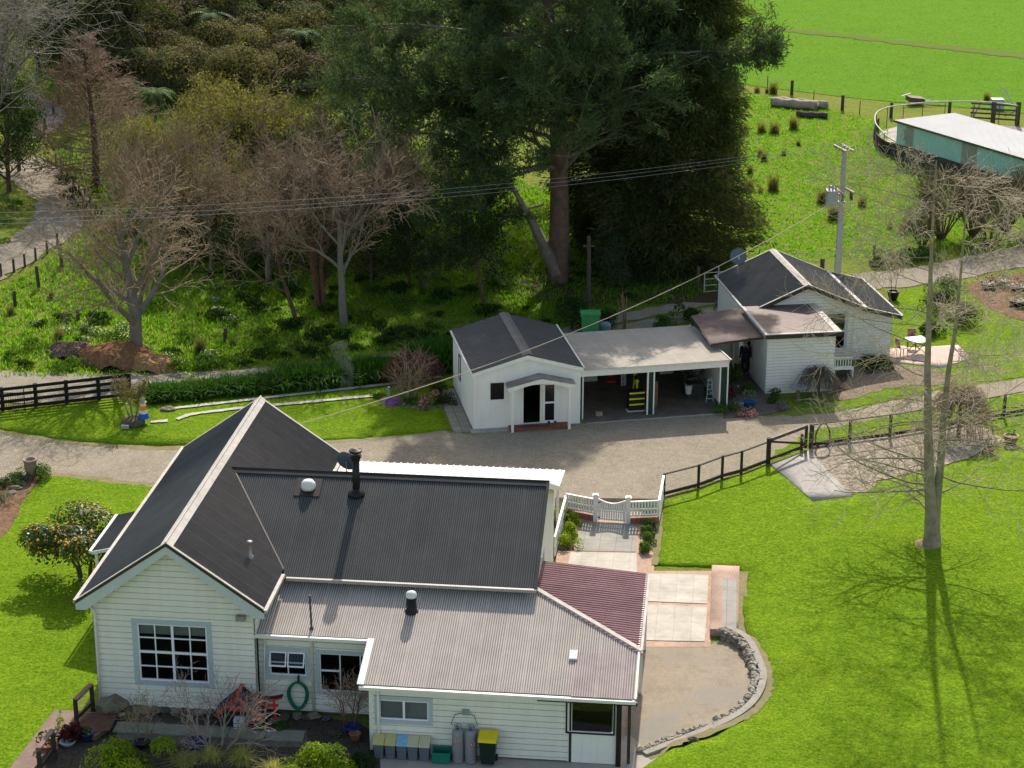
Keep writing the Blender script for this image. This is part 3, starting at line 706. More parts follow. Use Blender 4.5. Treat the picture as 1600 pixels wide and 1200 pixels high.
flatwall('wall', [(xs[0], .02), (xs[1], .02), (xs[1], SE-.05), (SW/2, SE+SH-.06), (xs[0], SE-.05)], lambda u, z, o: (u, SLn-.12+o, z), M_SHEDW, shed)
M_VB = M_SHEDW
clad('wall', [(.12, .02), (SLn-.12, .02), (SLn-.12, SE-.06), (.12, SE-.06)], lambda u, z, o: (xs[0]-o, u, z), M_SHEDW, shed, [(3.7, 4.15, 1.1, 2.2)], .6, 0, .0035, .1)
clad('wall', [(.12, .02), (SLn-.12, .02), (SLn-.12, SE-.06), (.12, SE-.06)], lambda u, z, o: (xs[1]+o, u, z), M_SHEDW, shed, [], .6, 0, .0035, .1)
b = MB()
for k in range(15): y_ = .4+k*.4; b.box(xs[0]-.02, xs[0]-.004, y_-.02, y_+.02, .03, SE-.08)
b.build('cover_batten', M_SHEDW, shed)
room(shed, .2, SW-.2, .25, 5.9, .1, 2.6)
win(shed, mf(.12), *SWN, 1, 1, .07, 0, M_SHEDW)
win(shed, lambda u, z, o: (xs[0]-o, u, z), 3.7, 4.15, 1.1, 2.2, 1, 2, .05, 0, M_DARKW)
win(shed, mf(.12), *SPN, 1, 2, .05, 0, M_SHEDW, sash=.05, mid=(9, 1))
b = MB(); u0, u1, z0, z1 = SDR
b.box(u0-.05, u0, .06, .13, z0, z1+.05).box(u1, u1+.06, .06, .13, z0, z1+.05).box(u0, u1, .06, .13, z1, z1+.05); b.build('door_frame', M_SHEDW, shed)
b = MB(); b.box(u0+.0, u0+.04, .15, .95, z0+.02, z1-.02); dr = b.build('door', M_SHEDW, shed)
MB().box(u0+.05, u0+.09, .85, .9, 1.05, 1.2).build('handle', M_STEEL, dr)
# porch
pa0, pa1 = SF.onz(800, 676, .02)[0], SF.onz(891, 671, .02)[0]; pb = SF.onz(810, 676, .02)[1]
b = MB(); b.box(pa0-.05, pa1+.05, pb+.12, .1, .0, .14); b.build('porch_deck', mat('red_deck', (.21, .085, .05), .7, .35, 4.), shed)
b = MB(); b.box(pa0+.35, pa0+1.75, pb+.3, -.15, .141, .155); b.build('door_mat', mat('slate_mat', (.06, .06, .06), .9), shed)
b = MB(); b.box(pa0+.6, pa0+2.0, pb+.02, pb+.11, .0, .06); b.build('timber_edge', mat('worn_timber', (.24, .17, .12), .8), shed)
px0, px1 = pa0+.03, pa1-.03
zP = 2.08
for x_ in (px0, px1): MB().box(x_-.055, x_+.055, pb+.06, pb+.17, 0, zP).build('porch_post', M_SHEDW, shed)
n = 16; b = MB(); top, bot = [], []
for k in range(n+1):
    t = k/n; x_ = px0-.22+(px1-px0+.44)*t; top.append((x_, pb+.0, zP+.06+.34*(1-abs(2*t-1)))); bot.append((x_, pb+.0, zP-.12+.30*math.sin(math.pi*min(max((t-.06)/.88, 0), 1))))
for k in range(n): b.prism([bot[k], bot[k+1], top[k+1], top[k]], (0, .05, 0))
b.build('porch_arch', M_SHEDW, shed)
xm = (px0+px1)/2
for sx in (-1, 1):
    hw = (px1-px0)/2+.26; L_ = math.hypot(hw, .38)
    corr('porch_roof', (xm, pb-.05, zP+.47), (0, 1, 0), (sx*hw, 0, -.38), 0, .12-pb, lambda t: 0, lambda t: L_, mat('porch_iron', (.30, .27, .25), .5, .4, 2.), shed, pitch=.19, amp=.015, spp=12, box=True)
b = MB()
for k in range(7): x_ = px0-.1+(px1-px0+.2)*k/6; zz = zP+.30-.36*abs(2*k/6-1)+.08; b.box(x_-.03, x_+.03, pb+.05, .1, zz-.05, zz)
b.build('porch_rafter', M_SHEDW, shed)
MB().box(xs[0]-.9, xs[0]-.0, -.15, 5.6, .0, .04).build('slab_path', brickmat('path_slabs', (.27, .26, .21), (.24, .23, .19), (.12, .12, .09), .45, .6, .02, offset=0.), shed)
MB().box(-.1, 2.7, -.35, .1, .0, .05).build('concrete_apron', M_CONC, shed)
# dog-like ornament / boots on porch
q = SF.onz(862, 659, .15); b = MB()
for dx in (-.16,):
    b.tube([(q[0]+dx, q[1], .14), (q[0]+dx, q[1], .34)], [.05, .06], 8); b.box(q[0]+dx-.05, q[0]+dx+.05, q[1]-.16, q[1]+.04, .14, .22)
o = b.build('gumboot', M_BLACK); o.parent = None; o.matrix_world = Matrix.Translation(Vector(SF.w(0, 0))) @ Matrix.Rotation(-SF.p, 4, 'Z'); tag(o, 'left black gumboot standing on the studio porch', 'boot'); o2 = o.copy(); COL.objects.link(o2); o2.location = Vector(SF.w(.3, 0)); o2['label'] = 'right black gumboot standing on the studio porch'
# ------------------------------------------------------------------ open carport garage
GF = Frame(3.14, 87.301, -.214); GW, GL = 6.9, 6.1
gar = thing('open_garage', 'open two-bay garage with pale corrugated roof between the studio and the cottage', 'garage', GF.w(0, 0), -GF.p)
corr('roof', (0, -.05, 2.40), (1, 0, 0), (0, 1, -.045), -.05, GW+.06, lambda t: 0, lambda t: GL, M_GROOF, gar, pitch=.0762, amp=.011)
MB().box(-.1, GW, -.0, .06, 2.06, 2.36).build('fascia', M_SHEDW, gar)
MB().box(-.1, GW, -.07, -.005, 2.31, 2.38).build('gutter', M_TRIM, gar)
b = MB(); b.prism([(GW+.02, -.1, 2.40), (GW+.02, GL, 2.12), (GW+.10, GL, 2.12), (GW+.10, -.1, 2.40)], (0, 0, .04)); b.build('barge_flashing', M_CAP, gar)
def gx(px): return GF.onb(px, 640, .1)[0]
posts = [(gx(902), gx(910.5)), (gx(1009.5), gx(1021)), (GW-.42, GW-.0)]
for a, c in posts:
    MB().box(a+.05, c-.05, .02, .08, 0, 2.06).build('post_panel', M_GREEN, gar)
    MB().box(a, a+.06, .0, .1, 0, 2.06).box(c-.06, c, .0, .1, 0, 2.06).build('post', M_SHEDW, gar)
clad('back_wall', [(0, 0), (GW, 0), (GW, 2.1), (0, 2.1)], lambda u, z, o: (u, GL-.15-o, z), mat('grey_sheet', (.33, .35, .36), .6, .2, 2.), gar, [], .9, 0, .004, .06)
clad('side_wall', [(.1, 0), (GL, 0), (GL, 2.1), (.1, 2.25)], lambda u, z, o: (.0-o, u, z), M_SHEDW, gar, [], .6, 0, .004, .06)
clad('side_wall', [(.1, 0), (GL, 0), (GL, 2.1), (.1, 2.25)], lambda u, z, o: (GW-.08+o, u, z), M_SHEDW, gar, [], .6, 0, .004, .06)
MB().box(.05, GW-.1, -.55, GL-.2, .0, .02).build('floor', mat('oily_concrete', (.17, .14, .115), .8, .4, 1.5), gar)
MB().beam((.1, -.55, .02), (GW-.4, -.55, .02), .10, .05).build('kerb', M_CONC, gar)
GM = Matrix.Translation(Vector(GF.w(0, 0))) @ Matrix.Rotation(-GF.p, 4, 'Z')
def gobj(name, mb, m, label, cat, group=None, smooth=False):
    o = mb.build(name, m, None, smooth); o.matrix_world = GM; return tag(o, label, cat, group)
M_W3 = mat('appliance_white', (.6, .6, .6), .4); M_YEL = mat('safety_yellow', (.72, .70, .04), .5); M_BRN = mat('brown_panel', (.22, .11, .06), .6); M_RED = mat('red_paint', (.55, .05, .04), .5)
gobj('chest_freezer', MB().box(.5, 2.0, 4.9, 5.6, .02, .9).box(.48, 2.02, 4.88, 5.62, .92, 1.0), M_W3, 'white chest freezer at the back of the left garage bay', 'freezer')
gobj('fridge', MB().box(5.2, 5.85, 5.2, 5.8, .02, 1.6).box(5.2, 5.85, 5.17, 5.19, .7, 1.58).box(5.2, 5.85, 5.17, 5.19, .05, .66), M_W3, 'tall white fridge at the back of the right garage bay', 'fridge')
t = thing('tool_chest', 'black tool chest with bright yellow drawer edges beside the middle garage post', 'tool chest', GF.w(posts[1][0]-.32, .75), -GF.p)
MB().box(-.35, .35, -.2, .25, .05, .95).build('body', M_BLACK, t)
for k, z_ in enumerate((.35, .62, .9)): MB().box(-.36, .36, -.24, -.205, z_-.035, z_+.035).build('drawer_edge', M_YEL, t)
MB().box(-.45, .36, -.28, .1, .0, .05).build('base', mat('white_plastic', (.7, .7, .7), .5), t)
gobj('brown_cabinet', MB().box(posts[1][1]+.04, posts[1][1]+.42, .9, 1.4, .02, 1.25).box(posts[1][1]+.03, posts[1][1]+.43, .88, .9, .5, .54), M_BRN, 'brown timber cabinet behind the middle garage post', 'cabinet')
b = MB(); b.box(2.45, 2.75, 4.6, 5.0, .3, 1.15).box(2.4, 2.8, 4.5, 5.0, .02, .12); gobj('pressure_washer', b, M_RED, 'red and white machine standing beside the chest freezer', 'machine')
b = MB()
for k in range(4): b.beam((2.95+k*.07, 4.0, .02), (3.1+k*.07, 4.6, 1.5), .03, .02)
for k in range(5): b.beam((2.97, 4.05+k*.11, .2+k*.26), (3.2, 4.05+k*.11, .2+k*.26), .02, .03)
gobj('stepladder', b, M_STEEL, 'grey stepladder leaning in the left garage bay', 'ladder')
rg = np.random.RandomState(4)
for k in range(3):
    b = MB(); x_ = 3.25+k*.1-.05; b.lathe([(.02, 0), (.1, .02), (.12, .25), (.09, .5), (.05, .8), (.07, 1.05), (.1, 1.12), (.02, 1.2)], 10, (x_-.2*k, 2.6-k*.55, .02))
    gobj('garden_machine', b, M_YEL if k % 2 == 0 else M_BLACK, ['yellow-headed garden machine standing in the left garage bay', 'black garden machine between two yellow ones in the garage', 'yellow garden machine just behind the tool chest'][k], 'tool')
b = MB(); b.lathe([(.13, 0), (.17, .3), (.18, .42)], 12, (5.55, 1.7, .25)); gobj('white_bucket', b, M_W3, 'white bucket hanging at the right of the right garage bay', 'bucket')
b = MB(); b.box(5.5, 6.3, 1.7, 2.6, .02, .7); 
for k in range(14): c = rg.uniform([5.4, 1.4, .7], [6.3, 2.6, 1.2]); b.beam(c, c+rg.normal(0, .2, 3), .1, .1)
gobj('workbench_clutter', b, mat('clutter_dark', (.05, .06, .06), .6, .6, 9.), 'cluttered dark workbench at the right end of the garage', 'workbench')
b = MB(); q = Vector((6.2, 1.0, 0)); b.beam(q, q+Vector((.12, .1, 1.2)), .03, .03).beam(q+Vector((.35, 0, 0)), q+Vector((.25, .1, 1.2)), .03, .03)
for k in range(5): b.beam(q+Vector((.02, .02*k, .2+.22*k)), q+Vector((.33, .02*k, .2+.22*k)), .02, .04)
gobj('folding_ladder', b, mat('teal_frame', (.35, .6, .58), .5), 'pale teal folding ladder leaning inside the right garage post', 'ladder')
gobj('timber_block', MB().box(.75, 1.05, .25, .45, .02, .2), mat('raw_wood', (.35, .30, .22), .8), 'small pale timber block on the garage floor by the left post', 'block')
# ------------------------------------------------------------------ cottage
CF = Frame(11.307, 94.546, -.155); CW, CL, CE, CH, CW2, CE2 = 5.934, 6.356, 2.745, 1.302, 1.86, 2.258
cot = thing('cottage', 'white weatherboard cottage with charcoal gable roof and flat-roofed lean-to, right of the garage', 'cottage', CF.w(0, 0), -CF.p)
cs = math.hypot(CW/2, CH)
corr('roof', (CW/2, 0, CE+CH), (0, 1, 0), (-CW/2, 0, -CH), 0, CL, lambda t: 0, lambda t: cs, M_SROOF, cot, lapk=.8)
corr('roof', (CW/2, 0, CE+CH), (0, 1, 0), (CW/2, 0, -CH), 0, CL, lambda t: 0, lambda t: cs, M_SROOF, cot, lapk=.8)
corr('roof', (CW, 0, CE), (0, 1, 0), (CW2, 0, CE2-CE), 0, CL, lambda t: 0, lambda t: math.hypot(CW2, CE-CE2), M_SROOF, cot)
def cstrip(p0, p1, wv, name, m=M_CAP, th=.03): b_ = MB(); p0, p1, wv = Vector(p0), Vector(p1), Vector(wv); b_.prism([p0, p1, p1+wv, p0+wv], (0, 0, th)); return b_.build(name, m, cot)
b = MB()
for sx in (-1, 1): b.add([(CW/2, -.03, CE+CH+.05), (CW/2, CL+.03, CE+CH+.05), (CW/2+sx*.2, CL+.03, CE+CH-.04), (CW/2+sx*.2, -.03, CE+CH-.04)], [(0, 1, 2, 3) if sx < 0 else (3, 2, 1, 0)])
b.build('ridge_cap', M_CAP, cot)
cstrip((CW-.12, -.02, CE+.06), (CW-.12, CL, CE+.06), (.2, 0, -.03), 'change_flashing')
for yy in (-.02, CL-.06):
    cstrip((CW/2, yy, CE+CH+.02), (-.02, yy, CE+.015), (0, .10, 0), 'barge_flashing'); cstrip((CW/2, yy, CE+CH+.02), (CW, yy, CE+.02), (0, .10, 0), 'barge_flashing'); cstrip((CW, yy, CE+.02), (CW+CW2, yy, CE2+.02), (0, .10, 0), 'barge_flashing')
cstrip((-.06, -.02, CE), (-.06, CL, CE), (.10, 0, 0), 'gutter', M_CAP, .06); cstrip((CW+CW2-.03, -.02, CE2), (CW+CW2-.03, CL, CE2), (.10, 0, 0), 'gutter', M_CAP, .05)
for P_ in (((CW/2, CE+CH), (-.03, CE)), ((CW/2, CE+CH), (CW, CE)), ((CW, CE), (CW+CW2, CE2))):
    (x0, z0), (x1, z1) = P_; MB().prism([(x0, -.03, z0), (x1, -.03, z1), (x1, -.03, z1-.17), (x0, -.03, z0-.17)], (0, .03, 0)).build('barge_board', M_DARKW, cot)
wallp = [(.15, .02), (CW+CW2-.4, .02), (CW+CW2-.4, CE2-.0), (CW, CE-.14), (CW/2, CE+CH-.16), (.15, CE-.14)]
LX, LB, LW = -.197, 4.061, 3.569
CWN = srect(CF, 1293, 490, 1312, 545, .4); CWN = (CWN[0], CWN[0]+.95, CWN[2], CWN[3])
clad('wall', wallp, mf(.4), M_WALL2, cot, [CWN], .15)
clad('wall', wallp, lambda u, z, o: (u, CL-.2+o, z), M_WALL2, cot, [], .15)
clad('wall', [(.4, .02), (CL-.2, .02), (CL-.2, CE-.05), (.4, CE-.05)], lambda u, z, o: (.15-o, u, z), M_WALL2, cot, [(.9, 1.9, 1.1, 2.2)], .9, 0, .004)
win(cot, lambda u, z, o: (.15-o, u, z), .9, 1.9, 1.1, 2.2, 1, 1, .05, 0, M_GREEN)
clad('wall', [(.4, .02), (CL-.2, .02), (CL-.2, CE2+.1), (.4, CE2+.1)], lambda u, z, o: (CW+CW2-.4+o, u, z), M_WALL2, cot, [], .15)
win(cot, mf(.4), *CWN, 1, 2, .1, 0, mat('pale_blue_casing', (.52, .60, .62), .5), mid=(9, 1))
b = MB(); b.box(5.45, 5.53, .33, .39, .1, 2.6); b.build('downpipe', M_TRIM, cot)
# lean-to block
ZT = 2.98
clad('wall', [(LX+.15, .0), (LX+LW-.15, .0), (LX+LW-.15, ZT-.1), (LX+.15, ZT-.1)], mf(-LB+.3), M_WALL2, cot, [], .15)
clad('wall', [(-LB+.3, 0), (.4, 0), (.4, ZT-.1), (-LB+.3, ZT-.1)], lambda u, z, o: (LX+.15-o, u, z), M_WALL2, cot, [(-.95, -.15, .12, 2.1)], .9, 0, .004)
clad('wall', [(-LB+.3, 0), (.4, 0), (.4, ZT-.1), (-LB+.3, ZT-.1)], lambda u, z, o: (LX+LW-.15+o, u, z), M_WALL2, cot, [], .15)
room(cot, LX+.3, LX+LW-.3, -3.6, .3, .1, 2.7)
MB().box(LX, LX+LW, -LB, 0.35, ZT-.03, ZT+.03).build('lean_to_roof', mat('flat_brown_sheet', (.17, .125, .11), .6, .35, 1.2, spec=.12), cot)
MB().box(LX-.04, LX+LW+.04, -LB-.05, -LB, ZT-.17, ZT+.03).build('fascia', M_DARKW, cot)
b = MB(); b.box(LX-.05, LX+LW+.05, -LB-.06, -LB+.10, ZT+.032, ZT+.06).box(LX+LW-.28, LX+LW+.05, -LB+.10, .3, ZT+.032, ZT+.055).box(LX-.05, LX+.10, -LB+.10, .3, ZT+.032, ZT+.06); b.build('edge_flashing', M_CAP, cot)
MB().box(LX-.8, LX+.05, -1.6, .2, 0, .16).box(LX-.9, LX+.05, -2.0, -1.6, 0, .08).build('doorstep', mat('brown_step', (.12, .06, .045), .7), cot)
# brown covered way between garage and cottage
PZ = lambda a, b_: 2.62+.05*(b_+3)
pc = [CF.onz(px, py, 2.66) for px, py in ((1079.7, 493.7), (1155.6, 484), (1193.5, 529.4), (1111.2, 537))]
pg = thing('covered_way', 'low brown corrugated canopy joining the garage to the cottage', 'canopy', CF.w(0, 0), -CF.p)
A_, B_, C_, D_ = [np.array(p) for p in pc]
def lerp(p, q, t): return p+(q-p)*t
V, F = [], []; N = 130
for k in range(N+1):
    t = k/N; l_, r_ = lerp(D_, A_, t), lerp(C_, B_, t); off = .012*math.cos(2*math.pi*t*44); V += [l_+[0, 0, off], r_+[0, 0, off+.10]]
F = [(2*k, 2*k+1, 2*k+3, 2*k+2) for k in range(N)]
b = MB(); b.add(V, F); b.build('roof', M_BROOF, pg)
MB().beam(D_+[0, 0, -.04], C_+[0, 0, .03], .05, .08).beam(D_+[0, 0, -.1], A_+[0, 0, -.1], .05, .12).build('edge_beam', M_DARKW, pg)
q = CF.onz(1145, 581, 0); MB().box(q[0]-.04, q[0]+.04, q[1]-.04, q[1]+.04, 0, 2.55).build('post', M_TRIM, pg)
b = MB(); b.box(D_[0]+.1, C_[0]-1.35, A_[1], A_[1]+.06, 0, 2.5); b.build('back_screen', M_DARKW, pg); b = MB(); b.box(C_[0]-1.35, C_[0]-.1, A_[1], A_[1]+.06, 0, 2.5); b.build('end_panel', M_WALL2, pg)
dish(cot, .9, CL-1.0, CE+.35, .42, math.radians(-100), .95)
MB().tube([(.1, CL-.3, CE-.1), (.1, CL-.3, CE+.6)], .03, 6).build('mast', M_STEEL, cot)
# ------------------------------------------------------------------ teal cowshed and yard
BF = Frame(26.2, 138.3, math.atan2(.87, .49))
b0 = thing('cowshed', 'long low cowshed with teal wall panels and pale flat roof at the far right', 'shed', (26.2, 138.3, 0), -math.atan2(.87, .49))
BLn, BW_ = 20., 5.3
corr('roof', (0, -.15, 2.66), (1, 0, 0), (0, 1, -.01), -.15, BLn, lambda t: 0, lambda t: BW_, mat('pale_grey_roof', (.60, .59, .58), .8, .08, .5, spec=.08), b0, pitch=.25, amp=.02, spp=12, box=True)
M_TEAL = mat('teal_sheet', (.50, .78, .76), .5, .12, 1.); M_GREYP = mat('grey_replacement_sheet', (.42, .41, .40), .5, .1, 1.)
def bpan(x0, x1, m, name='wall_panel', z0=1.05, z1=2.6, y=0.):
    bb = MB(); n_ = max(1, int((x1-x0)/.19))
    bb.box(x0, x1, y, y+.05, z0, z1)
    for k in range(n_+1): xx = x0+(x1-x0)*k/n_; bb.box(xx-.012 if k else xx, xx+.012 if k < n_ else xx, y-.02, y-.001, z0, z1)
    bb.build(name, m, b0)
bpan(0, .95, M_TEAL); bpan(.95, 1.75, M_GREYP); bpan(1.75, 6.6, M_TEAL); bpan(6.6, 8.1, M_GREYP); bpan(8.1, 20, M_TEAL)
bpan(0, BW_, M_TEAL, y=0) if False else None
MB().box(0, .05, .06, BW_, 1.05, 2.55).build('end_wall', M_TEAL, b0)
MB().box(-.2, BLn, -.2, -.16, 2.52, 2.66).build('fascia', mat('grey_brown_fascia', (.12, .11, .10), .6), b0)
MB().box(-.5, BLn, -.06, .12, 0, 1.04).build('base_wall', mat('stained_concrete', (.13, .11, .08), .9, .65, .9, bump=.01), b0)
MB().box(.1, BLn, BW_-.1, BW_, 0, 2.5).build('back_wall', M_GREYP, b0)
q = BF.onb(1411, 210, -.05); MB().box(q[0]-.16, q[0]+.16, -.1, -.02, q[2]-.35, q[2]+.35).build('wall_box', mat('cream_box', (.6, .58, .45), .6), b0)
# curved stock yard
yd = thing('stock_yard', 'curved stockyard with dark board wall and pipe rail beside the teal cowshed', 'stockyard', G(1385, 225))
Y0 = np.array(G(1385, 225))
arc = crom([G(1402, 247), G(1380, 239), G(1366, 225), G(1368, 207), G(1385, 199), G(1410, 196), G(1440, 192), G(1475, 190), G(1520, 190), G(1560, 193), G(1588, 197)], 6, closed=False)
loc = [np.array([p[0]-Y0[0], p[1]-Y0[1], 0]) for p in arc]
b = MB(); up = np.array([0, 0, 1.])
i1 = 20
for k in range(i1): b.beam(loc[k]+up*.5, loc[k+1]+up*.5, .09, 1.0)
b.build('board_wall', mat('dark_yard_boards', (.055, .042, .032), .9, .5, 1.2), yd)
MB().tube([p+up*(1.55 if k > 8 else 1.12+.05*k) for k, p in enumerate(loc)], .045, 6).build('pipe_rail', mat('pale_pipe', (.42, .42, .38), .5, .2, 2.), yd, True)
b = MB()
for k in range(6, len(loc), 6): b.tube([loc[k], loc[k]+up*1.5], .03, 5)
b.build('pipe_post', mat('dark_pipe', (.12, .12, .11), .5), yd)
sheet('yard_concrete', gp((1375, 235), (1368, 222), (1372, 210), (1395, 200), (1440, 194), (1600, 200), (1700, 250), (1500, 250)), mat('yard_concrete', (.42, .36, .32), .9, .25, .5), .02)
M_OLDW = mat('weathered_post', (.09, .075, .055), .9, .35, 4.)
yg = thing('yard_gate', 'dark timber rail gate and posts at the back of the stockyard', 'gate', G(1565, 192))
b = MB()
for z_ in (.35, .7, 1.05, 1.4): b.beam((-2.3, .3, z_), (.9, -.6, z_), .05, .12)
b.build('rail', M_OLDW, yg)
for x_, y_, h_ in ((-.7, -.15, 1.6), (1.0, -.6, 1.7)): MB().box(x_-.15, x_+.15, y_-.12, y_+.12, 0, h_).build('post', M_OLDW, yg)
# ================================================================== GROUND
rng = np.random.RandomState(11)
def geo(a, b, far, s):
    m = np.arange(a, b+s, s); st = []; d = s; x = b
    while x < far: d *= 1.35; x += d; st.append(x)
    en = []; d = s; x = a
    while x > -far: d *= 1.35; x -= d; en.append(x)
    return np.concatenate([en[::-1], m, st])
gxs, gys = geo(-75, 75, 2500, 1.1), geo(30, 260, 2500, 1.1)
X, Y = np.meshgrid(gxs, gys); Z = TZ(X, Y); nx, ny = len(gxs), len(gys)
I = (np.arange(ny-1)[:, None]*nx+np.arange(nx-1)[None]).ravel()
M_PAST = groundmat('rough_pasture', [(.05, (.23, .265, .035), (.145, .23, .02), 1), (.3, (.25, .25, .06), (.12, .21, .02), .55), (1.3, (.21, .19, .06), (.145, .24, .025), .45)], bump=.14, bs=2.4, fine=(6, .55, 1.25))
g = npmesh('pasture_ground', np.stack([X.ravel(), Y.ravel(), Z.ravel()], 1), np.stack([I, I+1, I+nx+1, I+nx], 1), M_PAST, smooth=True); g['kind'] = 'structure'
M_PADD = groundmat('paddock_grass', [(.045, (.11, .25, .010), (.145, .29, .016), 1), (.4, (.08, .21, .010), (.145, .28, .02), .5), (2.2, (.08, .19, .012), (.14, .27, .02), .4)], bump=.12, bs=2.8, fine=(5, .6, 1.2))
M_LAWN = groundmat('mown_lawn', [(.11, (.094, .220, .002), (.168, .300, .004), 1), (.42, (.068, .176, .002), (.195, .325, .008), .58), (1.7, (.064, .158, .002), (.21, .32, .012), .5), (6., (.052, .138, .004), (.27, .34, .04), .36)], bump=.09, bs=4., fine=(12, .55, 1.3))
M_GRAV = groundmat('driveway_gravel', [(.10, (.27, .23, .17), (.395, .335, .25), 1), (.35, (.19, .165, .11), (.40, .345, .265), .65), (2.2, (.18, .16, .10), (.42, .36, .28), .45), (11., (.17, .145, .105), (.46, .40, .32), .4)], bump=.03, bs=12., fine=(28, .6, 1.25))
M_TRK = groundmat('track_gravel', [(.15, (.27, .235, .19), (.36, .32, .27), 1), (1.0, (.20, .175, .12), (.38, .34, .28), .6), (5., (.18, .165, .10), (.36, .32, .27), .4)], bump=.03, bs=8., fine=(30, .75, 1.15))
M_DIRT = groundmat('verge_dirt', [(.5, (.20, .16, .09), (.30, .25, .16), 1), (3., (.14, .18, .05), (.30, .24, .15), .5)], bump=.03, bs=8.)
M_BARK = groundmat('bark_mulch', [(.6, (.16, .09, .055), (.26, .16, .10), 1), (6., (.12, .065, .04), (.32, .20, .13), .6)], bump=.05, bs=9., fine=(25, .5, 1.3))
M_SOIL = groundmat('dark_garden_soil', [(.8, (.055, .045, .035), (.10, .085, .07), 1), (9., (.03, .026, .02), (.14, .12, .10), .5)], bump=.03, bs=20., fine=(30, .5, 1.3))
M_PEB = groundmat('pebble_bed', [(.4, (.30, .25, .18), (.42, .36, .28), 1), (4., (.13, .10, .07), (.55, .48, .39), .75)], bump=.03, bs=25., fine=(35, .45, 1.35))
# far paddock beyond the fence line
pad = gp((1120, 120), (1180, 135), (1320, 152), (1400, 160), (1500, 168), (1640, 182))
sheet('far_paddock', [tuple(p[:2]) for p in pad]+[(90, 165), (160, 330), (60, 400), (4, 330), (8, 215)], M_PADD, .03, 4., smooth=False)
ribbon('paddock_swale', gp((1090, 42), (1200, 46), (1330, 58), (1450, 72), (1620, 90)), [1.6, 1.9, 2.4], groundmat('brown_swale', [(.3, (.11, .15, .03), (.15, .15, .05), 1), (1.2, (.10, .22, .01), (.15, .14, .06), .6)], bump=.1, bs=3.), .06, .16)
# gravel drive
drive = gp((-60, 668), (0, 675), (100, 692), (180, 698), (250, 699), (380, 697), (500, 692), (600, 684), (690, 672), (702, 676), (740, 680), (905, 662), (1010, 652), (1130, 640), (1150, 651), (1240, 650), (1305, 645), (1370, 632), (1480, 610), (1600, 592), (1700, 580),
           (1700, 605), (1600, 618), (1500, 634), (1400, 652), (1320, 668), (1262, 684), (1215, 712), (1200, 722), (1157, 738), (1092, 760), (1036, 780), (1030, 786), (878, 786), (860, 900), (400, 900), (282, 762), (240, 757), (140, 748), (75, 740), (0, 752), (-60, 760))
sheet('gravel_drive', drive, M_GRAV, .012, 1.5, smooth=False, jit=.07)
# verge of dry soil beside the lawns and the garage
ribbon('drive_verge', gp((-40, 666), (60, 686), (170, 697), (260, 700), (380, 698), (520, 690), (690, 673)), [.35, .5, .4], M_DIRT, .018, .07)
ribbon('drive_verge', gp((78, 741), (160, 750), (245, 759)), [.5, .4], M_DIRT, .018, .06)
# back track
ribbon('back_track', gp((1660, 395), (1560, 408), (1450, 430), (1350, 440)), [3.4, 3.0, 3.0], M_TRK, .03, .08)
ribbon('back_track', gp((1350, 436), (1200, 455), (1080, 476), (1000, 492), (930, 507)), [1.3, 1.2], M_TRK, .032, .08)
ribbon('back_track', gp((1365, 446), (1210, 470), (1100, 490), (1020, 506), (940, 520)), [1.3, 1.2], M_TRK, .034, .08)
ribbon('back_track', gp((960, 512), (860, 528), (700, 549), (560, 572), (420, 588), (300, 597), (190, 602), (90, 606), (-40, 604)), [2.0, 1.9, 2.2, 3.2, 4.8], M_TRK, .03, .08)
ribbon('hill_track', gp((-60, 445), (0, 412), (50, 380), (90, 350), (100, 322), (85, 298), (50, 272), (20, 250)), [3.0, 3.0, 3.1, 3.6, 3.6], M_TRK, .04, .12)
ribbon('hill_track', gp((20, 213), (45, 205), (66, 190), (66, 176), (50, 163), (20, 155)), [3.0, 3.2], M_TRK, .04, .12)
# mown lawns
lawn1 = gp((-60, 640), (0, 645), (60, 636), (150, 627), (240, 622), (330, 618), (440, 610), (560, 598), (640, 590), (700, 578), (722, 600), (690, 640), (702, 672), (640, 680), (500, 690), (380, 696), (250, 697), (170, 694), (90, 686), (0, 671), (-60, 662))
sheet('front_lawn', lawn1, M_LAWN, .022, 1.2, smooth=False, jit=.035, thick=.05)
lawn2 = gp((30, 790), (52, 762), (80, 744), (140, 751), (245, 762), (330, 800), (330, 1000), (190, 1090), (150, 1070), (120, 1095), (60, 1160), (20, 1215), (-80, 1250), (-80, 860), (0, 842), (20, 820))
sheet('side_lawn', lawn2, M_LAWN, .022, 1., smooth=False, jit=.05)
RL = .14
cx_, cy_ = G(1075, 1080)[:2]
def zr(x, y): d = math.hypot((x-cx_), (y-cy_)*.9); return .024+RL*float(_sm((8.2-d)/3.5)) if x > 5.0 else .024
lawn3 = gp((1040, 784), (1095, 766), (1157, 744), (1200, 728), (1212, 735), (1240, 756), (1270, 784), (1328, 776), (1350, 770), (1368, 756), (1440, 738), (1530, 716), (1600, 700), (1700, 690), (1720, 1320), (930, 1320), (962, 1215), (990, 1192), (1050, 1178), (1120, 1158), (1165, 1130), (1196, 1092), (1202, 1060), (1190, 1030), (1168, 1000), (1162, 960), (1162, 892), (1116, 888), (1022, 884), (1030, 840))
sheet('back_lawn', lawn3, M_LAWN, .022, .9, smooth=False, jit=.03, zf=zr, thick=.35)
lawn4 = gp((1305, 642), (1370, 628), (1480, 605), (1600, 590), (1700, 578), (1700, 425), (1600, 430), (1500, 440), (1420, 452), (1380, 470), (1395, 540), (1390, 570), (1330, 600))
sheet('cottage_lawn', lawn4, M_LAWN, .02, 1.2, smooth=False, jit=.08)
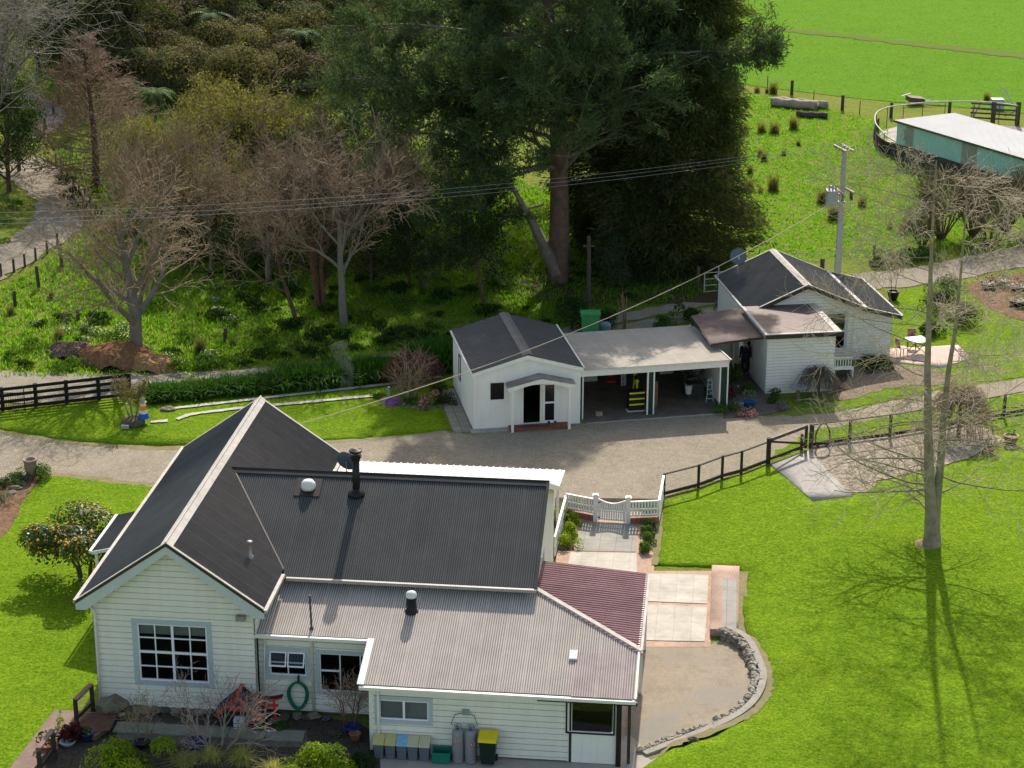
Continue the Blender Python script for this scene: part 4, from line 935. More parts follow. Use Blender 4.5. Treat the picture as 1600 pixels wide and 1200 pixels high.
sheet('grass_strip', gp((1205, 706), (1262, 676), (1330, 662), (1420, 646), (1520, 628), (1640, 610), (1640, 628), (1560, 640), (1500, 650), (1400, 666), (1320, 682), (1262, 694), (1212, 716)), M_LAWN, .026, 1.2, smooth=False, jit=.1)
sheet('grass_strip', gp((1500, 655), (1660, 628), (1660, 696), (1590, 702), (1560, 668)), M_LAWN, .028, 1.2, smooth=False, jit=.06)
# dirt rim outside the stone wall, beside the paths
ribbon('lawn_edge_dirt', gp((1030, 790), (1030, 830), (1023, 884)), [.25, .25], M_DIRT, .05, .03)
ribbon('lawn_edge_dirt', gp((1159, 896), (1160, 990)), [.35, .4], M_DIRT, .06, .05)
# pebble garden, concrete pad, bark garden
sheet('pebble_garden', gp((1240, 722), (1262, 702), (1330, 690), (1400, 680), (1500, 660), (1545, 672), (1568, 690), (1510, 718), (1440, 736), (1372, 752), (1350, 772), (1328, 772), (1300, 756)), M_PEB, .03, 1., smooth=False, jit=.06)
sheet('concrete_pad', gp((1204, 726), (1248, 710), (1264, 706), (1331, 776), (1270, 784)), M_CONC, .05, 1., smooth=False, thick=.05)
sheet('bark_garden', gp((-60, 780), (20, 748), (42, 745), (60, 748), (50, 765), (32, 790), (22, 815), (0, 842), (-60, 870)), M_BARK, .03, .8, jit=.05)
# paths by the farmhouse
PBR = brickmat('brick_edging', (.52, .33, .24), (.44, .27, .19), (.40, .34, .28), .11, .23, .012, rot=.1057)
sheet('garden_soil', gp((868, 778), (1028, 780), (1024, 866), (862, 868)), M_SOIL, .02, .8, smooth=False)
M_SLABW = brickmat('pale_slabs', (.54, .50, .44), (.50, .465, .41), (.45, .38, .30), .62, .62, .012, rot=.1057, offset=0.)
M_SLABG = brickmat('grey_slabs', (.36, .35, .31), (.31, .30, .27), (.24, .22, .19), .62, .9, .012, rot=.1057, offset=0.)
sheet('brick_path', gp((903, 800), (1003, 800), (1012, 800), (1022, 866), (1022, 893), (1114, 893), (1110, 1012), (998, 1012), (990, 900), (868, 890), (870, 862), (896, 862)), PBR, .03, .8, smooth=False)
sheet('grey_slab_path', gp((909, 818), (994, 818), (993, 864), (901, 862)), M_SLABG, .045, .8, smooth=False)
sheet('pale_slab_path', gp((892, 864), (995, 866), (995, 900), (885, 895)), M_SLABW, .05, .8, smooth=False)
sheet('pale_slab_patio', gp((1013, 898), (1107, 900), (1105, 945), (1009, 941)), M_SLABW, .05, .8, smooth=False)
sheet('pale_slab_patio', gp((1007, 946), (1105, 950), (1101, 1004), (1000, 1002)), M_SLABW, .05, .8, smooth=False)
M_STEP = brickmat('step_pavers', (.48, .31, .24), (.42, .30, .24), (.3, .26, .22), .11, .23, .01, rot=.1057)
sd_ = sheet('raised_paver_strip', gp((1112, 893), (1155, 895), (1153, 994), (1109, 994)), M_STEP, .28, .8, smooth=False, thick=.3)
sheet('grey_paver_strip', gp((1129, 915), (1150, 916), (1150, 992), (1128, 992)), M_SLABG, .285, .8, smooth=False)
M_COURT = brickmat('court_bricks', (.34, .28, .21), (.30, .25, .19), (.26, .22, .17), .11, .23, .006, rot=.1057, var=(.24, .22, .19))
court = gp((985, 1010), (1110, 1008), (1130, 1000), (1160, 1010), (1178, 1040), (1186, 1070), (1170, 1105), (1130, 1130), (1060, 1160), (995, 1180), (975, 1180))
sheet('brick_court', court, M_COURT, .024, .8, smooth=False)
sheet('concrete_path', gp((600, 1172), (800, 1186), (985, 1150), (1008, 1172), (1040, 1176), (985, 1215), (950, 1260), (560, 1260), (570, 1180)), mat('pink_concrete', (.40, .36, .31), .9, .2, 1.5), .03, .8, smooth=False)
sheet('covered_patio', [HF.w(a, b_)[:2] for a, b_ in ((14.1, 2.8), (17.3, 2.8), (17.3, -1.5), (18.6, -1.5), (18.6, 9.0), (14.1, 9.0))], M_STEP, .016, .8, smooth=False)
# front garden bed and stepping slabs
sheet('front_garden_bed', gp((120, 1120), (190, 1092), (400, 1110), (560, 1130), (590, 1150), (600, 1260), (20, 1260), (70, 1160)), M_SOIL, .035, .8, smooth=False)
sheet('pebble_path', gp((190, 1128), (480, 1142), (480, 1170), (330, 1166), (180, 1158)), groundmat('dark_pebbles', [(3., (.10, .085, .075), (.17, .15, .13), 1), (14., (.06, .05, .045), (.25, .22, .20), .6)], bump=.03, bs=30.), .045, .8, smooth=False)
b = MB()
for k in range(5):
    x0, x1 = 184+k*59, 241+k*59; y0 = 1131.5+k*3; P_ = [G(x0, y0), G(x1, y0+3), G(x1-4, y0+19), G(x0-8, y0+15)]
    b.prism([(p[0], p[1], .05) for p in P_], (0, 0, .05))
o = b.build('stepping_slabs', mat('green_slab', (.25, .25, .20), .9, .2, 2.)); o['kind'] = 'structure'
# cottage court and pink patio
sheet('cottage_court', gp((1130, 600), (1150, 582), (1200, 606), (1236, 640), (1190, 650), (1130, 655)), brickmat('court_pavers', (.17, .14, .13), (.14, .125, .115), (.10, .09, .08), .2, .1, .01), .03, .8, smooth=False)
sheet('pink_patio', gp((1389, 546), (1500, 540), (1515, 562), (1470, 576), (1392, 566)), mat('pink_patio_slabs', (.56, .43, .37), .9, .15, 1.), .045, .8, smooth=False, thick=.1)
sheet('cottage_bed', gp((1305, 585), (1330, 575), (1400, 566), (1400, 590), (1350, 606), (1306, 626)), M_SOIL, .03, .8, jit=.05)
sheet('leaf_litter_bed', gp((1350, 570), (1470, 580), (1480, 600), (1400, 606), (1330, 625), (1310, 620)), groundmat('leaf_litter', [(1., (.20, .15, .10), (.30, .23, .17), 1), (8., (.10, .08, .05), (.38, .31, .25), .6)], bump=.06, bs=12.), .035, .8, jit=.1)
sheet('far_garden_bed', gp((1520, 440), (1660, 428), (1660, 510), (1590, 500), (1530, 470)), M_BARK, .04, .8, jit=.1)
sheet('pine_litter', [G(870, 440)[:2]+np.array([8.5*math.cos(t)+4, 4.2*math.sin(t)]) for t in np.linspace(0, 6.0, 14)], groundmat('pine_needle_litter', [(.7, (.06, .045, .03), (.10, .075, .05), 1), (5., (.04, .06, .02), (.12, .09, .06), .4)], bump=.08, bs=8.), .05, .8, jit=.25)
# pale kerb lines in the front lawn
for pts in ([(268, 640), (330, 633), (400, 625), (480, 616), (560, 607), (640, 598), (690, 590)], [(276, 657), (300, 649), (345, 643), (400, 637), (480, 630), (540, 624), (590, 620)], [(235, 661), (262, 659)]):
    ribbon('concrete_kerb', gp(*pts), [.28, .3], mat('pale_kerb', (.50, .48, .40), .9, .2, 1.), .07, .02)
# --- grass as real blades where it stands rough
M_BLADE = leafmat('grass_blade', [(0, (.10, .26, .008)), (.6, (.14, .33, .012)), (1, (.19, .33, .03))], .52)
M_BLADE2 = leafmat('rank_grass_blade', [(0, (.08, .20, .012)), (.5, (.14, .30, .018)), (.85, (.20, .30, .04)), (1, (.30, .30, .10))], .52)
bankP = gp((-60, 588), (60, 588), (180, 588), (300, 582), (420, 573), (560, 556), (700, 535), (760, 526), (900, 508), (1080, 470), (1180, 425), (1100, 380), (860, 300), (600, 200), (300, 160), (100, 150), (70, 200), (110, 300), (118, 335), (90, 385), (-60, 470))
def offtrack(q, lines, w_):
    k = np.ones(len(q), bool)
    for L_, ww in lines:
        c = np.array(crom([p[:2] for p in L_], 6, closed=False))
        for i in range(0, len(q), 4000):
            d = np.sqrt(((q[i:i+4000, None]-c[None])**2).sum(2)).min(1); k[i:i+4000] &= d > ww
    return q[k]
TRL = [(gp((-60, 445), (0, 412), (50, 380), (90, 350), (100, 322), (85, 298), (50, 272), (20, 250)), 2.3), (gp((20, 213), (45, 205), (66, 190), (66, 176), (50, 163), (20, 155)), 1.9), (gp((1350, 436), (1200, 455), (1080, 476), (1000, 492), (930, 507)), .8), (gp((1660, 395), (1560, 408), (1450, 430), (1350, 440)), 2.0)]
pts = offtrack(scatter(bankP, 36000, rng), TRL, 0)
tag(blades('rough_grass', pts, .22, .06, 3, M_BLADE2, rng, .5), 'rough bright grass on the bank below the trees', 'grass', kind='stuff')
midP = gp((1180, 425), (1300, 405), (1700, 385), (1700, 300), (1400, 240), (1380, 190), (1200, 150), (1120, 150), (1150, 300))
pts = offtrack(scatter(midP, 14000, rng), TRL, 0)
tag(blades('pasture_grass', pts, .13, .05, 3, M_BLADE, rng, .6), 'short pasture grass around the power pole', 'grass', kind='stuff')
padP = [tuple(p[:2]) for p in pad]+[(60, 175), (60, 230), (10, 230)]
pts = offtrack(scatter(padP, 5000, rng), [(gp((1090, 42), (1200, 46), (1330, 58), (1450, 72), (1620, 90)), 1.5)], 0)
tag(blades('paddock_grass', pts, .12, .07, 3, M_BLADE, rng, .6), 'bright green grass of the far paddock', 'grass', kind='stuff')
# ================================================================== OBJECTS
RG = np.random.RandomState(77)
UP = np.array([0, 0, 1.])
# ---- dark rail fence on the right, with gate and hose
TOPS = [(1037, 741, 776), (1091, 721, 762), (1128, 708, 748), (1158, 698, 740), (1200, 677, 724)]
fb = [G(a, c) for a, _, c in TOPS]; O0 = fb[0]
fn = thing('rail_fence', 'dark timber rail fence curving from the white picket corner up to the timber gate', 'fence', O0)
for i, p in enumerate(fb):
    q = p-O0; h_ = 1.02 if i else 1.0; w_ = .055 if i < 4 else .09
    MB().box(q[0]-w_, q[0]+w_, q[1]-w_, q[1]+w_, 0, h_+(.14 if i == 4 else 0)).build('post', M_DKPOST, fn)
for i in range(4):
    a, c = fb[i]-O0, fb[i+1]-O0
    b = MB(); b.beam(a+UP*1.0, c+UP*1.0, .09, .04); b.build('rail', M_DKPOST, fn)
    b = MB(); b.beam(a+UP*.14, c+UP*.14, .05, .14); b.build('rail', M_DKPOST, fn)
g0, g1 = fb[-1], G(1262, 703)
gt = thing('timber_gate', 'dark timber farm gate with one diagonal brace beside the concrete pad', 'gate', g0)
a, c = (g0-g0)+[.1, .0, 0], (g1-g0)-[.1, 0, 0]
b = MB(); b.beam(a+UP*1.1, c+UP*1.1, .08, .14); b.build('top_rail', mat('worn_rail_sun_tone', (.10, .085, .07), .6, .3, 3.), gt)  # sunlight along the worn top rail put into its paler colour
b = MB(); b.beam(a+UP*.22, c+UP*.22, .05, .12); b.build('bottom_rail', M_DKPOST, gt)
b = MB(); b.beam(a+UP*1.0, c+UP*.3, .05, .09); b.build('brace', M_DKPOST, gt)
b = MB(); b.beam(c+UP*.1, c+UP*1.15, .12, .12); b.build('end_stile', M_DKPOST, gt)
TOP2 = [(1267, 666, 700), (1327, 656, 692), (1390, 645, 684), (1449, 636, 674), (1509, 624, 664), (1568, 613, 652), (1632, 602, 640)]
fb2 = [G(a, c) for a, _, c in TOP2]; O1 = fb2[0]
f2 = thing('rail_fence', 'dark rail fence from the timber gate to the right edge, behind the twin-trunked tree', 'fence', O1)
for i, p in enumerate(fb2):
    q = p-O1; w_ = .09 if i == 0 else .06; MB().box(q[0]-w_, q[0]+w_, q[1]-w_, q[1]+w_, 0, 1.1).build('post', mat('lichen_post', (.075, .055, .05), .9, .45, 9.), f2)
for i in range(len(fb2)-1):
    a, c = fb2[i]-O1, fb2[i+1]-O1
    b = MB(); b.beam(a+UP*1.08, c+UP*1.08, .07, .035); b.build('rail', M_DKPOST, f2)
    b = MB(); b.beam(a+UP*.16, c+UP*.16, .05, .15); b.build('rail', M_DKPOST, f2)
    if i == 0: MB().beam(a+UP*.03, c+UP*.03, .25, .06).build('kerb', M_CONC, f2)
hc = (fb2[0]*.72+fb2[1]*.28); dd = nrm(fb2[1]-fb2[0]); b = MB()
for k in range(7):
    r0 = .36+.02*RG.normal(); pts = []
    for j in range(25):
        t = j/24*2*math.pi; pts.append(dd*(r0*math.sin(t)*(1-.15*math.cos(t)))+UP*(.56-.50*math.cos(t+math.pi)*1.05*(1+.02*k))+np.array([0, -.06-.02*k, 0]))
    b.tube(pts, .017, 6)
o = b.build('garden_hose', mat('maroon_hose', (.16, .05, .055), .6, .5, 9.), None, True); o.location = hc; tag(o, 'coiled maroon hose hung over the fence rail beside the timber gate', 'hose')
p = G(1252, 703); t = thing('tap_stand', 'small timber tap stand on the concrete pad beside the gate', 'tap', p)
MB().box(-.06, .06, -.05, .05, 0, .75).build('post', mat('reddish_timber', (.10, .05, .045), .8), t)
b = MB(); b.tube([(0, -.05, .65), (0, -.18, .65), (0, -.2, .58)], .02, 6); b.build('tap', M_STEEL, t)
# ---- white picket fences, gate, brick bases
def picket(name, P0, P1, label, h=.95, brick=0.):
    d = P1-P0; L = np.hypot(d[0], d[1]); t = thing(name, label, 'fence', P0, math.atan2(d[1], d[0]))
    b = MB(); n = int(L/.115)
    for k in range(n): x_ = (k+.5)*L/n; b.box(x_-.036, x_+.036, -.012, .012, brick+.05, h-.05)
    b.build('pickets', M_WHITE, t)
    MB().box(0, L, -.045, .045, h-.05, h).build('cap_rail', M_WHITE, t)
    MB().box(0, L, -.035, -.013, brick+.06, brick+.13).box(0, L, -.035, -.013, (h+brick)*.5-.03, (h+brick)*.5+.03).build('rails', M_WHITE, t)
    if brick: MB().box(0, L, -.06, .06, 0, brick).build('brick_base', M_BRICK, t)
    return t
gl, gr = G(930, 815), G(981, 819); cl, crn = G(884, 806), G(1029, 817)
picket('picket_fence', cl, gl, 'white picket fence on a low brick base left of the little arched gate', .98, .28)
picket('picket_fence', gr, crn, 'white picket fence on a low brick base right of the little arched gate', .98, .28)
picket('picket_fence', G(866, 872), cl, 'white picket fence running from the farmhouse wall beside the left planting strip', .9)
picket('picket_fence', crn, G(1036, 778), 'short white picket return joining the dark rail fence at the corner', 1.0)
for p, lb in ((gl, 'white square gate post left of the arched picket gate'), (gr, 'white square gate post right of the arched picket gate')):
    t = thing('gate_post', lb, 'post', p)
    MB().box(-.09, .09, -.09, .09, 0, 1.12).build('shaft', M_WHITE, t); MB().box(-.12, .12, -.12, .12, 1.12, 1.16).box(-.09, .09, -.09, .09, 1.16, 1.2).build('cap', M_WHITE, t)
d = gr-gl; L = np.hypot(d[0], d[1]); t = thing('picket_gate', 'white picket gate with a dipped curved top at the end of the grey slab path', 'gate', gl, math.atan2(d[1], d[0]))
b = MB(); n = 11
for k in range(n): x_ = .14+(L-.28)*(k+.5)/n; hh = .98-.16*math.sin(math.pi*(x_-.1)/(L-.2)); b.box(x_-.035, x_+.035, -.012, .012, .1, hh)
b.build('pickets', M_WHITE, t)
b = MB(); pr = [(.12+(L-.24)*k/14, -.0, .99-.16*math.sin(math.pi*k/14)) for k in range(15)]
for k in range(14): b.beam(pr[k], pr[k+1], .07, .05)
b.box(.12, L-.12, -.04, -.013, .14, .2).box(.12, L-.12, -.04, -.013, .48, .54).box(.11, .17, -.03, .03, .08, 1.0).box(L-.17, L-.11, -.03, .03, .08, 1.0); b.build('frame', M_WHITE, t)
for z_ in (.2, .85): MB().box(.02, .2, -.06, -.04, z_, z_+.04).build('hinge', M_BLACK, t)
# ---- black rail fence and small gate at left
bf = [G(x, y) for x, y in ((-30, 646), (5, 641), (57, 635), (105, 630), (155, 625), (203, 619))]; OB = bf[0]
t = thing('black_rail_fence', 'black four-rail timber fence beside the oval lawn at the far left', 'fence', OB)
M_BF = mat('black_rail', (.018, .015, .014), .7, .3, 4.)
for p in bf: q = p-OB; MB().box(q[0]-.08, q[0]+.08, q[1]-.06, q[1]+.06, 0, 1.12).build('post', M_BF, t)
for z_ in (.14, .46, .76, 1.06): MB().beam(bf[0]-OB+UP*z_-[0, .09, 0], bf[-1]-OB+UP*z_-[0, .09, 0], .04, .15).build('rail', M_BF, t)
p = G(9, 640); t = thing('wire_gate', 'narrow black wire gate against the black rail fence', 'gate', p-np.array([0, .25, 0])); b = MB()
for k in range(9): b.tube([(k*.11, 0, .05), (k*.11, 0, .95)], .010, 4)
t['label'] = 'narrow black wire gate against the black rail fence'
b.build('bars', M_BF, t); b = MB()
for z_ in (.08, .9): b.tube([(0, 0, z_), (.95, 0, z_)], .018, 5)
b.tube([(.95, 0, 0), (.95, 0, 1.25)], .025, 5); b.build('frame', M_BF, t)
# ---- power pole, wires
PP = np.array([17.3, 105.5, 0.]); PP = G(1306, 470)
t = thing('power_pole', 'tall grey concrete power pole with crossarms and transformer behind the cottage', 'power pole', PP)
HP = 8.25
b = MB(); n = 6
M_POLE = mat('pole_concrete', (.34, .34, .36), .8, .12, 1.5)
b.v = [(sx*w_/2, sy*w_*.42, z_) for z_, w_ in ((0, .36), (HP, .20)) for sx, sy in ((-1, -1), (1, -1), (1, 1), (-1, 1))]; b.f = [(3, 2, 1, 0), (4, 5, 6, 7), (0, 1, 5, 4), (1, 2, 6, 5), (2, 3, 7, 6), (3, 0, 4, 7)]
b.build('shaft', M_POLE, t)
M_ARM = mat('crossarm_timber', (.44, .34, .30), .7, .2, 3.)
ad = nrm(np.array([.27, -1., 0])); sdv = np.array([1., .27, 0])/1.04
for k, s_ in enumerate((-.16, .16)):
    a = MB(); a.beam(sdv*s_*1.4+ad*.6+UP*(HP+.05), sdv*s_*1.4-ad*1.5*.6+UP*(HP+.05), .10, .12); a.build('crossarm', M_ARM, t)
    a = MB(); a.beam(sdv*s_*1.8+ad*(.9)+UP*(HP-2.15), sdv*s_*1.8-ad*.9+UP*(HP-2.15), .10, .12); a.build('crossarm', M_ARM, t)
b = MB(); b.box(-.80, -.24, -.3, .3, HP-3.0, HP-2.2).box(-.84, -.20, -.34, .34, HP-2.2, HP-2.14).box(-.25, .16, -.2, .2, HP-2.9, HP-2.75).box(-.25, .16, -.2, .2, HP-2.4, HP-2.3)
for k in range(5): b.box(-.83, -.80, -.25+k*.11, -.22+k*.11, HP-2.9, HP-2.35)
for k in range(3): b.lathe([(.05, 0), (.07, .05), (.04, .1), (.07, .15), (.03, .25)], 8, (-.68+k*.17, 0, HP-2.14))
b.build('transformer', mat('transformer_grey', (.30, .34, .38), .5, .15, 3.), t)
for k, (s_, q) in enumerate(((-.9, .2), (-.25, .2), (.5, .2))):
    b = MB(); b.lathe([(.03, 0), (.06, .05), (.03, .09), (.06, .13), (.02, .18)], 8, tuple(-ad*s_*.6+UP*(HP+.1))); b.build('insulator', M_WHITE, t)
b = MB(); b.tube([ad*.75-sdv*.3+UP*(HP-2.5), ad*.75-sdv*.3+UP*(HP-2.1)], .07, 8); b.tube([ad*.5+sdv*.3+UP*(HP-2.6), ad*.5+sdv*.3+UP*(HP-2.15)], .09, 8); b.build('fuse', M_DARKW, t)
M_WIRE = mat('wire_alloy', (.30, .30, .29), .8, spec=.1)
def wire(name, A, B, sag, r, label, m=M_WIRE, group=None):
    A, B = np.array(A), np.array(B); b = MB(); mid = A
    pts = [A+(B-A)*k/24-UP*sag*4*(k/24)*(1-k/24)-A for k in range(25)]; b.tube(pts, r, 5, False)
    o = b.build(name, m); o.location = A; return tag(o, label, 'wire', group)
PL = aty(-90, 352, 86.); top = PP+UP*(HP+.25)
for k, (dx, lb) in enumerate(((-.55, 'uppermost of the three thin power lines crossing in front of the trees'), (-.15, 'middle one of the three thin power lines crossing in front of the trees'), (.45, 'lowest of the three thin power lines crossing in front of the trees'))):
    e_ = [aty(-90, 334, 88.), aty(-90, 345, 87.), aty(-90, 352, 86.)][k]
    wire('power_line', top+ad*dx*1.1, e_, .75, .008, lb)
wire('service_cable', PP+UP*(HP-2.65)+[-.3, -.2, 0], HF.w(4.3, 13.3, 5.25), 1.1, .02, 'thick pale service cable from the power pole over the studio to the farmhouse', mat('pale_cable', (.50, .42, .34), .6))
# ---- posts, water tank, things behind the garage
p = G(920, 480); t = thing('timber_pole', 'tall weathered timber pole behind the studio beside the green shrub', 'pole', p)
b = MB(); b.tube([(0, 0, 0), (-.06, 0, 3.9)], [.13, .10], 8); b.build('shaft', M_OLDW, t); MB().box(-.35, .25, -.03, .03, 3.3, 3.42).build('crosspiece', M_OLDW, t)
p = G(922, 530); t = thing('green_bin', 'bright green plastic bin standing behind the garage roof', 'bin', p)
b = MB(); b.prism([(-.40, -.3, 0), (.40, -.3, 0), (.46, -.36, 1.35), (-.46, -.36, 1.35)], (0, .65, 0)); b.build('body', mat('bright_green_plastic', (.08, .36, .13), .5, .2, 3.), t)
MB().box(-.5, .5, -.4, .35, 1.35, 1.45).build('lid', mat('bright_green_plastic', (.08, .36, .13)), t)
p = G(945, 525); t = thing('blue_drum', 'pale blue drum behind the garage next to the green bin', 'drum', p); b = MB(); b.lathe([(.25, 0), (.3, .1), (.3, .6), (.24, .7), (.05, .75)], 12); b.build('body', mat('pale_blue_plastic', (.22, .33, .38), .5), t)
p = G(976, 516); b = MB()
for k in range(9): a_ = RG.uniform(-.15, .15, 2); b.beam((a_[0]*.6, a_[1], 0), (a_[0]*2.2-.1, a_[1], 1.7+RG.uniform(0, .4)), .05, .03)
o = b.build('timber_stakes', mat('bundled_stakes', (.30, .19, .10), .8, .3, 5.)); o.location = p; tag(o, 'bundle of upright tan stakes leaning behind the garage', 'stakes')
# fence posts along the back track and wire fence by cottage
M_POST = M_OLDW
def post(px, py, h_, r, label, name='fence_post', m=None, group=None, lean=0.):
    p = G(px, py); b = MB(); b.tube([(0, 0, -.1), (lean*h_, 0, h_)], [r, r*.92], 8); o = b.build(name, m or M_POST); o.location = p; return tag(o, label, 'post', group)
for x, y, h_, r, lb in ((1120+2, 468, 1.5, .09, 'thick weathered post by the pipe gate left of the cottage'), (1284, 431, 1.0, .13, 'square dark post behind the cottage ridge'), (1365, 410, 1.05, .09, 'leaning brown post left of the green bank plants'),
                      (1060+30, 455, 1.4, .1, 'dark post in the shade under the cypress')):
    post(x, y, h_, r, lb)
t = thing('pipe_gate', 'pale pipe-framed field gate beside the left wall of the cottage', 'gate', G(1100, 460)); b = MB()
for z_ in (.15, .5, .85, 1.2): b.tube([(0, 0, z_), (1.7, .5, z_)], .022, 5)
b.tube([(0, 0, .1), (0, 0, 1.2)], .03, 5); b.tube([(1.7, .5, .1), (1.7, .5, 1.2)], .03, 5); b.build('frame', mat('pale_pipe_gate', (.45, .45, .42), .5), t)
t = thing('pipe_gate', 'pale pipe-framed gate behind the cottage ridge beside the square post', 'gate', G(1240, 424)); b = MB()
for z_ in (.3, .7, 1.1): b.tube([(0, 0, z_), (1.5, -.3, z_)], .022, 5)
b.tube([(0, 0, .1), (0, 0, 1.1)], .03, 5); b.build('frame', mat('pale_pipe_gate', (.45, .45, .42)), t)
for k, (x, y) in enumerate(((1199, 134), (1237, 144), (1271, 158), (1316, 168), (1343, 174), (1392, 180), (1483, 176), (1478, 176))):
    if k in (1, 3, 5, 6): post(x, y+4, 1.15, .13, 'fence post at the paddock edge', group='posts along the paddock edge')
    elif k < 5: post(x, y+4, 1.0, .035, 'thin steel standard at the paddock edge', 'steel_standard', group='thin standards along the paddock edge')
pfw = thing('wire_fence', 'thin wire fence along the edge of the far paddock', 'fence', G(1180, 130))
b = MB(); q0 = G(1180, 130); L_ = [G(x, y)-q0 for x, y in ((1180, 130), (1237, 148), (1316, 172), (1392, 184), (1483, 180))]
for z_ in (.35, .65, .95): b.tube([q+UP*z_ for q in L_], .008, 4, False)
b.build('wires', M_WIRE, pfw)
for k, (x, y) in enumerate(((2, 432), (22, 425), (39, 417), (56, 407), (74, 396), (90, 384))): post(x, y, .75, .07, 'short brown post beside the hill track', group='short posts beside the hill track')
for x, y, h_ in ((61, 452, 1.3), (97, 419, 1.4), (24, 480, .9), (122, 500, .6), (352, 533, .7), (92, 165, 1.2), (84, 180, 1.), (70, 205, .9)): post(x, y, h_, .10, 'weathered old post on the grassy bank', group='old posts on the grassy bank', lean=RG.uniform(-.06, .06))
for k in range(9): post(88+k*9, 262+k*11 if k < 6 else 262+k*11, .9, .06, 'weathered fence post beside the hill track bend', group='posts along the hill track bend')
# logs
def log(px, py, L, r, rz, label, m, tz_=0.):
    p = G(px, py); t = thing('log', label, 'log', p+UP*tz_, rz); n = 14; pts = [(L*k/8-L/2, .06*math.sin(k*1.3), r+.03*math.sin(k*2.1)) for k in range(9)]
    b = MB(); b.tube(pts, [r*(1+.07*math.sin(k*1.9)) for k in range(9)], n); b.build('bark', m, t, True)
    b = MB(); b.lathe([(r*.95, 0), (r*.5, .01), (.02, .015)], 14); e = b.build('cut_face', mat('log_end', (.26, .20, .15), .8, .4, 6.), t); e.location = pts[-1]; e.rotation_euler = (0, math.pi/2, 0)
M_LOG = mat('grey_log', (.46, .38, .30), .9, .45, 2., bump=.02, bscale=8.)
log(1240, 169, 3.6, .34, -.42, 'large pale log, nearer of the two trunks lying by the paddock fence', M_LOG)
log(1254, 167, 3.9, .30, -.42, 'pale log lying just behind the larger log by the paddock fence', M_LOG)
log(1268, 184, 2.3, .22, -.25, 'short dark rotting log in front of the two large logs', mat('rotten_log', (.13, .10, .075), .95, .6, 5., bump=.05, bscale=6.))
# farm odds beyond the stockyard
p = G(1432, 164); t = thing('farm_trailer', 'small tipped farm trailer with pale drawbar beyond the stockyard rail', 'trailer', p)
MB().beam((-.7, 0, .5), (.5, .2, .35), 1.0, .35).build('tray', mat('rust_tray', (.14, .08, .08), .7), t); b = MB(); b.beam((.5, .2, .3), (2.2, -.1, .2), .08, .08).beam((.5, -.3, .5), (2.2, -.1, .2), .06, .06).beam((-1.2, -.1, .7), (-.5, 0, .9), .1, .06); b.build('drawbar', mat('white_bar', (.6, .58, .55), .5), t)
p = G(1560, 172); t = thing('metal_frame', 'white metal frame leaning on a small grey machine beyond the stockyard gate', 'frame', p); b = MB(); b.beam((.2, 0, 1.8), (1.3, -.2, .1), .1, .1).beam((0, .2, 1.6), (1.1, 0, .1), .06, .06); b.build('bars', mat('white_bar', (.6, .58, .55)), t); MB().box(-.5, .4, 0, .7, 0, .8).build('machine', mat('pale_teal_machine', (.4, .52, .5), .5), t)
p = G(1524, 184); b = MB(); b.beam((-.2, 0, 0), (.35, 0, 1.3), .2, .1); b.beam((-.35, 0, 0), (-.1, .1, .9), .08, .08); o = b.build('leaning_plank', mat('pinkish_plank', (.45, .33, .32), .7)); o.location = p; tag(o, 'pink-grey plank leaning against the cowshed back beside the yard gate', 'plank')
# ---- bins, gas bottles by the farmhouse wall
def hfobj(a, b_, name, label, cat, group=None): return thing(name, label, cat, HF.w(a, b_, .05), -HF.p, group)
def small_bin(px, lidm, label):
    a = HF.onb(px, 1186, -1.85)[0]; t = hfobj(a, -1.72, 'recycling_bin', label, 'bin', 'row of small grey bins against the wall')
    b = MB(); w0, w1 = .13, .165; b.v = [(sx*w_, sy*w_*1.15, z_) for z_, w_ in ((0, w0), (.52, w1)) for sx, sy in ((-1, -1), (1, -1), (1, 1), (-1, 1))]; b.f = [(3, 2, 1, 0), (4, 5, 6, 7), (0, 1, 5, 4), (1, 2, 6, 5), (2, 3, 7, 6), (3, 0, 4, 7)]
    b.build('body', mat('slate_plastic', (.115, .135, .17), .5, .1, 4.), t)
    b = MB(); b.prism([(-.175, -.22, .50), (-.175, .21, .64), (-.175, .21, .68), (-.175, -.22, .55)], (.35, 0, 0)); b.build('lid', lidm, t); return t
M_LY = mat('faded_yellow_lid', (.52, .46, .14), .6, .25, 14., c2=(.50, .45, .26)); M_LB = mat('blue_lid', (.10, .42, .62), .5, .3, 12., c2=(.35, .48, .60)); M_LC = mat('cream_lid', (.56, .50, .28), .6, .2, 14., c2=(.50, .47, .36))
for px, m, lb in ((592, M_LY, 'small grey bin with yellow lid, leftmost of the row against the farmhouse wall'), (610, M_LY, 'small grey bin with yellow lid, immediately left of the blue-lidded bin'), (628, M_LB, 'small grey bin with the blue lid in the row against the wall'), (645, M_LC, 'small grey bin with cream lid, immediately right of the blue-lidded bin'), (663, M_LC, 'small grey bin with cream lid, last of the row next to the green crate')): small_bin(px, m, lb)
a = HF.onb(690, 1192, -1.8)[0]; t = hfobj(a, -1.78, 'recycling_crate', 'green open recycling crate between the bins and the gas bottles', 'crate')
b = MB()
for x0, x1, y0, y1 in ((-.28, .28, -.2, -.17), (-.28, .28, .17, .2), (-.28, -.25, -.17, .17), (.25, .28, -.17, .17)): b.box(x0, x1, y0, y1, 0, .34)
b.box(-.25, .25, -.17, .17, 0, .02); b.build('body', mat('green_crate_plastic', (.01, .17, .12), .5, .2, 6.), t)
MB().box(-.31, .31, -.23, -.18, .30, .36).box(-.31, .31, .19, .23, .32, .38).build('rim', mat('green_crate_plastic', (.01, .17, .12)), t)
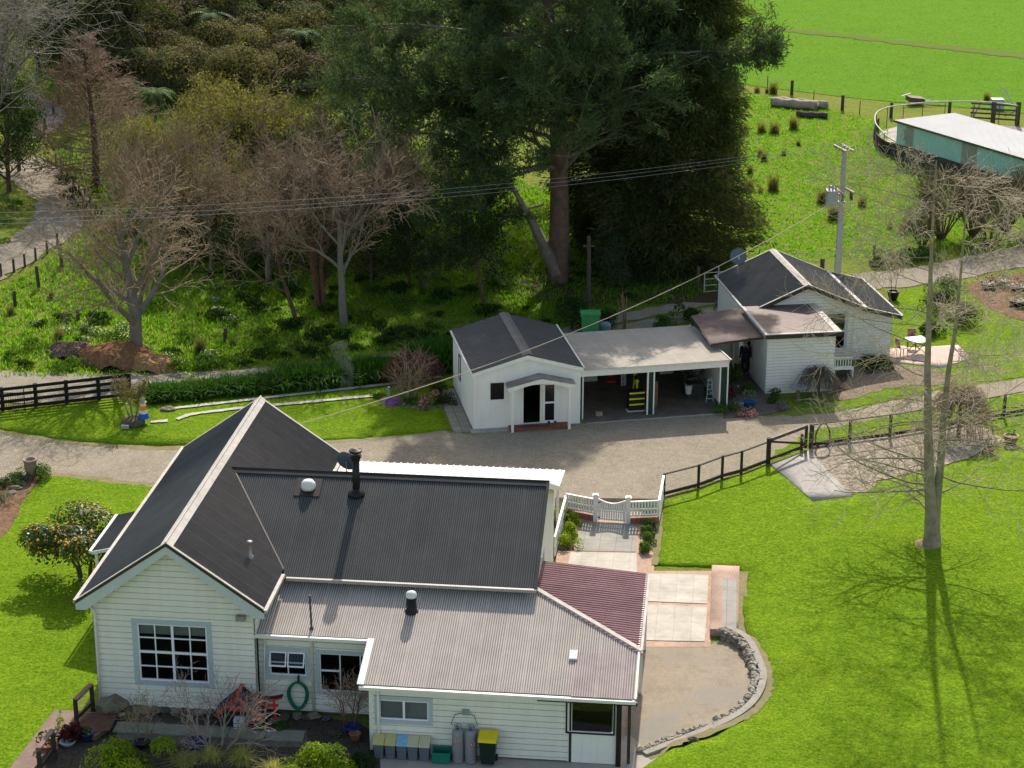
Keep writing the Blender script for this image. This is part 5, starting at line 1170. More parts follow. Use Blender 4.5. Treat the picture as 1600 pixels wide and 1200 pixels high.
for px, lb in ((715.5, 'left grey gas bottle with a red and white diamond sticker'), (735.5, 'right grey gas bottle beside the yellow-lidded bin')):
    a = HF.onb(px, 1190, -1.75)[0]; t = hfobj(a, -1.74, 'gas_bottle', lb, 'gas bottle')
    b = MB(); b.lathe([(.17, 0), (.185, .03), (.17, .07), (.187, .09), (.187, .98), (.17, 1.06), (.10, 1.11), (.05, 1.12)], 18); b.build('cylinder', mat('gas_bottle_grey', (.24, .25, .27), .4, .12, 4.), t, True)
    b = MB(); b.lathe([(.03, 1.1), (.035, 1.2), (.02, 1.24)], 8); b.beam((-.06, 0, 1.18), (.06, 0, 1.18), .03, .03); b.build('valve', M_DARKW, t)
    b = MB(); b.tube([(.11*math.cos(x_), .11*math.sin(x_), 1.24) for x_ in np.linspace(.3, 5.6, 12)], .015, 5)
    for x_ in (.3, 2., 3.8, 5.6): b.tube([(.11*math.cos(x_), .11*math.sin(x_), 1.08), (.11*math.cos(x_), .11*math.sin(x_), 1.24)], .012, 4)
    b.build('collar', mat('gas_bottle_grey', (.24, .25, .27)), t)
    s_ = MB(); cxs, zc = .04, .80 if px < 720 else .70
    yv = lambda x_: -math.sqrt(.189**2-x_*x_)
    s_.add([(cxs-.085, yv(cxs-.085), zc-.07), (cxs+.085, yv(cxs+.085), zc-.07), (cxs+.085, yv(cxs+.085), zc+.07), (cxs-.085, yv(cxs-.085), zc+.07)], [(0, 1, 2, 3)]); s_.build('sticker', mat('sticker_white', (.75, .62, .62), .5), t)
    s_ = MB(); s_.add([(cxs, yv(cxs)-.004, zc-.06), (cxs+.06, yv(cxs+.06)-.004, zc), (cxs, yv(cxs)-.004, zc+.06), (cxs-.06, yv(cxs-.06)-.004, zc)], [(0, 1, 2, 3)]); s_.build('warning_diamond', M_RED, t)
    s_ = MB(); s_.add([(cxs-.012, yv(cxs)-.007, zc-.02), (cxs+.012, yv(cxs)-.007, zc-.02), (cxs+.02, yv(cxs)-.007, zc+.005), (cxs, yv(cxs)-.007, zc+.035), (cxs-.02, yv(cxs)-.007, zc+.005)], [(0, 1, 2, 3, 4)]); s_.build('flame_mark', M_WHITE, t)
a = HF.onb(726, 1140, -1.5)[0]
b = MB()
for s_ in (-1, 1): b.tube([HF.w(a, -1.5, 1.62), HF.w(a+s_*.3, -1.52, 1.55), HF.w(a+s_*.42, -1.58, 1.25), HF.w(a+s_*.2, -1.72, 1.22)], .012, 5)
tag(b.build('gas_hoses', mat('dark_hose', (.05, .05, .045), .6)), 'looped dark gas hoses from the wall regulator to the two gas bottles', 'hose')
a = HF.onb(763, 1190, -1.8)[0]; t = hfobj(a, -1.80, 'wheelie_bin', 'dark green wheelie bin with bright yellow lid beside the gas bottles', 'wheelie bin')
b = MB(); b.v = [(sx*w_, y_, z_) for z_, w_, y0, y1 in ((.08, .2, -.2, .2), (.92, .27, -.31, .26)) for sx, y_ in ((-1, y0), (1, y0), (1, y1), (-1, y1))]; b.f = [(3, 2, 1, 0), (4, 5, 6, 7), (0, 1, 5, 4), (1, 2, 6, 5), (2, 3, 7, 6), (3, 0, 4, 7)]; b.build('body', mat('dark_green_bin', (.012, .028, .022), .45, .2, 4.), t)
b = MB(); b.prism([(-.295, -.36, .90), (-.295, -.33, 1.0), (-.295, .12, 1.10), (-.295, .28, 1.06), (-.295, .28, .98), (-.295, -.30, .93)], (.59, 0, 0)); b.build('lid', mat('yellow_lid', (.72, .56, .015), .4, .08, 5.), t, bevel=.015)
for s_ in (-1, 1):
    b = MB(); b.tube([(s_*.2, .24, .1), (s_*.27, .24, .1)], .1, 12); b.build('wheel', M_BLACK, t)
MB().beam((-.25, .33, .95), (.25, .33, .95), .03, .03).build('handle', M_BLACK, t)
# ---- green wall hose, torii, little red-gabled shrine and lantern, pots
h0 = HF.onb(468, 1108, BL-.12); t = thing('garden_hose', 'coiled green garden hose hanging on the farmhouse wall', 'hose', HF.w(h0[0], BL-.1, 0), -HF.p)
b = MB()
for k in range(12):
    r0 = .26+.05*RG.rand(); pts = []; o_ = RG.normal(0, .03, 2)
    for j in range(29): q = j/28*2*math.pi; pts.append((r0*math.sin(q)*(1+.22*math.cos(q))+o_[0], -.02-.012*k, .74+.47*math.cos(q)*(1+.03*k/12)+o_[1]*.6-(.0 if q else 0)))
    b.tube(pts, .013, 5)
b.build('coils', mat('green_hose', (.01, .22, .13), .45, .3, 7.), t, True)
MB().box(-.02, .02, -.1, .06, 1.2, 1.42).build('hook', M_BLACK, t)
M_TR = mat('vermilion_paint', (.62, .045, .03), .5, .15, 5.); M_SHB = mat('dark_shingle', (.05, .045, .045), .8, .4, 8.)
p = HF.onz(417, 1128, .05); t = thing('torii_gate', 'small red garden torii with a black curved top beside the red-gabled ornament', 'garden ornament', HF.w(p[0], p[1], .05), -HF.p)
for s_ in (-.28, .28): b = MB(); b.tube([(s_*1.05, 0, 0), (s_*.9, 0, .85)], .04, 8); b.build('pillar', M_TR, t)
MB().beam((-.4, 0, .62), (.4, 0, .62), .05, .07).build('tie_beam', M_TR, t)
b = MB()
for k in range(8): x0, x1 = -.52+k*.13, -.39+k*.13; z0, z1 = .82+.10*(x0/.5)**2, .82+.10*(x1/.5)**2; b.beam((x0, 0, z0), (x1, 0, z1), .09, .08)
b.build('lintel', M_TR, t); b = MB()
for k in range(8): x0, x1 = -.56+k*.14, -.42+k*.14; z0, z1 = .88+.10*(x0/.5)**2, .88+.10*(x1/.5)**2; b.beam((x0, 0, z0), (x1, 0, z1), .13, .05)
b.build('cap', M_BLACK, t)
p = HF.onz(376, 1128, .05); t = thing('garden_shrine', 'small garden ornament with red gable boards and dark shingled roof behind the bare twigs', 'garden ornament', HF.w(p[0], p[1]+.1, .05), -HF.p)
MB().box(-.45, .45, -.2, .35, 0, .55).build('body', M_SHB, t)
for s_ in (-1, 1):
    b = MB(); b.prism([(0, -.42, 1.12), (s_*.78, -.42, .38), (s_*.70, -.42, .30), (0, -.42, .98)], (0, .06, 0)); b.build('gable_board', M_TR, t)
    b = MB(); b.prism([(0, -.36, 1.09), (s_*.80, -.36, .37), (s_*.80, .5, .37), (0, .5, 1.09)], (0, 0, .04)); b.build('roof', M_SHB, t)
MB().box(-.3, .3, -.41, -.35, .55, .72).build('cross_board', M_TR, t); MB().box(-.05, .05, -.46, .5, 1.08, 1.18).build('ridge', M_TR, t)
p = HF.onz(375, 1136, .05); t = thing('garden_lantern', 'white box lantern with black bars in front of the red-gabled ornament', 'lantern', HF.w(p[0], p[1]-.1, .05), -HF.p)
MB().box(-.15, .15, -.13, .13, 0, .38).build('box', mat('lantern_white', (.68, .70, .72), .5), t)
b = MB(); b.box(-.012, .012, -.142, -.132, 0, .4); 
for z_ in (.12, .25): b.box(-.15, .15, -.142, -.132, z_-.008, z_+.008)
b.build('bars', M_BLACK, t)
M_TC = mat('terracotta', (.32, .13, .075), .7, .25, 5.); M_BLUE = mat('blue_glaze', (.015, .03, .14), .25, .2, 5.); M_BPOT = mat('black_pot', (.02, .02, .02), .5)
def pot(P, r, h_, m, label, name='plant_pot', plant=None, pr=None):
    t = thing(name, label, 'pot', P); b = MB(); b.lathe([(r*.6, 0), (r*.95, h_*.6), (r, h_*.9), (r*1.1, h_*.92), (r*1.1, h_), (r*.85, h_), (r*.8, h_*.85), (.01, h_*.85)], 16); b.build('pot', m, t, True)
    if plant:
        k, hh, mm, n = plant; c = RG.normal(0, 1, (n, 3)); c /= np.linalg.norm(c, axis=1)[:, None]; c *= RG.uniform(.3, 1, (n, 1))**.5*np.array([k, k, hh*.5]); c[:, 2] += h_+hh*.45
        leafobj('foliage', c, .11, .5, mm, t, RG)
    return t
L_MID = leafmat('mid_leaf', [(0, (.035, .08, .012)), (.5, (.07, .15, .02)), (1, (.13, .22, .04))])
L_DARK = leafmat('dark_leaf', [(0, (.012, .032, .008)), (.6, (.03, .065, .014)), (1, (.06, .10, .03))], .25)
L_YEL = leafmat('yellow_green_leaf', [(0, (.08, .14, .008)), (.5, (.20, .30, .015)), (1, (.38, .42, .04))], .4)
L_BURG = leafmat('burgundy_leaf', [(0, (.04, .008, .012)), (1, (.12, .03, .03))], .25)
L_GREY = leafmat('grey_leaf', [(0, (.07, .09, .05)), (1, (.20, .23, .16))], .3)
L_PINKF = leafmat('pink_flower', [(0, (.05, .10, .02)), (.45, (.08, .14, .03)), (.55, (.62, .25, .28)), (1, (.75, .45, .45))], .3)
L_PURP = leafmat('purple_flower', [(0, (.08, .05, .10)), (.3, (.28, .12, .42)), (1, (.45, .22, .60))], .3)
pot(HF.w(*HF.onz(222, 1168, .06)), .24, .22, M_BPOT, 'black bowl pot on the dark pebbles below the young bare shrub', plant=None)
pot(HF.w(*HF.onz(310, 1172, .06)), .30, .36, M_BLUE, 'blue glazed pot with a leafless cutting at the edge of the slab path')
pot(HF.w(*HF.onz(551, 1148, .06)), .27, .32, M_BLUE, 'blue pot at the foot of the bare shrub near the wing corner')
pot(HF.w(*HF.onz(555, 1158, .06)), .18, .3, M_TC, 'terracotta pot in front of the blue pot near the wing corner')
pot(G(137, 1158), .2, .3, M_BLUE, 'blue pot among the plants left of the leafy bush', plant=(.2, .3, L_MID, 60))
pot(G(106, 1165), .24, .16, mat('pale_dish', (.4, .42, .45), .5), 'pale shallow dish pot beside the burgundy plant')
pot(G(75, 1176), .3, .35, M_TC, 'terracotta pot on the deck with green foliage', plant=(.35, .4, L_DARK, 160))
pot(G(49, 747), .27, .86, mat('stone_urn', (.33, .25, .19), .8, .25, 5.), 'large weathered stone urn at the corner of the bark garden', 'garden_urn')
pot(G(1395, 469), .31, .52, M_BPOT, 'big black planter with a leafless sapling on the grass right of the cottage')
pot(G(1579, 694), .32, .42, mat('tan_pot', (.33, .22, .14), .7), 'tan garden pot at the lawn edge far right', plant=(.22, .3, L_MID, 60))
pot(G(1545, 708), .22, .25, M_TC, 'small broken terracotta pot with spiky grey plant in the pebble garden', plant=(.45, .5, L_GREY, 160))
pot(G(1170, 638), .32, .42, mat('bright_blue_pot', (.02, .09, .26), .3), 'bright blue pot on the paved court between garage and cottage', plant=(.38, .5, L_GREY, 180))
pot(G(1157, 640), .15, .38, mat('pale_blue_pot', (.25, .36, .5), .4), 'small pale blue pot left of the bright blue pot')
pot(G(1221, 640), .2, .22, mat('grey_pot', (.2, .2, .2), .6), 'grey trough pot by the lean-to corner', plant=(.3, .25, L_GREY, 120))
pot(G(1211, 622), .2, .2, M_BPOT, 'black pot of seedlings beside the lean-to wall', plant=(.28, .3, L_MID, 130))
# deck and rail bottom-left
M_DECK = mat('deck_timber', (.22, .15, .12), .8, .35, 2.5); M_DECKD = mat('reddish_decking', (.14, .07, .05), .8, .4, 3.)
q = [G(x, y) for x, y in ((12, 1215), (86, 1118), (182, 1124), (176, 1140), (150, 1160), (100, 1150), (50, 1215))]
t = thing('garden_deck', 'weathered timber deck and ramp at the bottom left corner of the farmhouse', 'deck', q[1]); b = MB()
b.prism([(p[0]-q[1][0], p[1]-q[1][1], .06) for p in q[::-1]], (0, 0, .16)); b.build('deck_boards', M_DECK, t)
b = MB(); pq = [G(x, y)-q[1] for x, y in ((130, 1124), (184, 1126), (172, 1152), (118, 1158))]; b.prism([(p[0], p[1], .23) for p in pq[::-1]], (0, 0, .02)); b.build('red_boards', M_DECKD, t)
r0, r1, r2 = G(146, 1117)-q[1], G(121, 1142)-q[1], G(86, 1190)-q[1]; r3 = r2+(r2-r1)*.6
for p_, h_ in ((r0, 1.12), (r1, 1.12), (r2, 1.0), (r3, 1.0)): MB().box(p_[0]-.06, p_[0]+.06, p_[1]-.06, p_[1]+.06, .1, h_).build('post', M_DKPOST, t)
for a, c in ((r0, r1), (r2, r3)):
    MB().beam(a+UP*1.13, c+UP*1.13, .16, .05).build('handrail', M_DECK, t); MB().beam(a+UP*.45, c+UP*.45, .05, .12).build('mid_rail', M_DKPOST, t)
# boulders
def rock(P, r, label, m, group=None, sq=.6, seed=0, name='boulder'):
    bm = bmesh.new(); bmesh.ops.create_icosphere(bm, subdivisions=3, radius=1.); rr = np.random.RandomState(seed); k = rr.uniform(1.2, 2.4, 6); ph = rr.uniform(0, 6, 6)
    for v in bm.verts:
        c = v.co; d_ = 1+.14*math.sin(k[0]*c.x*2+ph[0])*math.sin(k[1]*c.y*2+ph[1])+.12*math.sin(k[2]*c.z*3+ph[2]+c.x*2)+.05*math.sin(k[3]*c.x*6+ph[3]+c.y*5)+.03*rr.normal()
        v.co = Vector((c.x*d_*r*1.25, c.y*d_*r*.9, c.z*d_*r*sq+r*sq*.6))
    me = bpy.data.meshes.new(name); bm.to_mesh(me); bm.free(); o = link(name, me, m); o.location = P; o.rotation_euler = (0, 0, rr.uniform(0, 6)); return tag(o, label, 'rock', group)
M_ROCK = mat('lichen_rock', (.24, .21, .15), .95, .45, 3., bump=.02, bscale=12.); M_ROCKD = mat('dark_rock', (.10, .09, .08), .95, .4, 5., bump=.02, bscale=12.)
rock(HF.w(*HF.onz(177, 1112, .04)), .48, 'big lichen-covered boulder at the left corner of the farmhouse', M_ROCK, sq=.75, seed=3)
rock(HF.w(*HF.onz(190, 1119, .04)), .12, 'small pale stone in front of the big boulder', mat('pale_stone', (.45, .43, .38), .9), seed=5)
for k in range(9):
    rock(HF.w(*HF.onz(212+k*15+RG.uniform(-3, 3), 1111+k*.6, .03)), .20+.04*RG.rand(), 'rounded rock in the row along the farmhouse foundation', M_ROCK if k % 3 == 1 else M_ROCKD, 'rocks along the farmhouse foundation', seed=10+k)
for k in range(6): rock(HF.w(*HF.onz(430+k*16+RG.uniform(-4, 4), 1124+RG.uniform(-3, 4), .03)), .13+.06*RG.rand(), 'rock in the bed below the green hose', M_ROCKD if k % 2 else M_ROCK, 'rocks in the bed below the green hose', seed=40+k)
for k in range(9): rock(G(18+k*4.2, 772-k*3.6-(k % 2)*4), .17, 'grey stone edging the bark garden', M_ROCK, 'stones edging the bark garden', seed=60+k)
for k in range(11): rock(G(623+k*8, 632+7*math.sin(k/10*math.pi)), .13, 'pale stone edging the flower bed', M_ROCK, 'stones edging the flower bed', seed=80+k)
rock(G(262, 641), .28, 'brown rock at the left end of the upper kerb line', M_ROCK, seed=99, sq=.4)
# stone retaining wall around the brick court
wl = crom([G(1128, 996), G(1158, 1012), G(1174, 1040), G(1182, 1068), G(1168, 1100), G(1132, 1126), G(1062, 1154), G(1000, 1176)], 8, closed=False)
W0 = np.array([wl[0][0], wl[0][1], 0]); t = thing('stone_wall', 'low curved dry-stone retaining wall with concrete coping around the brick court', 'wall', W0)
V, F = [], []; n = len(wl)
def offs(i, d_):
    a = wl[min(i+1, n-1)]-wl[max(i-1, 0)]; a = a/np.hypot(*a); return wl[i]+np.array([-a[1], a[0]])*d_
hw = lambda i: .40-.30*(i/(n-1))
b = MB()
for i in range(n-1):
    a0, a1, c0, c1 = offs(i, .10), offs(i+1, .10), offs(i, .34), offs(i+1, .34); h0, h1 = hw(i), hw(i+1); o3 = W0
    b.prism([(a0[0]-o3[0], a0[1]-o3[1], h0-.10), (a1[0]-o3[0], a1[1]-o3[1], h1-.10), (c1[0]-o3[0], c1[1]-o3[1], h1-.10), (c0[0]-o3[0], c0[1]-o3[1], h0-.10)], (0, 0, .11))
b.build('coping', mat('coping_concrete', (.34, .31, .27), .9, .25, 3., bump=.01, bscale=15.), t)
bm = bmesh.new(); rr = np.random.RandomState(8)
for i in range(n-1):
    for s_ in range(2):
        for lv_ in range(3 if i < n*.55 else 2):
            hh = hw(i); c = offs(i, rr.uniform(-.12, .10))+(offs(i+1, 0)-offs(i, 0))*(s_*.5+.2); z_ = .06+lv_*hh*.33
            if z_ > hh+.02: continue
            r_ = rr.uniform(.06, .115); mtx = Matrix.Translation((c[0]-W0[0], c[1]-W0[1], z_)) @ Matrix.Rotation(rr.uniform(0, 3), 4, 'Z') @ Matrix.Rotation(rr.uniform(-.5, .5), 4, 'X') @ Matrix.Diagonal((r_*1.4, r_*.9, r_*.8, 1))
            bmesh.ops.create_icosphere(bm, subdivisions=2, radius=1., matrix=mtx)
for v in bm.verts: v.co += Vector(rr.normal(0, .012, 3))
me = bpy.data.meshes.new('stones'); bm.to_mesh(me); bm.free(); link('stones', me, mat('wall_stone', (.38, .34, .28), .9, .5, 4., bump=.02, bscale=15.), t)
zo = lambda x, y: zr(x, y)+.012
ol = [offs(i, .30) for i in range(n)]; o2_ = [offs(i, .34+.22+.05*RG.rand()+.05*math.sin(i*.21)) for i in range(n)]
sheet('dry_wall_edge', ol+o2_[::-1], M_DIRT, .1, .8, smooth=False, jit=.04, zf=zo)
rock(G(1083, 1163), .17, 'mossy round stone on the outer edge of the stone wall', mat('mossy_stone', (.09, .10, .06), .95, .4, 6.), seed=123, sq=.9)
# lighthouse ornament and planter tyre on the front lawn
p = G(225, 662); t = thing('lighthouse_ornament', 'little striped lighthouse ornament, blue, white and orange, on the oval lawn', 'ornament', p)
MB().lathe([(.05, 0), (.05, .28)], 10).build('stand', mat('green_stand', (.02, .16, .04), .6), t)
for z0, z1, r0, r1, m in ((.28, .34, .27, .26, 'blue'), (.34, .52, .24, .20, 'blue'), (.52, .68, .20, .175, 'white'), (.68, .88, .175, .145, 'orange'), (.88, 1.02, .145, .13, 'white')):
    MB().lathe([(r0, z0), (r1, z1)], 14).build('band', mat('lighthouse_'+m, dict(blue=(.02, .11, .55), white=(.75, .75, .75), orange=(.75, .28, .03))[m], .4), t)
MB().lathe([(.19, 1.02), (.19, 1.05), (.10, 1.06), (.10, 1.18), (.14, 1.19), (.03, 1.30)], 12).build('lamp_room', mat('lighthouse_top', (.45, .38, .22), .5), t)
p = G(208, 664); t = thing('tree_planter', 'stone-edged planter round the small tree on the oval lawn', 'planter', p); b = MB(); b.lathe([(.48, 0), (.55, .12), (.46, .3), (.3, .34), (.02, .36)], 14); b.build('soil_mound', mat('planter_mound', (.12, .11, .08), .95, .5, 8., bump=.04, bscale=9.), t)
b = MB(); b.box(-.42, -.08, -.62, -.5, .05, .2); b.build('tray', mat('pale_tray', (.45, .45, .43), .5), t)
# patio furniture
p = G(1432, 552); t = thing('patio_table', 'white square folding table on the pink patio', 'table', p, .3)
MB().box(-.48, .48, -.48, .48, .70, .73).build('table_top', mat('white_table', (.75, .72, .68), .4), t)
for s_ in (-1, 1): b = MB(); b.beam((-.4, s_*.3, 0), (.4, s_*.3, .7), .03, .03); b.build('leg', mat('rusty_red_metal', (.22, .09, .07), .6), t); b = MB(); b.beam((.4, s_*.27, 0), (-.4, s_*.27, .7), .03, .03); b.build('leg', mat('rusty_red_metal', (.22, .09, .07)), t)
def chair(px, py, rz, label):
    p = G(px, py); t = thing('patio_chair', label, 'chair', p, rz); m = mat('rusty_red_metal', (.22, .09, .07))
    MB().box(-.22, .22, -.22, .22, .42, .46).build('seat', mat('pale_cushion', (.55, .48, .44), .8), t)
    b = MB(); b.prism([(-.22, .2, .44), (.22, .2, .44), (.2, .32, .95), (-.2, .32, .95)], (0, .04, 0)); b.build('backrest', m, t)
    for sx in (-1, 1):
        for sy in (-1, 1): MB().beam((sx*.2, sy*.2, 0), (sx*.19, sy*.18, .43), .03, .03).build('leg', m, t)
chair(1409, 556, 1.9, 'dark red slatted chair nearest the cottage corner on the pink patio'); chair(1424, 545, -.1, 'dark red chair behind the white patio table')
t = thing('garden_bench', 'weathered white garden bench against the cottage wall', 'bench', G(1316, 588), .1)
MB().box(-.5, .5, -.2, .2, .40, .45).build('seat', M_WHITE, t); b = MB()
for k in range(8): b.box(-.48+k*.13, -.44+k*.13, .18, .21, .45, .85)
b.box(-.5, .5, .17, .22, .85, .9); b.build('backrest', M_WHITE, t)
for sx in (-.45, .45): MB().box(sx-.03, sx+.03, -.2, .2, 0, .4).build('leg', M_WHITE, t)
t = thing('birdbath', 'grey stone birdbath in front of the cottage lean-to', 'birdbath', G(1247, 625)); MB().lathe([(.16, 0), (.08, .1), (.07, .5), (.2, .55)], 12).build('pedestal', M_ROCK, t); MB().lathe([(.2, .55), (.42, .62), (.45, .68), (.4, .67), (.05, .6)], 16).build('bowl', mat('grey_bowl', (.33, .31, .29), .8), t)
for k, (px, py, s_) in enumerate(((1545, 452, .7), (1567, 447, .6), (1592, 455, .8), (1590, 478, .8))):
    t = thing('black_tub', ['black plant tub, first from the left in the far bark bed', 'black plant tub behind the others in the far bark bed', 'black plant tub at the right edge of the far bark bed', 'black plant tub nearest the lawn in the far bark bed'][k], 'tub', G(px, py))
    MB().lathe([(s_*.5, 0), (s_*.6, .3), (s_*.6, .34), (s_*.5, .34), (.01, .28)], 14).build('tub', M_BPOT, t); c = RG.normal(0, .22, (70, 3)); c[:, 2] = abs(c[:, 2])+.35; leafobj('foliage', c, .16, .45, L_BURG if k % 2 == 0 else L_GREY, t, RG)
# mulch heaps
def heap(P, rx, ry, h_, m, label, seed, rz=0):
    bm = bmesh.new(); bmesh.ops.create_grid(bm, x_segments=34, y_segments=34, size=1.); rr = np.random.RandomState(seed); a = rr.uniform(0, 6, 4)
    for v in bm.verts:
        x, y = v.co.x, v.co.y; r_ = math.hypot(x, y)*(1+.13*math.sin(3*math.atan2(y, x)+a[0])+.07*math.sin(7*math.atan2(y, x)+a[1])); hh = max(0, 1-r_*r_)**.8
        v.co = Vector((x*rx, y*ry, hh*h_*(1+.16*math.sin(6*x+a[2])*math.sin(5*y+a[3]))+rr.normal(0, .03)*(1 if hh > 0 else 0)-(.12 if hh == 0 else 0)))
    me = bpy.data.meshes.new('mulch_heap'); bm.to_mesh(me); bm.free(); o = link('mulch_heap', me, m); o.location = P; o.rotation_euler = (0, 0, rz); return tag(o, label, 'mulch heap')
M_HEAP = groundmat('heap_chips', [(1.5, (.20, .10, .055), (.34, .18, .09), 1), (7., (.13, .065, .035), (.38, .22, .12), .6)], bump=.08, bs=9., fine=(22, .5, 1.3))
heap(G(184, 566), 1.9, 1.5, 1.0, M_HEAP, 'largest reddish-brown mulch heap below the bare tree', 1); heap(G(232, 574), 1.8, .9, .62, mat('tan_chips', (.42, .24, .11), .95, .45, 6., bump=.06, bscale=12.), 'tan mulch heap spilling right of the largest heap', 2, -.35)
heap(G(112, 553), 1.3, 1.0, .6, mat('grey_brown_chips', (.20, .13, .10), .95, .4, 4., bump=.06, bscale=9.), 'grey-brown mulch heap left of the largest heap', 3)
# ================================================================== PERSON
def person():
    P = G(1163, 591); P[2] = .16
    t = thing('person', 'person in dark clothes standing in the covered way by the cottage door, arms at sides', 'person', P, math.pi)   # local +y faces away from camera after turn
    V = [(0, 0, .93), (0, 0, 1.08), (0, 0, 1.28), (0, 0, 1.42), (0, .01, 1.49), (0, .015, 1.56), (0, .01, 1.64)]; R = [(.15, .11), (.145, .10), (.17, .11), (.12, .08), (.05, .05), (.072, .085), (.06, .07)]
    E = [(i, i+1) for i in range(6)]
    def add(par, pts, rs):
        for p, r in zip(pts, rs): V.append(p); R.append((r, r)); E.append((par, len(V)-1)); par = len(V)-1
        return par
    for s in (-1, 1):
        an = add(0, [(s*.09, 0, .88), (s*.10, .01, .50), (s*.11, -.02, .09)], [.10, .065, .045]); add(an, [(s*.12, .07, .03), (s*.125, .14, .025)], [.042, .03])
        wr = add(3, [(s*.17, 0, 1.38), (s*.23, -.01, 1.12), (s*.25, .05, .88)], [.06, .045, .03]); pa = add(wr, [(s*.252, .07, .82)], [.034])
        for f in range(4): add(pa, [(s*.25+(f-1.5)*.0, .045+f*.018, .775), (s*.245, .05+f*.019, .735+.006*abs(f-1.5)), (s*.235, .055+f*.018, .705+.008*abs(f-1.5))], [.010, .009, .007])
        add(wr, [(s*.235, .10, .82), (s*.225, .115, .785)], [.011, .008])
    me = bpy.data.meshes.new('person_body'); me.from_pydata(V, E, []); o = bpy.data.objects.new('tmp', me); COL.objects.link(o)
    m = o.modifiers.new('s', 'SKIN'); sv_ = me.skin_vertices[0].data
    for i, r in enumerate(R): sv_[i].radius = r
    sv_[0].use_root = True
    o.modifiers.new('u', 'SUBSURF').levels = 2
    dg = bpy.context.evaluated_depsgraph_get(); me2 = bpy.data.meshes.new_from_object(o.evaluated_get(dg)); bpy.data.objects.remove(o)
    for p in me2.polygons: p.use_smooth = True
    me2.materials.clear(); link('body', me2, mat('skin', (.55, .33, .24), .6, .08, 9.), t)
    def ring(name, rows, m_, par=t):
        b = MB(); n = 18; base = 0
        for cx, cy, z, rx, ry in rows: b.v += [(cx+rx*math.cos(k*2*math.pi/n), cy+ry*math.sin(k*2*math.pi/n), z) for k in range(n)]
        for i in range(len(rows)-1): b.f += [(i*n+k, i*n+(k+1) % n, (i+1)*n+(k+1) % n, (i+1)*n+k) for k in range(n)]
        return b.build(name, m_, par, True)
    M_CL = mat('dark_cloth', (.016, .016, .022), .9, .4, 9.)
    ring('jacket', [(0, 0, .80, .185, .145), (0, 0, .95, .185, .145), (0, 0, 1.08, .17, .13), (0, 0, 1.28, .20, .14), (0, 0, 1.40, .175, .11), (0, 0, 1.46, .09, .075), (0, .01, 1.49, .062, .06)], M_CL)
    for s in (-1, 1):
        ring('sleeve', [(s*.10, 0, 1.46, .05, .07), (s*.15, 0, 1.455, .085, .085), (s*.185, 0, 1.40, .09, .085), (s*.21, 0, 1.32, .075, .075), (s*.235, -.01, 1.12, .062, .062), (s*.25, .045, .91, .048, .048)], M_CL)
        ring('trouser_leg', [(s*.085, 0, .92, .11, .12), (s*.10, .01, .5, .085, .09), (s*.11, -.02, .12, .07, .075)], M_CL)
        MB().box(s*.115-.05, s*.115+.05, -.07, .19, 0, .08).build('shoe', M_CL, t, False, .02)
    bm = bmesh.new(); bmesh.ops.create_uvsphere(bm, u_segments=14, v_segments=10, radius=1., matrix=Matrix.Translation((0, -.015, 1.635)) @ Matrix.Diagonal((.098, .108, .10, 1)))
    bmesh.ops.delete(bm, geom=[v for v in bm.verts if v.co.y > .05 and v.co.z < 1.66], context='VERTS')
    me = bpy.data.meshes.new('hair'); bm.to_mesh(me); bm.free(); link('hair', me, mat('fair_hair', (.42, .30, .19), .8, .2, 20.), t)
    b = MB(); b.box(-.035, -.015, .098, .104, 1.60, 1.61).box(.015, .035, .098, .104, 1.60, 1.61); b.build('eyes', M_BLACK, t)
    MB().prism([(-.012, .09, 1.565), (.012, .09, 1.565), (0, .09, 1.605)], (0, .025, 0)).build('nose', mat('skin', (.55, .33, .24)), t)
    MB().box(-.02, .02, .088, .098, 1.535, 1.543).build('mouth', mat('lips', (.35, .12, .1), .6), t)
person()
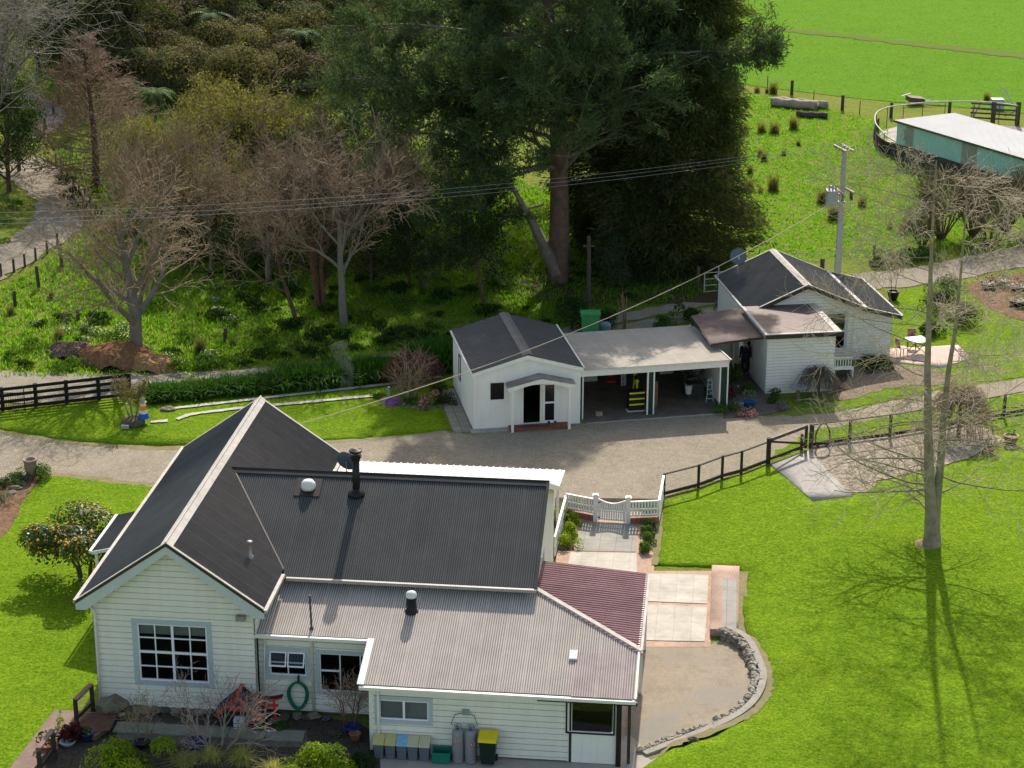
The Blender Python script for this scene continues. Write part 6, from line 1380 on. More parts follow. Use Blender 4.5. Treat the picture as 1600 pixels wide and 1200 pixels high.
# ================================================================== VEGETATION
one = lambda t: 1.
M_BK_G = mat('grey_bark', (.20, .18, .15), .95, .4, 2., bump=.02, bscale=9.)
M_BK_L = mat('lichen_bark', (.30, .27, .19), .95, .35, 3., c2=(.17, .15, .11), bump=.01, bscale=12.)
M_BK_B = mat('brown_bark', (.13, .085, .06), .95, .4, 2.5, bump=.03, bscale=8.)
M_BK_T = mat('fine_twigs', (.36, .265, .175), .95, .35, 2.)
M_BK_R = mat('reddish_twigs', (.32, .22, .155), .95, .3, 2.)
M_BK_D = mat('dark_twigs', (.14, .10, .08), .95, .3, 2.)
def tree(name, label, P, spec, seed, L, r, mtrunk, mtwig, group=None, d=(0, 0, 1), cat='tree', twl=2, leaf=None, extra=None, rz=0., scale=None, stems=1, sspread=.25, twname='twigs'):
    rg = np.random.RandomState(seed); t = thing(name, label, cat, P, rz, group, scale); o_, tips = [], []
    for s in range(stems):
        a = s*6.28/stems+rg.uniform(0, 1); dd = nrm(np.array(d, float)+(np.array([math.cos(a), math.sin(a), 0])*sspread if stems > 1 else 0)); p0 = np.array([math.cos(a), math.sin(a), 0])*(.12 if stems > 1 else 0)
        grow(rg, p0-np.array([0, 0, .1]), dd, L*rg.uniform(.85, 1.1) if stems > 1 else L, r, 0, spec, o_, tips)
    if extra: extra(rg, o_, tips)
    limb_mesh('trunk', o_, mtrunk, t, set(range(twl)), 8)
    if any(l >= twl for l, _, _ in o_): limb_mesh(twname, o_, mtwig, t, set(range(twl, 9)), 3)
    if leaf:
        n_, size, asp, m_, spread, wob = leaf; C, D = [], []
        for (p, dd, pts, lv) in tips:
            k = n_; f = rg.uniform(0, 1, k)*(len(pts)-1); i = np.minimum(f.astype(int), len(pts)-2); A = np.array(pts); q = A[i]+(A[i+1]-A[i])*(f-i)[:, None]
            C.append(q+rg.normal(0, spread, (k, 3))); D.append(np.repeat(np.array([dd]), k, 0))
        C = np.concatenate(C); D = np.concatenate(D)
        tone = np.repeat(rg.uniform(0, 1, len(tips)), n_)*.55+rg.uniform(0, .45, len(C))
        leafobj('foliage', C, size, asp, m_, t, rg, D, wob, tone)
    return t
# ---------------- big pines and cypress
L_PINE = leafmat('pine_needles', [(0, (.036, .062, .028)), (.5, (.065, .105, .042)), (.85, (.12, .165, .062)), (1, (.22, .24, .11))], .30, tcol=(1.1, 1.15, .7))
L_CYP = leafmat('cypress_spray', [(0, (.032, .052, .018)), (.55, (.068, .092, .030)), (.8, (.12, .135, .05)), (.92, (.18, .13, .065)), (1, (.27, .18, .10))], .38)
M_PTR = mat('pine_bark', (.15, .10, .075), .95, .45, 2.5, bump=.05, bscale=6.)
PINE = dict(levels=4, seg=[10, 5, 3, 2], n=[44, 9, 4], lo=[.16, .3, .25], ang=[1.35, .85, .7], lr=[.42, .45, .45], rr=[.32, .42, .5], wig=[.035, .13, .16, .2], trop=[.05, .05, .04, .03], taper=[.25, .25, .3, .4], shape=[lambda t: 1.05-.62*t, lambda t: 1.25-.7*t, one], planar=.45, rmin=.012)
def bigpine(label, P, L, r, seed, n=(44, 9, 4), extra=None, needles=26, low=.16, wid=.42):
    sp = dict(PINE); sp['n'] = list(n); sp['lo'] = [low, .3, .25]; sp['lr'] = [wid, .46, .48]
    rg = np.random.RandomState(seed); t = thing('pine_tree', label, 'tree', P); o_, tips = [], []
    grow(rg, np.array([0, 0, -.2]), np.array([0, 0, 1.]), L, r, 0, sp, o_, tips)
    if extra: extra(rg, o_, tips, sp)
    limb_mesh('trunk', o_, M_PTR, t, {0}, 12); limb_mesh('limbs', o_, mat('grey_pine_limb', (.21, .18, .145), .95, .4, 2.), t, {1, 2, 3}, 5)
    C, D, T = [], [], []
    for (p, dd, pts, lv) in tips:
        A = np.array(pts); k = needles; f = .35+.75*rg.uniform(0, 1, k); q = A[0]+(A[-1]-A[0])*f[:, None]; C.append(q+rg.normal(0, .17, (k, 3))+np.array([0, 0, .03])); D.append(dd*.7+np.zeros((k, 3))+[0, 0, .25]); T.append(np.full(k, rg.uniform(0, .5))+rg.uniform(0, .5, k))
    leafobj('needles', np.concatenate(C), .34, .17, L_PINE, t, rg, np.concatenate(D), .75, np.concatenate(T))
    return t
def limbA(rg, o_, tips, sp):
    # the heavy leaning grey limb at the foot and the long limb reaching right
    f = PA
    for px0, py0, px1, py1, y0, y1, r0, lv in ((868, 425, 800, 292, 108.6, 107.0, .42, 1), (800, 292, 740, 235, 107, 106, .24, 1), (845, 130, 1010, 90, 108.9, 107.5, .22, 1), (1010, 90, 1190, 84, 107.5, 106, .14, 1), (850, 260, 700, 330, 108.9, 106.5, .2, 1), (845, 180, 560, 120, 108.9, 108.5, .22, 1), (840, 110, 560, 195, 108.9, 106.5, .2, 1), (845, 60, 520, 40, 108.9, 111, .2, 1), (850, 320, 690, 395, 108.9, 107.5, .12, 1)):
        a, c = aty(px0, py0, y0)-f, aty(px1, py1, y1)-f; n = 6; pts = [a+(c-a)*k/n+np.array([0, 0, math.sin(k/n*3.1)*.25])+rg.normal(0, .05, 3) for k in range(n+1)]
        r0 = r0 if r0 > .3 else r0*.6; rad = [r0*(1-.75*k/n) for k in range(n+1)]; o_.append((1, np.array(pts), np.array(rad)))
        if r0 > .3: continue
        for k in range(20):
            tt = rg.uniform(.25, 1); q = a+(c-a)*tt; d0 = nrm((c-a)+rg.normal(0, .75, 3)*np.linalg.norm(c-a)*.8); grow(rg, q, d0, rg.uniform(1.2, 2.6), .04, 2, sp, o_, tips)
PA = G(872, 440)
bigpine('giant pine with reddish trunk and a heavy grey limb leaning left at its foot', PA, 20.5, .62, 5, (46, 10, 5), limbA, low=.27, needles=58)
PC = G(742, 300); bigpine('tall pine standing behind and left of the giant pine, half hidden by its branches', PC, 20., .45, 9, (50, 10, 5), low=.16, needles=46, wid=.47)
# cypress
def cypress(label, P, Ht, R, seed, n=2600):
    rg = np.random.RandomState(seed); t = thing('cypress_tree', label, 'tree', P); o_ = []
    o_.append((0, np.array([[0, 0, -.2], [.1, 0, Ht*.4], [0, 0, Ht*.95]]), np.array([.55, .4, .05]))); C, D, T = [], [], []
    for k in range(n):
        z = Ht*rg.uniform(.015, .98)**1.0; a = rg.uniform(0, 6.283); f = z/Ht
        Rz = R*(1-.30*f)*(.72+.3*math.sin(f*9+2*a)*.5+.25*rg.rand()) if f < .8 else R*.72*(1-(f-.8)/.2)**.6
        Rz *= .70+.30*min(1, f/.22)
        Rz *= 1+.16*math.sin(3*a+z*.9)+.10*math.sin(5*a-z*1.7)
        d0 = np.array([math.cos(a), math.sin(a), -.10+rg.normal(0, .12)]); e = np.array([math.cos(a)*Rz, math.sin(a)*Rz, z-.10*Rz])
        if k % 4 == 0: o_.append((1, np.array([[0, 0, z+.2], e*.55+[0, 0, z*.45+.1], e]), np.array([.05, .03, .012])))
        m = 44; q = e-d0*np.abs(rg.normal(0, .75, (m, 1)))+rg.normal(0, 1, (m, 3))*np.array([.30, .30, .16]); C.append(q); D.append(d0+np.zeros((m, 3))+[0, 0, -.25]); T.append(np.full(m, rg.uniform(0, .62))+rg.uniform(0, .38, m))
    limb_mesh('trunk', o_, M_BK_D, t, {0, 1}, 7); leafobj('foliage', np.concatenate(C), .34, .17, L_CYP, t, rg, np.concatenate(D), .55, np.concatenate(T)); return t
cypress('huge dark cypress with foliage drooping to the ground, right beside the giant pine', G(1050, 418), 18.2, 4.7, 21, 3600)
cypress('dark cypress behind and between the giant pine and the huge cypress', G(958, 385), 17.5, 3.8, 22, 2200)
# ---------------- scrub hill
L_KAN = [leafmat('scrub_leaf_'+n_, s_, .3) for n_, s_ in (('olive', [(0, (.10, .095, .035)), (.5, (.15, .14, .055)), (1, (.21, .19, .085))]), ('brown', [(0, (.12, .09, .05)), (.5, (.17, .13, .075)), (1, (.23, .175, .11))]), ('green', [(0, (.07, .09, .03)), (.5, (.11, .135, .05)), (1, (.16, .19, .08))]))]
def dome(rg, n, k=7):
    """leaf positions and directions on a lumpy rounded crown of unit radius"""
    cs = rg.normal(0, .42, (k, 3)); cs[:, 2] = rg.uniform(.1, .75, k); rs = rg.uniform(.38, .62, k); i = rg.randint(0, k, n)
    d = rg.normal(0, 1, (n, 3)); d /= np.linalg.norm(d, axis=1)[:, None]; d[:, 2] = np.where(d[:, 2] < -.3, -d[:, 2], d[:, 2]); f = rg.uniform(.72, 1.04, (n, 1))
    return cs[i]+d*rs[i][:, None]*f, d, rg.uniform(0, 1, k)[i]
protos = []
for k in range(7):
    rg = np.random.RandomState(200+k); t = thing('scrub_bush', 'rounded scrub bush on the shaded hillside', 'bush', (0, 0, -50), 0, 'scrub bushes covering the hillside'); c, d, tn = dome(rg, 5200, 9)
    c[:, 2] *= .95; leafobj('foliage', c, .075, .45, L_KAN[[0, 0, 1, 2, 0, 1, 0][k]], t, rg, None, .5, out=d+[0, 0, .25], rnd= tn*.5+rg.uniform(0, .5, len(c)))
    o_ = []; 
    for s_ in range(4): a = rg.uniform(0, 6.28); o_.append((0, np.array([[0, 0, -.15], [math.cos(a)*.12, math.sin(a)*.12, .2], [math.cos(a)*.35, math.sin(a)*.35, .6]]), np.array([.05, .035, .015])))
    limb_mesh('stem', o_, M_BK_D, t); protos.append(t)
rg = np.random.RandomState(31); used = set(); cnt = 0; placed = []
def fernish(px, py): return any(abs(px-a) < 22 and abs(py-b) < 16 for a, b in FERNS)
FERNS = [(328, 64), (243, 178), (432, 30), (207, 118), (178, 46), (196, 158), (205, 246), (470, 92), (350, 268), (560, 205)]
for row in range(15):
    for col in range(22):
        px = 135+col*24+rg.uniform(-9, 9)+(row % 2)*10; py = -26+row*14+rg.uniform(-5, 5)
        if py > 150-.05*(px-300) or px > 600 or (px < 210 and py > 105) or fernish(px, py-12): continue
        P = G(px, py+10); 
        if P[1] < 135: continue
        if px > 500 and py > 60 and rg.rand() < .6: continue
        if px > 560 and py < 45: continue
        s_ = rg.uniform(1.5, 2.7); k = rg.randint(0, 7)
        if k not in used: used.add(k); r = protos[k]; r.location = P; r.scale = (s_, s_, s_*rg.uniform(.8, 1.2)); r.rotation_euler = (0, 0, rg.uniform(0, 6))
        else: dup(protos[k], P, rg.uniform(0, 6), (s_, s_, s_*rg.uniform(.8, 1.25)))
        cnt += 1
print('scrub', cnt)
# ---------------- tree ferns
L_FERN = leafmat('fern_frond', [(0, (.05, .10, .025)), (.6, (.10, .16, .05)), (1, (.18, .24, .10))], .35)
def fern_proto(label):
    rg = np.random.RandomState(6); t = thing('tree_fern', label, 'tree fern', (0, 0, 0), 0, None); b = MB(); b.tube([(0, 0, -.2), (.05, 0, 1.2), (0, .03, 2.2)], [.14, .1, .12], 8); b.build('trunk', M_BK_D, t)
    V, F, T = [], [], []
    for k in range(17):
        a = k*2.4; L = 1.75*rg.uniform(.8, 1.1); up = rg.uniform(.35, .8); dr = np.array([math.cos(a), math.sin(a), 0]); sd_ = np.array([-math.sin(a), math.cos(a), 0])
        pts = [np.array([0, 0, 2.2])+dr*L*u+UP*(up*u*1.5-1.35*u*u) for u in np.linspace(0, 1, 13)]
        for i in range(1, 13):
            w_ = .30*math.sin(min(1, i/12*1.05)*math.pi*.93)+.03; q0, q1 = pts[i-1], pts[i]; m_ = (q0+q1)/2
            for s_ in (-1, 1):
                b_ = len(V); tip = m_+sd_*s_*w_+dr*.10-UP*.06; V += [q0, q0*.2+q1*.8, tip, (q0+tip)/2-dr*.01]; F.append((b_, b_+1, b_+2, b_+3)); T.append(rg.rand())
    npmesh('fronds', np.array(V), np.array(F), L_FERN, t, T); return t
fp = None
FL = ['pale tree fern standing out in the middle of the scrub hillside', 'pale tree fern above the orange-leaved thicket', 'tree fern near the top edge beside the big pine branches', 'tree fern above the bare conical tree', 'tree fern at the top left among dark conifers', 'tree fern left of the dark gully', 'small tree fern between the conical tree and the grey thicket', 'tree fern half hidden by the pine branches', 'pale tree fern in the grey thicket', 'tree fern in the gap behind the bare trees']
for k, (px, py) in enumerate(FERNS):
    P = G(px, py+14)
    if fp is None: fp = fern_proto(FL[0]); fp.location = P; fp['group'] = 'tree ferns on the hillside'; fp.scale = (1.25,)*3
    else: dup(fp, P, k*1.1, RG.uniform(.8, 1.25), FL[k])
# ---------------- bare trees
BARE = dict(levels=5, seg=[6, 5, 4, 3, 2], n=[9, 7, 6, 5], lo=[.22, .25, .2, .2], ang=[.75, .7, .7, .7], lr=[.66, .55, .5, .5], rr=[.55, .5, .5, .55], wig=[.06, .12, .16, .2, .22], trop=[.05, .10, .06, .03, 0], taper=[.4, .35, .35, .4, .5], shape=[lambda t: 1.1-.45*t, one, one, one], rmin=.010)
def bspec(**k): s_ = dict(BARE); s_.update(k); return s_
tree('bare_tree', 'large bare spreading tree above the mulch heaps, its trunk forked low', G(214, 560), bspec(n=[11, 8, 6, 5], lo=[.14, .25, .2, .2], ang=[.85, .65, .6, .6]), 41, 6.6, .36, M_BK_G, M_BK_T)
t1 = tree('bare_tree', 'bare grey tree with a straight pale trunk in the middle of the shaded bank', G(538, 508), bspec(n=[10, 8, 6, 5], lo=[.33, .25, .2, .2], ang=[.75, .65, .6, .6], trop=[.05, .12, .08, .03, 0]), 42, 6.9, .22, mat('pale_grey_bark', (.21, .19, .155), .95, .3, 2.5), M_BK_T)
tree('bare_tree', 'thin leaning bare tree just left of the pale-trunked grey tree', G(465, 508), bspec(n=[7, 7, 5, 4], lo=[.3, .25, .2, .2]), 43, 5.6, .13, M_BK_B, M_BK_T, d=(-.18, 0, 1))
tree('bare_tree', 'brown multi-stemmed bare tree behind the pale-trunked grey tree', G(500, 480), bspec(n=[8, 7, 5, 4], lo=[.3, .25, .2, .2]), 44, 6.6, .15, mat('red_brown_bark', (.17, .09, .06), .95, .4, 3.), M_BK_D, stems=3, sspread=.14)
dup(t1, G(420, 440), 2.2, .8, 'bare grey tree deep in the thicket between the two foreground bare trees'); dup(t1, G(330, 430), 4.0, .62, 'bare grey tree directly behind the large spreading bare tree')
dup(t1, G(640, 420), 5.1, .75, 'small bare tree in the shade at the left edge of the giant pine')
# conical leafless tree
CON = dict(levels=4, seg=[8, 4, 3, 2], n=[110, 12, 5], lo=[.02, .15, .2], ang=[1.45, .8, .7], lr=[.42, .40, .5], rr=[.25, .5, .6], wig=[.02, .07, .1, .15], trop=[.02, .06, .06, .04], taper=[.15, .3, .4, .5], shape=[lambda t: 1.12-.95*t, lambda t: 1.2-.7*t, one], rmin=.010)
tree('conical_tree', 'tall leafless conical tree with reddish twigs beside the hill track', G(152, 292), CON, 51, 9.6, .2, M_BK_B, M_BK_R, twl=1, scale=(1.35, 1.35, 1.))
# upright brown thicket, yellow-leaved thicket
THK = dict(levels=3, seg=[6, 4, 3], n=[12, 6], lo=[.3, .2], ang=[.45, .5], lr=[.5, .5], rr=[.5, .6], wig=[.07, .1, .14], trop=[.06, .06, .03], taper=[.3, .4, .5], shape=[lambda t: 1.1-.4*t, one], rmin=.010)
def thick(px, py, seed, L, stems, m, label, leaf=None, sp=.35, spec=THK, r=.07): return tree('thicket_tree', label, G(px, py), spec, seed, L, r, m, m, 'bare thicket trees behind the spreading tree', stems=stems, sspread=sp, twl=1, leaf=leaf)
k0 = thick(245, 400, 61, 5.4, 9, M_BK_R, 'many-stemmed reddish bare thicket tree directly behind the large spreading tree')
k1 = thick(300, 380, 62, 5.6, 10, M_BK_T, 'many-stemmed grey bare thicket tree right behind the large spreading tree')
for i, (px, py, s_, lb) in enumerate(((205, 370, .8, 'bare thicket tree at the left side of the thicket, near the hill track bend'), (270, 345, .85, 'bare thicket tree right of the conical tree foot'), (470, 385, .9, 'bare thicket tree just above the thin leaning tree'), (520, 400, .85, 'bare thicket tree straight behind the pale-trunked grey tree'), (575, 405, .8, 'bare thicket tree right of the pale-trunked grey tree'), (630, 375, .8, 'bare thicket tree against the shaded left side of the pines'), (430, 420, .6, 'short bare thicket tree in the sunlit gap between the two large bare trees'))): dup([k0, k1][i % 2], G(px, py), i*1.3, s_, lb)
L_OCH = leafmat('ochre_leaf', [(0, (.08, .09, .025)), (.5, (.14, .14, .04)), (.85, (.20, .17, .055)), (1, (.28, .20, .08))], .36)
OL = dict(THK); OL['n'] = [16, 8]; OL['ang'] = [.8, .7]; OL['lo'] = [.10, .2]; OL['lr'] = [.48, .5]
OLB = ['sparse olive and ochre-leaved tree in the middle of the left bank', 'ochre-leaved tree with the tallest crown, below the central tree fern', 'ochre-leaved tree right of the tallest ochre crown', 'ochre-leaved tree farthest left, beside the conical tree', 'ochre-leaved tree at the foot of the scrub slope', 'ochre-leaved tree behind the pale leaning stems', 'ochre-leaved tree farthest right, near the pine branches', 'low ochre-leaved tree in front of the others', 'tawny tree above the pale-trunked grey tree', 'olive-leaved tree between the two large bare trees']
for i, (px, py, s_) in enumerate(((320, 345, 1.05), (365, 320, 1.15), (435, 335, 1.1), (262, 330, .9), (340, 285, .95), (400, 290, .95), (490, 335, .9), (335, 385, .85), (560, 390, .8), (400, 400, .8))):
    if i == 0: o0 = tree('ochre_tree', OLB[0], G(px, py), OL, 71, 5.2, .1, M_BK_L, M_BK_T, 'ochre-leaved trees above the thicket', stems=6, sspread=.5, twl=1, leaf=(20, .17, .5, L_OCH, .17, 1.5))
    else: dup(o0, G(px, py), i*.9, s_, OLB[i])
# pale leaning branches across the thicket
tree('leaning_tree', 'pale-stemmed bare tree leaning left across the ochre-leaved trees', G(560, 350), bspec(levels=4, n=[7, 6, 5], ang=[.6, .7, .7], lo=[.3, .25, .2]), 75, 8.2, .16, mat('pale_bark', (.38, .33, .26), .9, .3, 2.5), M_BK_T, d=(-1.0, .1, .75), twl=1)
# far-left: grey feathery trees and dark evergreens
tree('bare_tree', 'large feathery grey bare tree at the top left corner', G(-8, 330), bspec(n=[12, 9, 6, 5], lo=[.35, .2, .2, .2]), 45, 10.5, .3, M_BK_G, mat('silver_twigs', (.30, .27, .23), .95, .3, 2.))
tree('bare_tree', 'feathery grey bare tree leaning right over the hill track at the left edge', G(-20, 290), bspec(n=[11, 9, 6, 5], lo=[.4, .2, .2, .2]), 46, 10.5, .25, M_BK_G, mat('silver_twigs', (.30, .27, .23)), d=(.25, 0, 1))
EVG = dict(levels=3, seg=[5, 4, 3], n=[22, 8], lo=[.12, .2], ang=[1.0, .8], lr=[.5, .45], rr=[.4, .5], wig=[.06, .12, .15], trop=[.05, .05, .03], taper=[.3, .4, .5], shape=[lambda t: 1.15-.75*t, one], rmin=.012)
e0 = tree('evergreen_tree', 'dark leafy evergreen at the left edge below the feathery bare tree', G(14, 300), EVG, 81, 6.2, .16, M_BK_B, M_BK_D, leaf=(26, .20, .45, L_DARK, .24, 1.4), twl=2)
EL = ['dark leafy evergreen overhanging the hill track bend', 'dark evergreen behind the track at the left edge', 'tall evergreen at the very top left corner', 'evergreen in the top left row, left of the conical tree top', 'evergreen at the top of the gully', 'evergreen right of the gully top', 'dark evergreen behind the conical tree', 'dark evergreen deep inside the thicket', 'evergreen in the middle of the thicket', 'evergreen low in the shade left of the giant pine', 'evergreen in the shade below the tall rear pine', 'evergreen at the foot of the scrub hill', 'low evergreen right behind the large spreading bare tree', 'low evergreen in the dark gap between the two large bare trees', 'low evergreen left of the brown multi-stemmed tree', 'low evergreen behind the brown multi-stemmed tree', 'low evergreen right behind the pale-trunked grey tree', 'low evergreen between the pale-trunked tree and the pines']
for i, (px, py, s_) in enumerate(((30, 268, .8), (10, 228, .9), (60, 110, 1.), (112, 100, 1.), (165, 92, 1.1), (205, 84, 1.1), (120, 150, .9), (375, 345, .75), (445, 350, .8), (640, 395, .7), (700, 360, .8), (610, 300, .95), (285, 432, .5), (372, 442, .55), (455, 440, .5), (505, 455, .55), (580, 455, .6), (640, 450, .6))): dup(e0, G(px, py), i*1.7, s_, EL[i])
L_SPR = leafmat('light_conifer', [(0, (.04, .06, .015)), (.6, (.09, .12, .03)), (1, (.16, .19, .05))], .3)
c0 = tree('conifer_tree', 'light green conifer in the row at the top left', G(150, 120), dict(EVG, ang=[1.25, .8], n=[34, 8]), 84, 8., .2, M_BK_B, M_BK_D, leaf=(16, .26, .22, L_SPR, .16, .9), twl=2)
dup(c0, G(95, 108), 2., .9, 'light green conifer at the far left of the top row'); dup(c0, G(205, 108), 3.4, 1., 'light green conifer overlapping the scrub at the top left')
# shade side: small dark trees near pine
tree('small_tree', 'small dark leafy tree with a thin trunk below the giant pine', G(756, 476), dict(EVG, lo=[.42, .2], n=[16, 8]), 91, 4.6, .09, M_BK_B, M_BK_D, leaf=(26, .15, .45, L_DARK, .20, 1.4), d=(-.05, 0, 1))
OLV = leafmat('grey_green_leaf', [(0, (.03, .045, .025)), (.6, (.06, .085, .045)), (1, (.11, .14, .08))], .3)
def bush(px, py, rx, rz_, m, label, n=2200, size=.12, asp=.45, seed=1, name='shrub', cat='shrub', group=None, stem=True, k=8, P=None):
    rg = np.random.RandomState(seed); P = G(px, py) if P is None else P; t = thing(name, label, cat, P, 0, group); c, d, tn = dome(rg, n, k); c = c*np.array([rx, rx, rz_*.8]); leafobj('foliage', c, size, asp, m, t, rg, None, .8, tn*.45+rg.uniform(0, .55, n), out=d+[0, 0, .25])
    o_ = [(0, np.array([[0, 0, -.1], [.1*math.cos(a), .1*math.sin(a), rz_*.3], [.4*rx*math.cos(a), .4*rx*math.sin(a), rz_*.7]]), np.array([.05, .04, .015])*min(1, rx)) for a in (0., 1.5, 3.1, 4.6)]
    if stem: limb_mesh('stem', o_, M_BK_D, t)
    return t
bush(966, 446, 1.35, 2.9, OLV, 'grey-green rounded tree beside the timber pole under the pine', 5200, .13, .4, 5)
bush(893, 515, 1.15, 1.75, L_DARK, 'dense green shrub behind the studio next to the timber pole', 4200, .11, .5, 6)
bush(1075, 498, .75, .9, L_DARK, 'dark shrub behind the garage near the covered way', 1400, .11, .5, 7); bush(1040, 510, .7, .7, L_MID, 'low yellow-green shrub behind the garage roof', 1200, .11, .5, 8); bush(950, 515, .9, 1.1, L_DARK, 'dark bush between the green bin and the bundle of stakes', 1500, .1, .5, 9)
# agapanthus hedges
L_AGA = leafmat('strap_leaf', [(0, (.02, .065, .008)), (.6, (.045, .13, .014)), (1, (.10, .22, .03))], .3)
def hedge(pts, w_, h_, n, label, seed):
    rg = np.random.RandomState(seed); c = [G(*p)[:2] for p in pts]; c = np.array(crom(c, 8, False)); i = rg.randint(0, len(c)-1, n); f = rg.rand(n, 1); q = c[i]+(c[i+1]-c[i])*f+rg.normal(0, 1, (n, 2))*w_*.33
    return tag(blades('agapanthus_hedge', q, h_, .075, 13, L_AGA, rg, .6, grav=.3, spread=.16), label, 'hedge')
hedge([(238, 622), (300, 617), (370, 610), (432, 605)], .85, .52, 1500, 'strap-leaved agapanthus hedge, left length from the black fence end', 1); hedge([(446, 603), (500, 598), (560, 591), (602, 587)], 1.0, .72, 1600, 'strap-leaved agapanthus hedge, taller middle length above the kerb lines', 2); hedge([(668, 572), (690, 569), (715, 566)], 1.4, .9, 900, 'strap-leaved agapanthus clump against the studio end', 3)
# weeping red maple skeleton, bare cherry, flower shrubs
def weeper(P, R, Ht, n, m, label, seed, name='weeping_tree', r=.07):
    rg = np.random.RandomState(seed); t = thing(name, label, 'tree', P); o_ = [(0, np.array([[0, 0, -.1], [.05, 0, Ht*.4], [0, .05, Ht*.72]]), np.array([r*1.4, r, r*.8]))]
    for k in range(n):
        a = rg.uniform(0, 6.28); L = R*rg.uniform(.45, 1.08); z0 = Ht*rg.uniform(.55, .78); d_ = np.array([math.cos(a), math.sin(a), 0]); hh = Ht*rg.uniform(.15, .32); dz = Ht*rg.uniform(.35, .75)
        pts = [np.array([0, 0, z0])+d_*L*u+UP*(hh*math.sin(u*2.6)-dz*u**2.6)+rg.normal(0, .03, 3) for u in np.linspace(0, 1, 7)]; o_.append((1, np.array(pts), np.linspace(.02 if n < 200 else .013, .007, 7)))
    limb_mesh('trunk', o_, M_BK_D, t, {0}, 7); limb_mesh('twigs', o_, m, t, {1}, 3); return t
weeper(G(645, 598), 1.55, 1.5, 520, mat('maple_twigs', (.16, .065, .05), .9, .3, 3.), 'weeping red-twigged maple dome behind the flower bed on the lawn', 3)
weeper(G(1277, 618), 1.15, 1.45, 260, mat('grey_brown_twigs', (.17, .14, .115), .9, .3, 3.), 'small weeping bare tree in front of the cottage lean-to', 4)
weeper(G(1497, 680), 1.6, 2.4, 420, mat('tan_twigs', (.30, .21, .14), .9, .3, 3.), 'weeping tan-twigged tree behind the twin-trunked tree by the rail fence', 5)
SHB = dict(levels=4, seg=[4, 3, 3, 2], n=[5, 4, 4], lo=[.3, .3, .2], ang=[.5, .6, .6], lr=[.65, .6, .5], rr=[.6, .6, .6], wig=[.08, .14, .18, .2], trop=[.08, .04, .03, 0], taper=[.5, .5, .5, .5], shape=[one, one, one], rmin=.006)
tree('bare_shrub', 'bare pale-stemmed shrub rising out of the flower bed beside the studio', G(640, 628), SHB, 12, 1.6, .05, M_BK_L, M_BK_T, cat='shrub', stems=6, sspread=.45, twl=1)
bush(668, 636, .55, .75, L_PINKF, 'dark shrub with pink flowers in the bed left of the studio', 900, .09, .6, 31); bush(692, 634, .6, .55, L_DARK, 'dark green low shrub at the corner of the studio path', 1000, .09, .5, 32); bush(645, 630, .55, .6, L_MID, 'green shrub between purple and pink flowers', 900, .09, .5, 33); bush(688, 616, .55, .6, L_DARK, 'dark shrub behind the pink flowers', 700, .09, .5, 34)
bush(617, 630, .55, .32, L_PURP, 'spreading purple-flowered plant at the left end of the flower bed', 1300, .07, .6, 35, 'purple_flowers'); bush(592, 622, .4, .4, L_MID, 'small grey-green plant left of the purple flowers', 400, .09, .5, 36)
t = thing('blue_post', 'short pale blue post behind the purple flowers', 'post', G(608, 624)); MB().tube([(0, 0, 0), (0, 0, .62)], .06, 8).build('post', mat('pale_blue_post', (.3, .4, .5), .6), t)
# small tree on oval lawn
L_RUST = leafmat('rust_green_leaf', [(0, (.06, .05, .02)), (.5, (.14, .12, .03)), (1, (.24, .22, .05))], .4)
tree('small_tree', 'small half-bare tree in a planter on the oval lawn', G(209, 662)+UP*.3, dict(THK, n=[10, 6], lo=[.45, .2]), 13, 1.55, .05, M_BK_L, M_BK_T, stems=4, sspread=.3, twl=1, leaf=(4, .10, .5, L_RUST, .06, 1.5))
